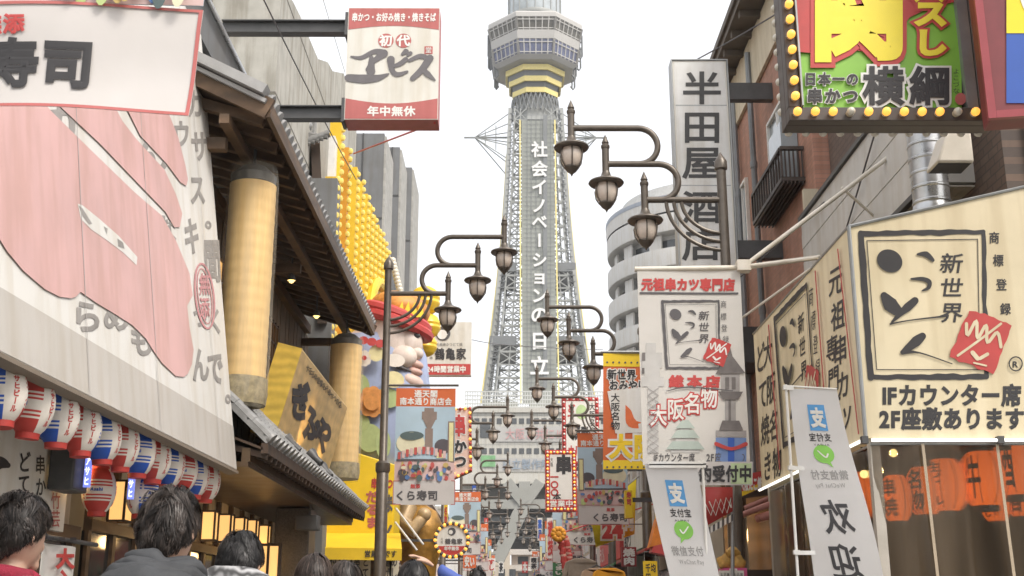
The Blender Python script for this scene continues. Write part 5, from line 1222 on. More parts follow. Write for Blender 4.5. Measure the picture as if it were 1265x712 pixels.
m.poly([(884, 462), (893, 448), (899, 440), (902, 428), (905, 440), (911, 448), (921, 461)], f, 2); m.rect(891, 484, 914, 462, f, 0); m.rect(896, 481, 901, 466, f2_, 2); m.rect(904, 481, 909, 466, f2_, 2)   # grey stone lantern
m.poly([(887, 484), (918, 484), (912, 494), (893, 494)], f, 2); m.rect(896, 520, 909, 494, f, 0); m.rect(900, 520, 903, 494, f2_, 2); m.poly([(888, 532), (892, 520), (913, 520), (918, 532)], f, 2); m.rect(884, 540, 922, 532, f, 0)
for y, w_ in ((520, 12), (532, 18), (546, 24)): m.poly([(846 - w_, y + 10), (846 - w_ + 8, y), (846 + w_ - 8, y), (846 + w_, y + 10)], f, 3); m.rect(846 - w_ + 6, y + 14, 846 + w_ - 6, y + 10, f, 1)
m.rect(884, 572, 922, 541, f, 4); m.stroke([(884, 549), (903, 555), (921, 549)], [5, 4, 5], f2_, 5); m.rect(899, 571, 907, 541, cpm(.012), 6)
m.build('print', gp_ + [red, blue], hc)
m = MB(); m.rect(860, 600, 929, 571, lambda px, py: fr.pmp(.03)(px, py), 0, 6, 2); ct = m.build('notice_strip', b_wh, hc); fix(ct, hc)
m = MB(); m.rect(902, 598.5, 927.5, 573, fr.pmp(.036), 1); m.text('予約受付中', fr.pmp(.042), (846, 597, 928, 575), 0, wt=.04); m.build('lettering', [ink, mat('pale_green', (.50, .62, .36), .7)], ct)
m = MB(); q1 = P(1012, 318, 12.2)
m.tube([P(784, 333, Y), P(915, 331, Y), q1], .028, 10); wp = mat('cream_pipe', (.68, .64, .56), .5, var=.08, dirt=.1)
m.tube([P(918, 330, Y), PX(1130, 170, 4.25)], .024, 10); m.tube([P(918, 330, Y), PX(1012, 318, 3.05)], .018); m.tube([PX(1040, 232, 3.55), PX(1085, 272, 4.0)], .016); m.tube([P(918, 392, 11.6), PX(1060, 290, 3.2)], .012)
m.box(P(918, 330, Y) - V((.07, .07, .05)), P(918, 330, Y) + V((.07, .07, .06)))
m.build('pipe_frame', wp, hc)
# yellow-ended souvenir banner
Y = 17; a = P(745, 437, Y); fr = front(a.x, Y, P(750, 580, Y).z); w = .86; h = a.z - fr.o.z
ob_ = thing('souvenir_banner', 'orange banner with yellow dotted ends left of the hanging white cloth', 'banner', (a.x + w / 2, Y, fr.o.z))
cm2 = lambda off: (lambda px, py: (lambda uv: fr.pt(uv[0], uv[1], off + .02 * math.sin(uv[0] * 5 + uv[1] * 1.5)))(fr.hit(px, py)))
m = MB(); m.rect(745, 580, 812, 437, cm2(0), 0, 10, 14); m.build('cloth', b_or, ob_)
m = MB()
for y0, y1 in ((437, 453), (569, 580)):
    m.rect(745, y1, 812, y0, cm2(.006), 0, 8, 1)
    for k in range(8): m.disc(750 + 7.5 * k, (y0 + y1) / 2 + 3, 1.2, 1.2, cm2(.012), 1)
m.poly([(750, 484), (812, 476), (812, 534), (760, 536)], cm2(.006), 2); m.build('print', [yellow, ink2, white], ob_)
m = MB(); m.text('新世界', cm2(.008), (750, 470, 786, 456), 1, wt=.12); m.text('おみやげ', cm2(.008), (752, 483, 800, 469), 1, wt=.12); m.text('大阪', cm2(.008), (752, 568, 812, 536), 1, wt=.13); m.build('letter_halo', [ink, white], ob_)
m = MB(); m.text('新世界', cm2(.014), (750, 470, 786, 456), 0, wt=.03); m.text('おみやげ', cm2(.014), (752, 483, 800, 469), 0, wt=.03); m.text('大阪名物', cm2(.014), (754, 532, 766, 486), 0, vert=True, wt=.02); m.text('大阪', cm2(.014), (752, 568, 812, 536), 1, wt=.05); m.text('ヒ', cm2(.014), (768, 530, 806, 484), 2, wt=.13); m.build('lettering', [ink, yellow, orange], ob_)
m = MB(); m.tube([P(742, 435, Y), V((3.5, Y, P(742, 435, Y).z))], .02); m.build('rod', steel, ob_)

# ------------------------------------------------------------------ tall vertical signboard
Y = 17; a = P(843, 330, Y); tl = P(830, 75, Y); tr = P(897, 74, Y); fr = front(tl.x, Y, 5.3); w = tr.x - tl.x; h = tl.z - 5.3
vs_ = box_sign('vertical_signboard', 'tall white vertical signboard with dark characters behind the largest right street lamp', fr, w, h, .26, mat('sign_face_cool', (.72, .72, .70), .5, var=.05, dirt=.16), offwhite, trim=.03)
m = MB()
for k, (c, y) in enumerate((('半', 109), ('田', 157), ('屋', 201), ('酒', 256), ('店', 302))): m.text(c, fr.pmp(.010), (841, y + 22, 893, y - 22), 0, wt=.02)
m.build('lettering', mat('sign_dark_grey', (.055, .055, .055), .6), vs_)
m = MB()
for y in (131, 230): zz = P(860, y, Y).z - 5.3; m.rect(.03, zz, w - .03, zz + .015, fr.mp(.007))
m.build('panel_joint', steel, vs_)
m = MB(); fr.slab(m, -.02, 0, .0, h, -.27, .02); fr.slab(m, w, 0, w + .02, h, -.27, .02); fr.slab(m, -.02, h, w + .02, h + .02, -.27, .02); m.build('edge_frame', steel, vs_)
m = MB()
for y0 in (100, 295): q = P(900, y0 + 14, 17.1); m.box((tr.x + .01, 17.05, q.z - .14), (4.2, 17.2, q.z + .14))
m.build_each('bracket', dsteel, vs_)

# ------------------------------------------------------------------ brick building
bk = thing('brick_building', 'brown brick building with a small railed balcony behind the corner sign', 'building', (5.5, 17.5, 0))
m = MB(); m.box((4.2, 15.0, 0), (9, 21.0, 10.9)); m.build('wall', brickm, bk)
m = MB(); m.box((3.75, 14.9, 10.9), (9, 21.2, 11.02)); m.box((3.70, 14.9, 11.02), (9, 21.3, 11.14)); 
for k in range(9): m.box((3.8, 15.2 + .7 * k, 10.78), (4.2, 15.3 + .7 * k, 10.9))
m.build('eaves', mat('dark_eave', (.12, .10, .08), .7), bk)
m = MB(); m.box((4.14, 15.0, 9.9), (4.19, 21.0, 10.85)); m.build('frieze', plaster, bk)
fr = rightwall(4.2, 21, 0)
windows(bk, fr, (1.0,), (7.2,), .8, 1.5); windows(bk, fr, (3.6,), (7.4,), 1.3, 1.5); windows(bk, fr, (3.0,), (3.6,), 1.4, 1.6)
for y, x in ((20.05, 4.12), (19.7, 4.12), (18.25, 4.1)):
    m = MB(); m.tube([(x, y, 0), (x, y, 10.6)], .05, 8); m.lathe([(.06, 0), (.065, .06), (.06, .12)], (x, y, 6), 10); m.lathe([(.06, 0), (.065, .06), (.06, .12)], (x, y, 8.5), 10)
    m.build('drain_pipe', mat('pipe_grey', (.24, .25, .26), .5, .2), bk)
m = MB(); y0, y1, x0, x1, z0, z1 = 15.5, 17.5, 3.86, 4.2, 7.30, 7.70
m.box((x0, y0, z0 - .06), (x1, y1, z0)); 
for k in range(6): m.box((x0 + 0.02 + .055 * k, y0, z0 - .1), (x0 + .04 + .055 * k, y1, z0 - .061))
N = 12
for k in range(N + 1): yy = y0 + (y1 - y0) * k / N; m.box((x0, yy - .015, z0), (x0 + .03, yy + .015, z1))
for yy in (y0, y1):
    for k in range(1, 6): m.box((x0 + .06 * k, yy - .012, z0), (x0 + .06 * k + .02, yy + .012, z1))
    m.box((x0, yy - .03, z1), (x1, yy + .03, z1 + .05))
m.box((x0 - .01, y0 + .031, z1), (x0 + .05, y1 - .031, z1 + .05)); m.build('balcony', mat('balcony_brown', (.055, .04, .032), .5, .2), bk)
m = MB(); m.box((3.95, 15.75, 7.31), (4.19, 16.5, 8.25)); m.build('balcony_screen', glass_w, bk)
m = MB(); q = P(922, 400, 19); m.box((3.8, 18.7, 5.3), (4.2, 20.8, 5.9)); m.box((3.4, 20, 6.9), (4.2, 20.6, 7.35)); m.build_each('sign_bracket', dsteel, bk)
# pale sided building with duct
sd_ = thing('sided_building', 'building with pale siding fascia and brown brick wall above the cream corner sign', 'building', (5.5, 12, 0))
m = MB(); m.box((4.4, 9.7, 2.9), (9, 14.95, 9)); m.build('wall', bricks2, sd_)
sid = mat('pale_siding', (.56, .55, .52), .6, var=.06, dirt=.1)
m = MB()
for k in range(6): m.box((3.93 + .006 * (k % 2), 10.35, 5.28 + .19 * k), (4.4, 14.9, 5.28 + .19 * k + .186))
m.build('siding', sid, sd_)
m = MB(); m.box((3.90, 10.3, 5.22), (3.96, 14.93, 5.275)); m.box((3.90, 10.3, 6.425), (4.4, 14.93, 6.48)); m.build('trim', dsteel, sd_)
m = MB()
for k in range(5): m.box((3.97 + .085 * k, 10.35, 5.235), (4.05 + .085 * k, 14.9, 5.25))
m.build('soffit', mat('lined_soffit', (.50, .47, .41), .6), sd_)
m = MB(); m.box((4.0, 14.91, 2.9), (4.2, 14.99, 6.9)); m.build('corner_trim', plaster, sd_)
fr = front(4.62, 9.69, 5.0); windows(sd_, fr, (0.0, 1.1), (0.1,), 1.0, 1.4, frame=dsteel, gl=glass_d)
t = thing('exhaust_duct', 'shiny galvanised round duct rising in front of the pale siding', 'duct', (4.0, 10.15, 3)); q = P(1150, 240, 10.1); m = MB()
prof = []
z = 4.3
while z < 6.4: prof += [(.165, z), (.165, z + .10), (.172, z + .11), (.172, z + .125), (.165, z + .135)]; z += .14
m.lathe(prof, (q.x, 10.1, 0), 24); m.build('pipe', galv, t, ang=25); m = MB(); m.lathe([(.20, 4.2), (.20, 4.7), (.19, 4.86), (.168, 4.95)], (q.x, 10.1, 0), 24); m.build('collar', galv, t)
t = thing('vent_hood', 'cream metal vent hood beside the round duct', 'hood', P(1180, 205, 9.75)); a = P(1150, 208, 9.55); b = P(1196, 208, 9.55)
m = MB(); zz = P(1180, 170, 9.55).z; zc = a.z
prof = [(0, 0)] + [(.42 * math.cos(PI / 2 * k / 8), (zz - zc) * math.sin(PI / 2 * k / 8)) for k in range(9)]
m.hexa([V((a.x, 9.4, zc)), V((b.x, 9.4, zc)), V((b.x, 9.4, zz)), V((a.x + .12, 9.4, zz))], [V((a.x, 9.69, zc)), V((b.x, 9.69, zc)), V((b.x, 9.69, zz + .02)), V((a.x + .12, 9.69, zz + .02))]); m.build('hood_shell', mat('hood_cream', (.60, .55, .46), .45, var=.08), t, bevel=.02)
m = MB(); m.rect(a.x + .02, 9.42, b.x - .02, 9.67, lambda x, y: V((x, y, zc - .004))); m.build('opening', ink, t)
# ------------------------------------------------------------------ white pole flags
def flag(label, px0, py0, Y, wid, mirror, lean, zoff=0, pole_px=None, grow=0.0, loops=True):
    q = P(px0, py0, Y); t = thing('pole_flag', label, 'flag', (q.x, Y, 0.1), 'white pole flags on the right'); Lh = 1.85
    def cmf(off):
        def f(u, v): return V((q.x + u * (1 + grow * v) + lean(v), Y - off + .035 * math.sin(u * 7 + v * 2.2) * min(1, v * 1.2) + .03 * math.sin(v * 4.1), q.z - v - .03 * u))
        return f
    m = MB(); m.rect(0, 0, wid, Lh, cmf(0), 0, 14, 30); m.build('cloth', cloth_mat('flag_white', (.75, .74, .73), .35), t, ang=180)
    k = .004; m = MB(); W_ = wid
    X = lambda f: (W_ * (1 - f) if mirror else W_ * f)
    def rr(x0, y0, x1, y1): return (min(X(x0), X(x1)), y1, max(X(x0), X(x1)), y0)
    g = cmf(k); n = 8
    m.rect(*[rr(.33, .12, .67, .32)[i] for i in (0, 1, 2, 3)], g, 0, 6, 6)
    b = rr(.36, .14, .64, .30); m.text('支', cmf(k * 1.8), b, 1, wt=.05, mirror=mirror)
    m.disc(W_ * .5, .50, W_ * .185, .072, g, 2, 24); m.poly([(W_ * (.5 + (-.08 if not mirror else .08)), .55), (W_ * .5, .565), (W_ * (.5 + (-.12 if not mirror else .12)), .605)], g, 2)
    sg_ = -1 if mirror else 1
    m.stroke([(W_ * (.5 - .07 * sg_), .50), (W_ * (.5 - .02 * sg_), .525), (W_ * (.5 + .10 * sg_), .475)], [.012, .012, .008], cmf(k * 1.8), 1)
    m.text('支付宝', g, rr(.30, .335, .72, .405), 3, wt=.02, mirror=mirror); m.text('ALIPAY', g, rr(.36, .415, .66, .44), 3, mirror=mirror)
    m.text('微信支付', g, rr(.16, .62, .80, .70), 4, wt=.02, mirror=mirror); m.text('WeChat Pay', g, rr(.26, .715, .76, .765), 4, wt=.0, mirror=mirror)
    for i, c in enumerate('欢迎光'): m.text(c, g, rr(.28, .84 + .33 * i, .76, 1.12 + .33 * i), 3, wt=.02, mirror=mirror, skew=.1)
    m.build('lettering', [mat('flag_blue', (.10, .32, .62), .6), white, mat('flag_green', (.22, .52, .08), .6), ink, mat('flag_grey', (.33, .32, .31), .7)], t)
    m = MB()
    pt = q if pole_px is None else P(pole_px, py0, Y)
    m.tube([(pt.x, Y, .1), (pt.x, Y, q.z + .03)], .011, 10); m.tube([(pt.x - .02, Y, q.z + .02), (q.x + wid, Y, q.z + .005 - .03 * wid)], .008, 8); m.lathe([(.2, 0), (.2, .1), (.05, .14)], (pt.x, Y, .1), 16)
    m.build('pole', white, t)
    m = MB()
    for v in ((.0, .62, 1.25) if loops else (0.0, .02)): m.box((pt.x - .022, Y - .022, q.z - v - .012), (pt.x + .022, Y + .022, q.z - v + .02)); m.beam((pt.x, Y - .02, q.z - v), (q.x + .03 + lean(v), Y - .02, q.z - v), .006, .03)
    m.build('loop', white, t)
flag('white pole flag seen from behind with mirrored writing, in front of the cream corner sign', 975, 480, 9.0, .37, True, lambda v: .065 * v, pole_px=971, grow=.27)
flag('white leaning flag with readable writing under the large hanging cloth', 796, 573, 9.2, .41, False, lambda v: .20 * v, pole_px=868, loops=False, grow=-.12)
# ================================================================== RIGHT: farther signs and stalls
def marq(name, label, px0, py0, px1, py1, Y, body, face, pitch, r, mats, d=.25, margin=.12, arm=None):
    a = P(px0, py1, Y); b = P(px1, py1, Y); tl = P(px0, py0, Y); fr = front(a.x, Y, a.z); w, h = b.x - a.x, tl.z - a.z
    t = thing(name, label, 'sign', fr.pt(w / 2, 0)); m = MB(); fr.slab(m, 0, 0, w, h, -d, 0); m.build('cabinet', body, t)
    m = MB(); m.rect(margin, margin, w - margin, h - margin, fr.mp(.006)); m.build('face', face, t)
    e = margin / 2; bulb_border(t, fr, [(e, e), (w - e, e), (w - e, h - e), (e, h - e)], pitch, r, .02, mats)
    m = MB(); m.beam((w + a.x, Y + d + .02, a.z + h * .7), (arm or (a.x + w + 1), Y + d + .02, a.z + h * .7), .08); m.build('bracket', dsteel, t)
    return t, fr, w, h
wface = mat('sign_face_white2', (.72, .70, .66), .5, var=.04)
t, fr, w, h = marq('marquee_sign', 'red bordered sign with a big black skewer character and red circles over the street', 674, 556, 713, 632, 30, red, wface, .085, .03, (white, bulb_on), arm=3.6)
m = MB(); mp = fr.mp(.012); m.text('串', mp, (w * .32, h * .60, w * .86, h * .92), 0, wt=.06); m.text('大阪', mp, (w * .16, h * .72, w * .26, h * .88), 0, vert=True); m.text('元祖', mp, (w * .80, h * .68, w * .90, h * .88), 1, vert=True)
m.text('一〇〇', mp, (w * .16, h * .24, w * .42, h * .62), 1, vert=True, wt=.06); m.text('本', mp, (w * .22, h * .18, w * .5, h * .30), 0, wt=.03); m.build('lettering', [ink, red], t)
m = MB(); m.rect(w * .08, h * .06, w * .92, h * .19, fr.mp(.014)); m.build('red_strip', red, t); m = MB(); m.text('営業中', fr.mp(.02), (w * .12, h * .07, w * .88, h * .18), 0, wt=.03); m.build('white_lettering', white, t)
t, fr, w, h = marq('marquee_sign', 'red bordered white sign with green patch behind the fourth right street lamp', 695, 491, 741, 575, 36, red, wface, .10, .036, (white, red), arm=3.6)
m = MB(); mp = fr.mp(.012); m.text('大阪名物', mp, (w * .74, h * .45, w * .90, h * .92), 0, vert=True, wt=.02); m.text('どて', mp, (w * .14, h * .62, w * .36, h * .90), 1, vert=True, wt=.05); m.text('焼肉', mp, (w * .28, h * .36, w * .72, h * .60), 0, wt=.05); m.text('ホルモン', mp, (w * .15, h * .1, w * .85, h * .3), 1, wt=.05); m.build('lettering', [ink, red], t)
m = MB(); m.disc(w * .53, h * .78, w * .15, h * .11, fr.mp(.010)); m.build('green_patch', mat('pale_green_patch', (.45, .60, .30), .6), t)
# yellow slanting flag with red digits
Y = 25.5; t = thing('yellow_flag', 'yellow slanting cloth with red digits below the right town banner', 'banner', P(760, 672, Y))
fr = front(P(700, 600, Y).x, Y, 0); g = lambda c: (lambda px, py: (lambda uv: fr.pt(uv[0], uv[1], c + .03 * math.sin(uv[0] * 6 + uv[1] * 3)))(fr.hit(px, py)))
m = MB(); m.add([g(0)(x, y) for x, y in ((730, 640), (786, 590), (784, 660), (736, 676))], [(3, 2, 1, 0)]); m.build('cloth', mat('flag_yellow', (.80, .62, .02), .7, var=.06), t, thick=.004)
m = MB(); m.text('24', g(.012), (744, 668, 770, 640), 1, wt=.16); m.text('時間', g(.012), (771, 648, 783, 640), 1, wt=.08); m.text('円', g(.012), (772, 656, 783, 646), 1, wt=.1); m.build('letter_edge', [red, mat('edge_white', (.7, .68, .6), .6)], t)
m = MB(); m.text('24', g(.018), (744, 668, 770, 640), 0, wt=.07); m.build('lettering', red, t)
m = MB(); m.tube([g(0)(729, 636), g(0)(790, 588)], .02); m.build('rod', steel, t)
# small yellow red vertical board
t, fr, w, h = marq('small_board', 'narrow yellow vertical board with red boxes beside the second right lamp pole', 773, 606, 782, 640, 22, yellow, yellow, .6, .01, (yellow, yellow), margin=.02, arm=3.5)
m = MB(); m.text('寿司', fr.mp(.012), (.02, h * .45, w - .02, h * .95), 0, vert=True, wt=.05); m.build('lettering', red, t)
# red paper garland with an orange rosette
t = thing('paper_garland', 'long red paper garland hanging from an orange rosette beside the right banners', 'garland', P(692, 660, 27)); m = MB(); rng = random.Random(9)
fr = front(0, 27, 0)
for s in range(2):
    for i in range(26):
        f_ = i / 25; px = 692 + 10 * f_ + s * 7 + rng.uniform(-1, 1); py = 664 + 62 * f_; q = P(px, py, 27 + .1 * s); m.ball(q, .075, 5, 0 if rng.random() < .8 else 1, (1, .6, .8))
m.build('paper_chain', [red, mat('paper_pink', (.65, .35, .28), .8)], t, smooth=False)
m = MB(); q = P(690, 660, 26.8)
for k in range(10): a = 2 * PI * k / 10; m.ball(q + V((.11 * math.cos(a), 0, .11 * math.sin(a))), .07, 6)
m.ball(q, .10, 8, 0, (1, .7, 1)); m.build('rosette', mat('rosette_orange', (.80, .35, .03), .6), t); m = MB(); m.tube([q, V((3.4, 26.9, q.z + .7))], .015); m.build('cord', red, t)
# clothes hanging in front of a stall
def garment(px, py, Y, col, name, label, sc=1.0):
    q = P(px, py, Y); t = thing('hanging_jacket', label, 'jacket', q, 'jackets hung in front of the right shops'); s = sc
    m = MB(); pts = [(-.10, .0), (-.22, -.05), (-.34, -.45), (-.25, -.50), (-.20, -.25), (-.22, -.75), (.22, -.75), (.20, -.25), (.25, -.50), (.34, -.45), (.22, -.05), (.10, 0)]
    n_ = len(pts); c0 = [q + V((x * s, -.06 + .02 * math.sin(i * 3), z * s)) for i, (x, z) in enumerate(pts)]; c1 = [p + V((0, .12, 0)) for p in c0]
    m.add(c0 + c1, [tuple(range(n_)), tuple(range(n_, 2 * n_))[::-1]] + [(i, i + n_, (i + 1) % n_ + n_, (i + 1) % n_) for i in range(n_)]); m.build('garment', mat(name, col, .85, var=.15, scale=6, bump=.2), t, bevel=.02)
    m = MB(); m.tube([q + V((-.18, 0, -.04)), q + V((0, 0, .04)), q + V((.18, 0, -.04))], .012); m.tube([q + V((0, 0, .04)), q + V((0, 0, .2))], .006); m.build('hanger', dsteel, t)
garment(737, 702, 18, (.55, .38, .25), 'jacket_beige', 'beige jacket hanging low in front of the right shops')
garment(752, 702, 17.5, (.72, .32, .02), 'jacket_orange', 'orange jacket hanging beside the beige one in front of the right shops')
garment(718, 690, 22, (.42, .34, .26), 'jacket_brown', 'brown grey coat hanging left of the beige jacket in front of the right shops', 1.3)
# orange cloth awning behind the leaning flag
t = thing('orange_cloth', 'orange and red draped cloth behind the leaning white flag', 'cloth', P(815, 680, 13)); m = MB(); g = lambda px, py: P(px, py, 13)
m.add([g(803, 676), g(812, 640), g(822, 630), g(835, 668)] + [p + V((0, .3, 0)) for p in (g(803, 676), g(812, 640), g(822, 630), g(835, 668))], [(0, 3, 2, 1), (4, 5, 6, 7), (0, 1, 5, 4), (1, 2, 6, 5), (2, 3, 7, 6), (3, 0, 4, 7)]); m.build('drape', mat('drape_orange', (.72, .22, .03), .8, var=.25, scale=5), t)
m = MB(); m.add([g(805, 682), g(807, 675), g(836, 667), g(838, 690)] + [p + V((0, .25, 0)) for p in (g(805, 682), g(807, 675), g(836, 667), g(838, 690))], [(0, 3, 2, 1), (4, 5, 6, 7), (0, 1, 5, 4), (1, 2, 6, 5), (2, 3, 7, 6), (3, 0, 4, 7)]); m.build('red_hem', red, t)
# yellow price card
t = thing('price_card', 'yellow price card on wire by the second right lamp pole', 'card', P(803, 712, 16)); fr = front(P(795, 720, 16).x, 16, P(795, 722, 16).z); m = MB(); fr.slab(m, 0, 0, .19, .30, -.01, 0); m.build('card', yellow, t); m = MB(); m.text('千円', fr.mp(.004), (.03, .03, .10, .27), 0, vert=True, wt=.03); m.text('均一', fr.mp(.004), (.10, .03, .17, .27), 0, vert=True, wt=.03); m.build('lettering', ink, t); m = MB(); m.tube([fr.pt(.02, .3), fr.pt(.02, .42), fr.pt(.17, .42), fr.pt(.17, .3)], .006); m.build('wire', steel, t)

# stall right of the leaning flag
st_ = thing('snack_stall', 'snack stall with vinyl sides and pink roller awning under the hanging cloth', 'stall', (2.6, 13.9, 0))
Y = 13.9
def pq(px, py, dy=0): return P(px, py, Y + dy)
m = MB(); m.box((pq(914, 700).x, Y, 0), (3.6, Y + 1.4, pq(914, 704).z)); m.build('counter', wood_d, st_)
m = MB(); m.box((pq(968, 700).x, Y - .05, 0), (pq(976, 700).x, Y + .1, pq(970, 600).z)); m.box((pq(918, 700).x, Y, pq(918, 704).z), (pq(920, 700).x + .01, Y + .03, pq(918, 635).z)); m.build_each('post', mat('pale_post', (.5, .46, .4)), st_)
m = MB(); m.rect(pq(920, 700).x, pq(920, 704).z, pq(968, 700).x, pq(920, 638).z, lambda x, z: V((x, Y + .03 * math.sin(x * 30), z)), 0, 20, 4); m.build('vinyl_side', vinyl('stall_vinyl', (.45, .38, .28), .28), st_, ang=180)
m = MB(); m.box((pq(920, 700).x, Y + 1.2, 0), (3.6, Y + 1.3, 3.0)); m.build('back_wall', wood_m, st_)
m = MB(); m.tube([pq(915, 637, -.3), pq(964, 618, -.6)], .035, 10); m.tube([pq(920, 628, 0), pq(964, 610, 0)], .03, 10); m.tube([pq(935, 641, .1), pq(964, 633, -.1)], .05, 10); m.build_each('roller', mat('dusty_pink', (.45, .20, .17), .6), st_)
m = MB(); q = pq(967, 661, -.12); m.lathe([(.001, 0), (.13, 0), (.13, .03), (.001, .03)], q, 24, 0, Matrix.Rotation(-PI / 2, 3, 'X')); m.build('round_plate', red, st_)
point('stall_light', (3.0, 14.6, 2.3), 8)
t = thing('slanted_board', 'yellow edged red board under the lower left corner of the cream sign', 'sign', pq(925, 600)); m = MB()
m.hexa([pq(912, 612), pq(942, 596), pq(942, 582), pq(912, 588)], [pq(912, 612, .2), pq(942, 596, .2), pq(942, 582, .2), pq(912, 588, .2)]); m.build('board', red, t)
m = MB(); m.hexa([pq(911, 616, -.02), pq(943, 601, -.02), pq(943, 595, -.02), pq(911, 610, -.02)], [pq(911, 616, .25), pq(943, 601, .25), pq(943, 595, .25), pq(911, 610, .25)]); m.build('edge', yellow, t)
m = MB(); m.text('大阪たこ焼', lambda px, py: pq(px, py, -.03), (914, 607, 941, 589), 0, wt=.05); m.build('lettering', white, t)
m = MB(); m.hexa([pq(911, 617), pq(965, 610), pq(965, 590), pq(943, 602)], [pq(911, 617, 1), pq(965, 610, 1), pq(965, 590, 1), pq(943, 602, 1)]); m.build('underside', wood_d, t)
t = thing('red_screen', 'red cloth screen with white zigzag lines and a scalloped striped hem', 'screen', pq(886, 650)); fr = front(pq(868, 650, -1.5).x, Y - 1.5, 0); g = fr.pmp
m = MB(); m.poly([(869, 652), (905, 632), (905, 602), (869, 602)], g(0)); m.build('cloth', red, t, thick=.01)
m = MB()
for dx in (0, 6): m.stroke([(870 + dx, 620), (878 + dx, 637), (884 + dx, 617), (892 + dx, 634), (897 + dx, 615), (903, 627)], [1.5] * 6, g(.01), 0, 1)
m.build('zigzag_print', white, t)
m = MB()
for i in range(12): x = 872 + 2.8 * i; y = 655 - 1.55 * i; m.poly([(x, y + 7), (x + 2.6, y + 5.5), (x + 2.6, y - 3), (x, y - 1.5)], g(.012), i % 2)
m.build('striped_hem', [white, ink2], t)
m = MB(); m.tube([pq(905, 712, -1.4), pq(905, 600, -1.4)], .02); m.build('post', steel, t)
tag((lambda m: (m.tube([V((pq(911, 700, -.6).x, Y - .6, 0)), V((pq(911, 700, -.6).x, Y - .6, 3.35))], .09, 12), m.build('utility_pole', darkmetal))[1])(MB()), 'dark round pole between the red screen and the vinyl stall', 'pole')
t = thing('bun_model', 'pile of golden fried bun models on a pink box', 'food model', pq(904, 702, -1)); m = MB(); rng = random.Random(4)
for px, py, r in ((896, 695, .085), (911, 696, .085), (904, 697, .08), (905, 683, .075)):
    q = pq(px, py, -1); k = len(m.v); m.ball(q, r, 10)
    for i in range(k, len(m.v)): m.v[i] += V(noise.noise_vector(m.v[i] * 14)) * .03
m.build_each('bun', mat('fried_gold', (.55, .32, .08), .7, var=.25, scale=14, bump=.4), t)
m = MB(); m.box(pq(894, 712, -1.1), pq(916, 703, -.8)); m.build('pink_box', mat('box_pink', (.62, .10, .25), .5), t); fr = front(pq(894, 712, -1.1).x, Y - 1.1, pq(894, 712, -1.1).z); m = MB(); m.text('串', fr.mp(.004), (.05, .0, .16, .09), 0, wt=.04); m.build('lettering', white, t)
t = thing('menu_strip', 'row of small white menu cards at the bottom of the red screen', 'sign', pq(885, 711, -1.3)); m = MB(); fr = front(pq(872, 716, -1.3).x, Y - 1.3, pq(872, 716, -1.3).z); m2 = MB()
for k in range(3): fr.slab(m, k * .14, 0, k * .14 + .12, .09, -.01, 0); m2.text('お品書', fr.mp(.004), (k * .14 + .01, .015, k * .14 + .11, .07), 0)
m.build_each('card', offwhite, t); m2.build('lettering', ink, t)

# rows of plain shop buildings farther down both sides
def shop(name, label, x0, x1, y0, y1, hgt, wallm, awm, side, txt, signm, tm):
    t = thing(name, label, 'shop', ((x0 + x1) / 2, (y0 + y1) / 2, 0)); m = MB(); m.box((x0, y0, 0), (x1, y1, hgt)); m.build('wall', wallm, t)
    xf = x1 if side < 0 else x0; fr = leftwall(xf, y0, 0) if side < 0 else rightwall(xf, y1, 0); L = y1 - y0
    nw = max(1, int(L / 2.6)); windows(t, fr, [.6 + k * (L - .8) / nw for k in range(nw)], [z for z in (3.9, 6.6, 9.2) if z + 1.4 < hgt], 1.4, 1.3)
    m = MB(); d = 1.0; a = fr.pt(.1, 2.9, .02); b = fr.pt(L - .1, 2.9, .02); c = fr.pt(L - .1, 2.45, d); e = fr.pt(.1, 2.45, d); up = V((0, 0, .05)); m.hexa([a, b, c, e], [a + up, b + up, c + up, e + up]); m.build('awning', awm, t)
    m = MB(); fr.slab(m, .2, .1, L - .2, 2.3, .0, .03); m.build('shop_window', glass_d, t)
    m = MB(); fr.slab(m, .4, 2.95, L - .4, 3.7, .0, .12); f = m.build('sign_panel', signm, t); fix(f, t); m = MB(); m.text(txt, fr.mp(.13), (.6, 3.05, .6 + min(L - 1.2, .62 * len(txt)), 3.6), 0, wt=.03); m.build('lettering', tm, f)
    m = MB(); m.box((x0 - .05, y0 - .05, hgt), (x1 + .05, y1 + .05, hgt + .15)); m.build('parapet', conc2, t)
shops = [(3.5, 9, 21.6, 27.6, 5.6, plaster, red, 1, 'たこ焼', yellow, red, 'cream shop behind the second right lamp pole with red awning'), (3.5, 9, 28, 35, 6.0, conc2, mat('awning_green', (.08, .22, .10), .7), 1, '串かつ', white, ink, 'grey shop with green awning behind the right town banners'),
         (3.5, 9, 35.5, 44, 6.8, bricks2, orange, 1, 'うどん', red, white, 'brown brick shop with orange awning on the right side'), (3.5, 10, 44.6, 56, 6.6, plaster, blue, 1, 'すし', white, ink, 'cream shop with blue awning on the right side'), (3.6, 10, 57, 72, 8.0, conc2, red, 1, '遊技場', yellow, ink, 'grey shop with red awning far along the right side'), (3.6, 10, 73, 95, 8.6, plaster, mat('awning_brown', (.2, .1, .05), .7), 1, '喫茶', white, ink, 'farthest shop on the right side near the tower'),
         (-9, -3.6, 30.5, 36.5, 6.2, conc2, white, -1, 'ふぐ料理', white, ink, 'pale shop behind the golden statue'), (-9, -3.5, 39, 50, 6.0, plaster, red, -1, '串かつ', red, white, 'cream shop with red sign on the left past the golden statue'), (-9, -3.5, 51, 66, 6.2, bricks2, orange, -1, '居酒屋', white, ink, 'brown shop with orange awning far along the left side'), (-9, -3.6, 67, 90, 7.0, conc2, blue, -1, '薬', white, red, 'farthest shop on the left side near the tower')]
for a in shops: shop('shop_building', a[11], *a[:11])
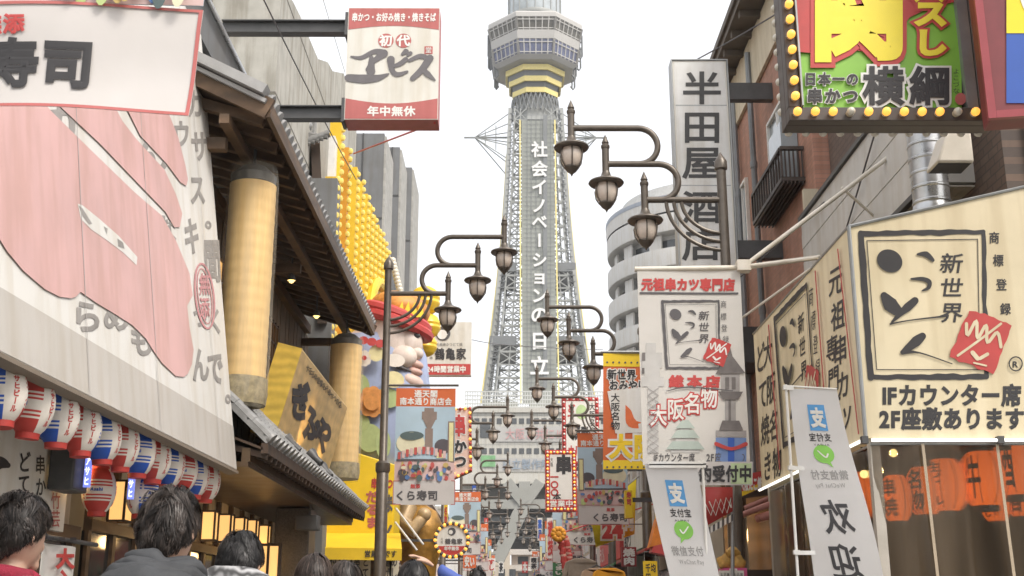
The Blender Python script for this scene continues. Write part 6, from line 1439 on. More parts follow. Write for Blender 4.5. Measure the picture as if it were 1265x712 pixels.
# assorted small signs that crowd the end of the street
clut = [(548, 622, 553, 684, 33, yellow, '名物どて焼', red), (583, 600, 588, 640, 42, blue, 'ゲーム', white), (602, 690, 612, 706, 55, white, 'すし', red), (676, 640, 684, 690, 42, white, '遊技', red), (667, 672, 677, 690, 60, yellow, '酒', ink), (655, 688, 664, 704, 70, white, '喫茶', ink), (598, 640, 603, 668, 60, red, '大衆', white), (572, 686, 588, 702, 40, orange, '安い', white), (683, 692, 700, 712, 45, mat('deep_green', (.05, .2, .08), .6), 'うまい', white), (768, 676, 786, 700, 23, mat('sign_dark_red', (.28, .03, .03), .5), '焼肉', white), (520, 690, 536, 706, 31, yellow, '生', red), (586, 655, 591, 690, 46, offwhite, '居酒屋', ink2), (664, 640, 670, 668, 64, offwhite, '薬局', blue), (645, 694, 652, 708, 85, red, '本', white), (616, 694, 622, 708, 88, white, '茶', ink)]
cw = ['yellow narrow vertical sign left of the round bulb sign', 'blue narrow vertical sign above the small left banner', 'small white sign low on the left before the tower', 'white vertical sign left of the right banners', 'small yellow square sign near the far house', 'tiny white sign right of the far house', 'thin red vertical sign by the tower strut', 'orange sign right of the round bulb sign, low down', 'green sign below the red garland', 'dark red sign below the yellow slanting cloth', 'yellow lit sign beside the raised hand', 'pale vertical sign right of the round bulb sign', 'pale vertical sign with blue letters on the right', 'tiny red sign in the far street', 'tiny white sign with one character in the far street']
for (x0, y0, x1, y1, Y, bm_, s, tm), lb in zip(clut, cw):
    a = P(x0, y1, Y); b = P(x1, y0, Y); fr = front(a.x, Y, a.z); w, h = b.x - a.x, b.z - a.z; t = thing('shop_sign', lb, 'sign', fr.pt(w / 2, 0)); m = MB(); fr.slab(m, 0, 0, w, h, -.12, 0); m.build('panel', bm_, t)
    m = MB(); v_ = h > w; m.text(s, fr.mp(.012), (w * .1, h * .06, w * .9, h * .94), 0, vert=v_, wt=.05); m.build('lettering', tm, t)
    m = MB(); xe = -3.6 if a.x < .2 else 3.6; m.beam((a.x + (w if xe > 0 else 0), Y + .06, a.z + h * .6), (xe, Y + .06, a.z + h * .6), .05); m.build('bracket', dsteel, t)

# ================================================================== TOWER
TY = 172.0
twm = mat('tower_steel', (.30, .31, .30), .5, .1, var=.08, scale=.3); twd = mat('tower_dark_steel', (.17, .18, .185), .5, .1, var=.1, scale=.3); twp = mat('tower_panel', (.25, .265, .24), .5, .1, var=.08, scale=.3); tww = mat('tower_white', (.43, .42, .40), .5, var=.05, scale=.3)
tw = thing('observation_tower', 'tall lattice steel observation tower with octagonal deck at the end of the street', 'tower', (P(664, 600, TY).x, TY + 9, 0))
TX = P(664, 350, TY).x
tz = lambda py: P(664, py, TY).z
DC = TY + 8.0                                            # depth of the tower axis
hwb = (P(731, 480, TY).x - P(597, 480, TY).x) / 2; hwt = (P(697, 130, TY).x - P(632, 130, TY).x) / 2
zb_, zt_ = tz(500), tz(122)
def hw(z): f = (z - zb_) / (zt_ - zb_); return hwb * (1 - f) + hwt * f - 1.1 * math.sin(PI * max(0, min(1, f))) * .6
def tp(sx, sy, z, k=1): return V((TX + sx * hw(z) * k, DC + sy * hw(z) * k, z))
lev = [zb_ + (zt_ - zb_) * i / 12 for i in range(13)]
for sx in (-1, 1):
    for sy in (-1, 1):
        m = MB()
        for i in range(12):
            m.beam(tp(sx, sy, lev[i]), tp(sx, sy, lev[i + 1]), .55, .55); m.beam(tp(sx * .82, sy, lev[i]), tp(sx * .82, sy, lev[i + 1]), .26); m.beam(tp(sx, sy * .82, lev[i]), tp(sx, sy * .82, lev[i + 1]), .26)
        m.build('leg', twm, tw)
m = MB()
for i in range(12):
    z0, z1 = lev[i], lev[i + 1]
    for fc in range(4):
        def fp(u, z):
            return tp(u, -1, z) if fc == 0 else tp(u, 1, z) if fc == 1 else tp(-1, u, z) if fc == 2 else tp(1, u, z)
        for a, b in ((-.82, -.36), (.36, .82)):
            zm = (z0 + z1) / 2; mid = (a + b) / 2
            m.beam(fp(a, z0), fp(b, zm), .15); m.beam(fp(b, z0), fp(a, zm), .15); m.beam(fp(a, zm), fp(b, z1), .15); m.beam(fp(b, zm), fp(a, z1), .15)
            m.beam(fp(a, z0), fp(b, z0), .3); m.beam(fp(a, zm), fp(b, zm), .2); m.beam(fp(mid, z0), fp(mid, z1), .14)
m.build('lattice', twm, tw)
for sx in (-1, 1):     # narrow lattice on the legs
    m = MB()
    for i in range(48):
        z0 = zb_ + (zt_ - zb_) * i / 48; z1 = zb_ + (zt_ - zb_) * (i + 1) / 48
        m.beam(tp(sx, -1, z0), tp(sx * .82, -1, z1), .10); m.beam(tp(sx * .82, -1, z0), tp(sx, -1, z1), .10); m.beam(tp(sx, -1, z0) + V((0, -.3, 0)), tp(sx * .82, -1, z0) + V((0, -.3, 0)), .12)
    m.build('leg_bracing', twd, tw)
m = MB()
for py in (327, 421):
    z = tz(py); h_ = hw(z) + .3
    m.box((TX - h_, DC - h_, z - .5), (TX - 3.2, DC + h_, z + .9)); m.box((TX + 3.2, DC - h_, z - .5), (TX + h_, DC + h_, z + .9))
    for k in range(18): a = 2 * PI * k / 18; m.beam((TX + h_ * 1.04 * math.cos(a), DC + h_ * 1.04 * math.sin(a), z - .6), (TX + h_ * 1.04 * math.cos(a + .35), DC + h_ * 1.04 * math.sin(a + .35), z - .6), .2)
m.build('ring_platform', twd, tw)
pl, pr_ = P(645, 300, TY).x, P(686, 300, TY).x; yF = TY - 1.2
frp = lambda z: DC - hw(z) - .9
z0, z1 = zb_, tz(140)
def sp(off):
    def f(px, py):
        r = ray(px, py)
        z = P(px, py, TY).z
        for _ in range(6): z = (CP + r * (frp(z) / r.y)).z
        return CP + r * ((frp(z) - off) / r.y)
    return f
m = MB(); NS = 24
for i in range(NS):
    za, zb2 = z0 + (z1 - z0) * i / NS, z0 + (z1 - z0) * (i + 1) / NS
    m.add([(pl, frp(za), za), (pr_, frp(za), za), (pr_, frp(zb2), zb2), (pl, frp(zb2), zb2), (pl, frp(za) + .8, za), (pr_, frp(za) + .8, za), (pr_, frp(zb2) + .8, zb2), (pl, frp(zb2) + .8, zb2)], [(0, 1, 2, 3), (5, 4, 7, 6), (4, 0, 3, 7), (1, 5, 6, 2)])
pn = m.build('sign_panel', twp, tw); fix(pn, tw)
m = MB()
for i in range(60): py = 142 + (478 - 142) * i / 60; m.rect(646, py + .5, 685.5, py, sp(.12), 0)
for x in (651, 656, 662, 668, 680): m.rect(x, 480, x + .6, 142, sp(.15), 0, 1, 10)
m.rect(671, 480, 676, 142, sp(.2), 0, 1, 12); m.build('panel_grid', twd, pn)
m = MB()
for c, y, s in (('社', 184.5, 21), ('会', 208.5, 21), ('イ', 231, 21), ('ノ', 254, 20), ('ベ', 274, 20), ('ー', 297, 20), ('シ', 321, 20), ('ョ', 342, 21), ('ン', 365, 21), ('の', 389, 24), ('日', 421, 24), ('立', 452, 25)):
    m.text(c, sp(.35), (666.5 - s / 2, y + s / 2, 666.5 + s / 2, y - s / 2), 0, vert=True, wt=.03)
m.build('lettering', mat('tower_letter_white', (.66, .66, .64), .5, var=0), pn)
m = MB()
for x in (pl - .25, pr_ + .25):
    m = MB()
    for i in range(NS): za, zb2 = z0 + (z1 - z0) * i / NS, z0 + (z1 - z0) * (i + 1) / NS; m.beam((x, frp(za) - .1, za), (x, frp(zb2) - .1, zb2), .20)
    m.build('yellow_stripe', paleyel, tw)
for sx in (-1, 1):
    m = MB()
    for i in range(10): m.beam(tp(sx * 1.06, -1, lev[i]), tp(sx * 1.06, -1, lev[i + 1]), .16)
    m.build('edge_stripe', paleyel, tw)
# deck
def octa(prof, name, mt, n=8, cz=None, ring=True, par=None, ang=None):
    """prof: (half width across flats, z)"""
    m = MB(); k = 1 / math.cos(PI / 8)
    R_ = Matrix.Rotation(PI / 8, 3, 'Z')
    m.lathe([(r * k, z) for r, z in prof], (TX, DC, 0), 8, 0, R_); return m.build(name, mt, par or tw, smooth=False)
wpx = .1325
def hz(py, k=0.0): return P(664, py, DC - k).z
W1 = 59.0 * wpx; 
def zz(py, hwid): return P(664, py, DC - hwid).z
a1, a2, a3, a4 = W1, W1 * .93, W1 * .86, W1 * .80
zA, zB_, zC, zD, zE, zF_, zG = zz(15, a1), zz(20, a1), zz(37, a2), zz(47, a2), zz(67, a3), zz(73, a4), zz(78, a4 * .8)
octa([(.1, zA + .5), (a1 * .98, zA + .3), (a1, zA), (a1, zB_), (a1 * .97, zB_ - .1)], 'deck_roof', tww)
octa([(a1 * .985, zB_), (a2 * .99, zC)], 'upper_window', mat('deck_glass', (.11, .105, .09), .15, var=.35, scale=.6), par=tw)
octa([(a2 * .98, zC + .1), (a2 * 1.02, zC), (a2 * .99, zD), (a2 * .96, zD - .05)], 'deck_band', tww)
octa([(a2 * .975, zD), (a3 * 1.0, zE)], 'lower_window', mat('deck_glass_blue', (.10, .115, .20), .15, var=.3, scale=.6))
octa([(a3, zE + .1), (a3 * 1.03, zE), (a4 * 1.0, zF_), (a4 * .92, zG), (.5, zG + .3)], 'deck_floor', tww)
m = MB(); kk = 1 / math.cos(PI / 8)
def ov(r, k, z): a = PI / 8 + k * PI / 4; return V((TX + r * kk * math.cos(a), DC + r * kk * math.sin(a), z))
for k in range(8):
    n = 6
    for (r0, z0_, r1, z1_) in ((a1 * .985, zB_, a2 * .99, zC), (a2 * .975, zD, a3, zE)):
        for i in range(n + 1):
            f_ = i / n; m.beam(ov(r0 + .06, k, z0_).lerp(ov(r0 + .06, k + 1, z0_), f_), ov(r1 + .06, k, z1_).lerp(ov(r1 + .06, k + 1, z1_), f_), .16 if i % n else .34)
        for g_ in (.22, .86): rr_ = r0 + (r1 - r0) * g_; zq = z0_ + (z1_ - z0_) * g_; m.beam(ov(rr_ + .07, k, zq), ov(rr_ + .07, k + 1, zq), .14)
m.build('window_bars', tww, tw)
octa([(.1, tz(79)), (a4 * .80, zz(76, a4 * .8)), (a4 * .50, zz(112, a4 * .6)), (.1, zz(114, 5))], 'under_deck', twd)
for (py0, py1, hwp) in ((79, 85.5, 37.2), (93.5, 99.5, 33), (107.5, 113.5, 28.5)):
    r = hwp * wpx; octa([(r * .93, zz(py0, r)), (r, zz(py0, r)), (r * .985, zz(py1, r)), (r * .92, zz(py1, r))], 'yellow_ring', paleyel)
octa([(a4 * .45, zz(112, a4 * .6)), (hwt * .74, zz(126, hwt)), (hwt * .86, zt_ - 1.6), (hwt * .5, zt_ - 1.7)], 'neck', twm)
m = MB()
for k in range(8):
    for i in range(4):
        m.beam(ov(hwt * .84, k + i / 4, zz(113, hwt)), ov(hwt * .92, k + (i + 1) / 4, zz(134, hwt)), .18); m.beam(ov(hwt * .84, k + (i + 1) / 4, zz(113, hwt)), ov(hwt * .92, k + i / 4, zz(134, hwt)), .18)
m.build('neck_bracing', twd, tw)
m = MB(); r = 33.5 * wpx; m.lathe([(r * .96, zz(11, r) - .5), (r, zz(11, r)), (r, zz(11, r) + 6.5), (r * .8, zz(11, r) + 8), (.1, zz(11, r) + 9)], (TX, DC, 0), 32); m.build('glass_drum', mat('drum_glass', (.42, .46, .48), .15, var=.15, scale=.5), tw)
m = MB()
for k in range(20): a = 2 * PI * k / 20; m.tube([(TX + r * 1.01 * math.cos(a), DC + r * 1.01 * math.sin(a), zz(11, r)), (TX + r * 1.01 * math.cos(a), DC + r * 1.01 * math.sin(a), zz(11, r) + 6.5)], .09, 6)
m.lathe([(r * 1.03, zz(11, r) - .3), (r * 1.04, zz(11, r)), (r * 1.03, zz(11, r) + .3)], (TX, DC, 0), 32); m.build('drum_bars', twm, tw)
for sx in (-1, 1):      # hanging stair cages
    m = MB()
    for (px0, px1, py0, py1) in ((53, 59, 52, 80), (46, 51, 78, 104)):
        for yy in (DC - 2.2, DC + 2.2):
            pts = [V((TX + sx * px * wpx, yy, P(664, py, DC).z)) for px, py in ((px0, py0), (px1, py0), (px1, py1 - 3), (px1 - 2, py1), (px0, py1 - 4))]
            m.tube(pts, .16, 6)
            if sx < 0: m.add(pts + [p + V((0, .1, 0)) for p in pts], [(0, 1, 2, 3, 4), (9, 8, 7, 6, 5)])
            else:
                for g_ in (.3, .6): m.tube([pts[0].lerp(pts[4], g_), pts[1].lerp(pts[3], g_)], .12, 6)
                m.tube([pts[0].lerp(pts[1], .5), pts[4].lerp(pts[3], .5)], .12, 6)
    m.build('stair_cage', twd, tw)
zc = tz(152)
for sx in (-1, 1):
    m = MB()
    tip = V((TX + sx * 88 * wpx, DC - 2, zc)); kn = V((TX + sx * 75 * wpx, DC - 2, zc)); m.tube([tip, V((TX + sx * 4, DC - 2, zc))], .16, 6)
    for py in (127, 140, 168, 185):
        for dy in (-2, 2): m.tube([kn, V((TX + sx * hw(tz(py)), DC + dy * 2, tz(py)))], .09, 5)
    for f_ in (.3, .6): c = kn.lerp(V((TX + sx * hwt, DC - 2, zc)), f_); m.tube([c + V((0, 0, 3.6 * f_)), c - V((0, 0, 3.6 * f_))], .08, 5)
    m.build('star_frame', twm, tw)
# base building
bs = thing('tower_base', 'pale base building under the lattice tower with two window rows and sponsor boards', 'building', (TX, TY - 4, 0))
BY = 168.0; bp = lambda px, py, dy=0: P(px, py, BY + dy); fr = front(0, BY, 0)
xl, xr = bp(574, 550).x, 2 * TX - bp(574, 550).x
m = MB(); m.box((xl, BY, bp(600, 592).z), (xr, BY + 26, bp(600, 506).z)); m.box((xl - .4, BY - .6, bp(600, 594).z - .5), (xr + .4, BY + 26, bp(600, 586).z)); m.box((xl - .3, BY - .3, bp(600, 510).z), (xr + .3, BY + 26.2, bp(600, 506).z + .2)); m.build('wall', mat('base_cream', (.50, .49, .45), .6, var=.06, scale=.3, dirt=.08), bs)
m = MB()
for py0, py1 in ((517, 524), (554, 561)):
    for k in range(22): x = 586 + 9.2 * k; m.rect(x, py1, x + 6.3, py0, fr.pmp(.06))
m.rect(593, 541, 606, 523, fr.pmp(.08)); m.build_each('window', glass_d, bs)
m = MB()
for py in (513, 530, 549, 566): m.rect(575, py + .4, 760, py, fr.pmp(.08))
for k in range(20): m.rect(590 + 9.2 * k, 586, 590.3 + 9.2 * k, 510, fr.pmp(.04))
m.build('panel_joint', twm, bs)
m = MB()
for i in range(60):
    x = xl + (xr - xl) * i / 59; m.beam((x, BY, bp(600, 506).z), (x, BY, bp(600, 484).z), .12)
for py in (484, 489, 494, 499, 503): m.beam((xl, BY, bp(600, py).z), (xr, BY, bp(600, py).z), .16)
m.build('railing', mat('railing_pale', (.55, .56, .54), .5), bs)
m = MB(); m.box((bp(598, 500).x, BY + 3, bp(600, 506).z), (bp(640, 500).x, BY + 10, bp(600, 492).z)); m.box((bp(655, 500).x, BY + 3, bp(600, 506).z), (bp(735, 500).x, BY + 10, bp(600, 488).z)); m.build('roof_plant', mat('roof_plant_grey', (.36, .37, .33), .7, var=.2, scale=.8), bs)
m = MB(); m.rect(611, 546, 720, 527, fr.pmp(.15)); m.rect(612, 583, 690, 566, fr.pmp(.15)); bd = m.build('sponsor_board', tww, bs); fix(bd, bs)
m = MB(); m.text('大阪と共に100年', fr.pmp(.3), (624, 544, 716, 529), 0, wt=.01); m.build('lettering', mat('pale_red_ink', (.52, .30, .30), .6), bd); m = MB(); m.text('日立製作所', fr.pmp(.3), (620, 581, 680, 567), 0, wt=.02); m.build('lettering', mat('faded_blue_ink', (.25, .30, .36), .6), bd)
m = MB(); m.rect(594, 577, 612, 563, fr.pmp(.2)); m.build('green_board', mat('green_board', (.20, .42, .20), .6, var=.2, scale=1), bs)
m = MB()
def bar(a, b, w=1.5, d=2.2, k=[0]): k[0] += .07; m.beam(bp(*a, k[0]), bp(*b, k[0]), w, d, 0, (0, 1, 0))
bar((626, 596), (648, 623)); bar((667, 596), (648, 623)); bar((648, 596), (648, 620), 1.6); bar((592, 624), (760, 623), 1.3, 2); bar((648, 623), (613, 694), 2.0, 2.4)
bar((720, 623), (755, 694), 2.0, 2.4); bar((720, 623), (700, 596)); bar((720, 623), (742, 596)); m.build_each('strut', mat('strut_cream', (.30, .30, .275), .6, var=.05, scale=.4), bs)
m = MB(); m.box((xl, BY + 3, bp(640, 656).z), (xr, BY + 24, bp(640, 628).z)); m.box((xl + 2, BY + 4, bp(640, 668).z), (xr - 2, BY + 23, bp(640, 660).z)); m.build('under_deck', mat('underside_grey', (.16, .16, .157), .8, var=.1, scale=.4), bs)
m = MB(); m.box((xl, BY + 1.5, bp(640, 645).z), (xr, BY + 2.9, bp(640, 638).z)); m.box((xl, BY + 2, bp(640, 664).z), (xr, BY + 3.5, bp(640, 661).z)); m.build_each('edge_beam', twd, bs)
m = MB()
for px in (580, 752): m.box((bp(px, 700).x - 1.5, BY + 1, 0), (bp(px, 700).x + 1.5, BY + 4, bp(px, 592).z)); m.box((bp(px, 700).x - 1.5, BY + 20, 0), (bp(px, 700).x + 1.5, BY + 23, bp(px, 592).z))
m.build_each('pier', conc2, bs)
# far blocks seen through the tower base
fb = thing('far_block', 'pale apartment block with stacked balconies seen under the tower base', 'building', P(655, 712, 230)); q0 = P(632, 712, 230); q1 = P(676, 668, 230)
m = MB(); m.box((q0.x, 230, 0), (q1.x + 8, 245, q1.z + 8)); m.build('wall', mat('far_pinkish', (.55, .47, .42), .8, var=.06, scale=.3), fb)
m = MB()
for k in range(7): zq = 3 + k * 3.0; m.box((q0.x - .4, 228.6, zq), (q1.x + 8, 230, zq + 1.1))
m.build_each('balcony', mat('far_pale', (.58, .54, .50), .8), fb)
m = MB()
for k in range(7):
    for j in range(4): m.box((q0.x + 1.2 + 3.2 * j, 229.93, 4.3 + 3 * k), (q0.x + 3.2 + 3.2 * j, 229.99, 5.7 + 3 * k))
m.build_each('window', glass_d, fb)
fb2 = thing('far_house', 'low cream house left of the far apartment block', 'building', P(622, 712, 225)); m = MB(); q0 = P(596, 712, 225); m.box((q0.x, 225, 0), (P(630, 700, 225).x, 236, P(622, 682, 225).z)); m.build('wall', mat('far_cream', (.58, .50, .40), .8, var=.06, scale=.3), fb2)
m = MB()
for k in range(3):
    for j in range(2): m.box((q0.x + 3 + 2 * j, 224.95, 2.5 + 2.7 * k), (q0.x + 4.2 + 2 * j, 224.99, 3.8 + 2.7 * k))
m.build_each('window', glass_d, fb2)
# curved white apartment tower
ca = thing('curved_block', 'white apartment tower with curved wrap-around balconies behind the hanging cloth', 'building', (17.5, 97, 0)); cc_ = V((17.9, 99, 0)); R_ = 9.0
qv = mat('curved_white', (.63, .62, .60), .7, var=.04, scale=.4, dirt=.08)
m = MB(); m.lathe([(R_ - 1.3, 0), (R_ - 1.3, 36)], cc_, 48); m.build('wall', mat('curved_recess', (.58, .58, .57), .8), ca)
zt = P(800, 252, 92).z; m = MB(); zf = zt - 2.4; k = 0
while zf > 4:
    m.lathe([(R_ - 1.3, zf - .15), (R_, zf - .15), (R_ + .04, zf), (R_ + .04, zf + 1.35), (R_ - .12, zf + 1.35), (R_ - .12, zf), (R_ - 1.3, zf)], cc_, 56); zf -= 2.95
m.build_each('balcony_band', qv, ca)
m = MB(); m.lathe([(R_ + .05, zt - .9), (R_ + .1, zt - .4), (R_ + .1, zt + .6), (R_ - .3, zt + .6), (.1, zt + .7)], cc_, 56); m.build('roof_parapet', qv, ca); m = MB(); m.lathe([(R_ + .12, zt + .15), (R_ + .13, zt + .5), (R_ + .12, zt + .52)], cc_, 56); m.build('blue_band', mat('slate_blue', (.30, .33, .38), .6), ca)
m = MB(); zf = zt - 2.4
while zf > 8:
    for a in (185, 205, 228, 250, 275): r = R_ - .65; aa = math.radians(a); c = cc_ + V((r * math.cos(aa), r * math.sin(aa), zf)); m.beam(c, c + V((0, 0, 2.7)), .15, 1.2, 0, (math.sin(aa), -math.cos(aa), 0))
    zf -= 2.95
m.build_each('divider', qv, ca)
m = MB(); zf = zt - 2.4
while zf > 8:
    for a in (190, 215, 238, 262): r = R_ - 1.26; aa = math.radians(a); c = cc_ + V((r * math.cos(aa), r * math.sin(aa), zf + 1.0)); t_ = V((-math.sin(aa), math.cos(aa), 0)); m.hexa([c - t_ * 1.0, c + t_ * 1.0, c + t_ * 1.0 + V((0, 0, 1.4)), c - t_ * 1.0 + V((0, 0, 1.4))], [p + V((.05 * math.cos(aa), .05 * math.sin(aa), 0)) for p in (c - t_, c + t_, c + t_ + V((0, 0, 1.4)), c - t_ + V((0, 0, 1.4)))])
    zf -= 2.95
m.build_each('window', glass_d, ca)
# overhead wires
def wire(label, pts, r=.012):
    m = MB(); P0 = pts; n = 24; out_ = []
    for i in range(len(P0) - 1):
        a, b = P0[i], P0[i + 1]
        for k in range(n): f_ = k / n; p = a.lerp(b, f_); p = p - V((0, 0, .04 * (b - a).length * f_ * (1 - f_) * .5)); out_.append(p)
    out_.append(P0[-1]); m.tube(out_, r, 6); tag(m.build('overhead_wire', ink2), label, 'wire')
wire('black overhead wire crossing the concrete building at the upper left', [P(322, -8, 15), PX(440, 222, -3.9)])
wire('thin overhead wire running from the brick building past the top of the vertical signboard', [P(958, 18, 15.2), P(845, 82, 18.5)])
wire('thin overhead wire running low over the balcony of the brick building', [PX(1018, 250, 3.9), PX(905, 350, 3.6)], .010)
wire('thin cable over the pale siding beside the duct', [PX(1085, 150, 3.88), PX(1040, 300, 3.9), PX(1000, 412, 3.9)], .010)
wire('thin distant wire strung before the left foot of the lattice tower', [P(520, 402, 45), P(610, 425, 60), P(745, 432, 70)], .02)

# thin damp air between here and the tower
hm = bpy.data.materials.new('haze_air'); hm.use_nodes = True; hn = hm.node_tree; hn.nodes.clear()
ho = hn.nodes.new('ShaderNodeOutputMaterial'); hv = hn.nodes.new('ShaderNodeVolumePrincipled'); hv.inputs['Color'].default_value = (.93, .94, .96, 1); hv.inputs['Density'].default_value = .0004
hn.links.new(hv.outputs[0], ho.inputs['Volume'])
m = MB(); m.box((-246, -126, -1.5), (246, 426, 128)); hz_o = m.build('haze', hm, smooth=False); hz_o['kind'] = 'stuff'
# ================================================================== PEOPLE
import bmesh
def skin_mesh(verts, edges, radii, sub=1, extra=None, voxel=None):
    """grow a surface on a skeleton and return (verts, faces)"""
    me = bpy.data.meshes.new('tmp'); me.from_pydata([tuple(v) for v in verts], edges, [])
    ob = bpy.data.objects.new('tmp', me); COL.objects.link(ob)
    bm = bmesh.new(); bm.from_mesh(me); ly = bm.verts.layers.skin.verify()
    bm.verts.ensure_lookup_table()
    for i, v in enumerate(bm.verts):
        r = radii[i]; v[ly].radius = r if isinstance(r, tuple) else (r, r); v[ly].use_root = (i == 0)
    bm.to_mesh(me); bm.free()
    md = ob.modifiers.new('s', 'SKIN'); md.use_smooth_shade = True
    if sub: s = ob.modifiers.new('u', 'SUBSURF'); s.levels = sub; s.render_levels = sub
    dg = bpy.context.evaluated_depsgraph_get(); ev = ob.evaluated_get(dg); m2 = ev.to_mesh()
    vs = [v.co.copy() for v in m2.vertices]; fs = [tuple(p.vertices) for p in m2.polygons]; ev.to_mesh_clear()
    bpy.data.objects.remove(ob); bpy.data.meshes.remove(me)
    return vs, fs
def voxel(mb, size):
    me = bpy.data.meshes.new('tmp'); me.from_pydata([tuple(v) for v in mb.v], [], mb.f); ob = bpy.data.objects.new('tmp', me); COL.objects.link(ob)
    r = ob.modifiers.new('r', 'REMESH'); r.mode = 'VOXEL'; r.voxel_size = size
    s = ob.modifiers.new('s', 'SMOOTH'); s.iterations = 3; s.factor = .5
    dg = bpy.context.evaluated_depsgraph_get(); ev = ob.evaluated_get(dg); m2 = ev.to_mesh()
    o = MB(); o.add([v.co.copy() for v in m2.vertices], [tuple(p.vertices) for p in m2.polygons]); ev.to_mesh_clear(); bpy.data.objects.remove(ob); bpy.data.meshes.remove(me)
    return o
skin = mat('skin', (.52, .33, .24), .5, var=.06, scale=14, bump=.03)
HC = {'black': (.010, .009, .009), 'dark': (.022, .016, .013), 'brown': (.030, .019, .014)}
hair_m = {k: mat('hair_' + k, c, .45, var=.4, scale=90, spec=.35) for k, c in (('black', (.010, .009, .009)), ('dark', (.022, .016, .013)), ('brown', (.030, .019, .014)))}
def person(name, label, x, y, ztop, yaw, hair, jacket, style='short', arm=None, trous=(.05, .05, .06), collar=None, print_m=None, hood=False, tilt=0.0, crowd=None, lod=1.0, thin=1.0):
    Ht = ztop - .015; s = Ht / 1.72
    t = thing('person', label, 'person', (x, y, .004), crowd); t.rotation_euler = (0, 0, 0)
    R = Matrix.Rotation(yaw, 3, 'Z')
    def L(px, py, pz): return V((x, y, 0)) + R @ V((px * s, py * s, pz * s))
    hc = V((0, .02, 1.605))                                    # head centre
    # ---- body (local, before placement)
    J = {'pel': (0, 0, .93), 'waist': (0, 0, 1.08), 'chest': (0, -.01, 1.28), 'sh': (0, -.015, 1.42), 'neck': (0, -.005, 1.475), 'nk2': (0, .01, 1.54)}
    la = arm or [(-.19, -.02, 1.40), (-.235, -.03, 1.12), (-.23, .04, .88), (-.225, .06, .80)]
    ra = [(.19, -.02, 1.40), (.235, -.03, 1.12), (.23, .04, .88), (.225, .06, .80)]
    vs = [J['pel'], J['waist'], J['chest'], J['sh'], J['neck'], J['nk2']]; rd = [(.155, .11), (.135, .10), (.165, .115), (.12, .09), .058, .056]; ed = [(i, i + 1) for i in range(5)]
    for a in (la, ra):
        k = len(vs); vs += a; rd += [.062, .045, .032, .028]; ed += [(3, k), (k, k + 1), (k + 1, k + 2), (k + 2, k + 3)]
    for sx in (-1, 1):
        k = len(vs); vs += [(sx * .09, 0, .86), (sx * .10, .01, .48), (sx * .10, -.02, .09), (sx * .105, .09, .045), (sx * .11, .17, .035)]; rd += [.085, .058, .042, .04, .03]; ed += [(0, k), (k, k + 1), (k + 1, k + 2), (k + 2, k + 3), (k + 3, k + 4)]
    bv, bf = skin_mesh(vs, ed, rd, 1)
    mb = MB(); mb.add(bv, bf)
    # head
    k = len(mb.v); mb.ball(hc, 1, 18, 0, (.076, .096, .118))
    for i in range(k, len(mb.v)):
        p = mb.v[i] - hc
        if p.z < 0: f = 1 + p.z * 2.2; p.x *= f; p.y = p.y * (1 + p.z * 1.0) + (-p.z) * .12
        if p.y < 0: p.y *= 1.05
        mb.v[i] = p + hc
    mb.ball(hc + V((0, .098, -.03)), 1, 8, 0, (.014, .022, .022)); mb.ball(hc + V((0, .085, -.065)), 1, 8, 0, (.024, .014, .012)); mb.ball(hc + V((0, .078, -.095)), 1, 8, 0, (.024, .02, .018)); mb.ball(hc + V((0, .082, .028)), 1, 8, 0, (.05, .016, .01))
    for sx in (-1, 1):
        n = 12; ring = [hc + V((sx * (.078 + .010 * math.sin(PI * i / n)), -.008 - .016 * math.sin(PI * i / n) * (1 if i < 8 else .6), .028 - .058 * i / n)) for i in range(n + 1)]
        mb.tube(ring, [.006 + .005 * math.sin(PI * i / n) for i in range(n + 1)], 6); mb.ball(hc + V((sx * .079, -.012, .0)), 1, 8, 0, (.008, .017, .028)); mb.ball(hc + V((sx * .078, -.006, -.03)), 1, 6, 0, (.007, .010, .010))
    # hands
    for a, sx in ((la, -1), (ra, 1)):
        w0, w1 = V(a[2]), V(a[3]); d = (w1 - w0).normalized(); side = V((1, 0, 0)) if abs(d.x) < .7 else V((0, 1, 0)); side = (side - d * side.dot(d)).normalized(); nrm = d.cross(side)
        pc = w1 + d * .05
        mb.ball(pc, 1, 8, 0, (1, 1, 1), Matrix((side * .040, d * .055, nrm * .016)).transposed())
        for q, (off, ln) in enumerate(((-.030, .066), (-.010, .080), (.011, .074), (.031, .058))):
            b = pc + d * .042 + side * off; c1 = b + d * ln * .5 + nrm * .008; c2 = b + d * ln * .85 + nrm * .026; mb.tube([b - d * .02, b, c1, c2], [.009, .0095, .0085, .007], 7)
        b = pc - side * .036 * sx * -1 * -1; mb.tube([pc - d * .015 - side * .03, pc + d * .02 - side * .052 + nrm * .008, pc + d * .05 - side * .058 + nrm * .02], [.013, .011, .008], 7)
    b = voxel(mb, .0065 if arm else .0085 if lod >= 1 else .010)
    T = Matrix.Rotation(tilt, 3, 'Y')
    def place(m):
        for i, p in enumerate(m.v): m.v[i] = L(*p)
    place(b); body = b.build('body', skin, t, ang=180); fix(body, t)
    m = MB()
    for sx in (-1, 1): m.ball(hc + V((sx * .031, .083, .006)), .0135, 8)
    place(m); m.build_each('eye', ink, t)
    # ---- clothes grown on the same skeleton, a little wider
    jv = [J['waist'], J['chest'], J['sh'], (0, -.01, 1.47)]; jr = [(.175, .13), (.20, .145), (.15, .115), .075]; je = [(0, 1), (1, 2), (2, 3)]
    k = len(jv); jv += [(0, 0, .86)]; jr += [(.185, .14)]; je += [(0, k)]
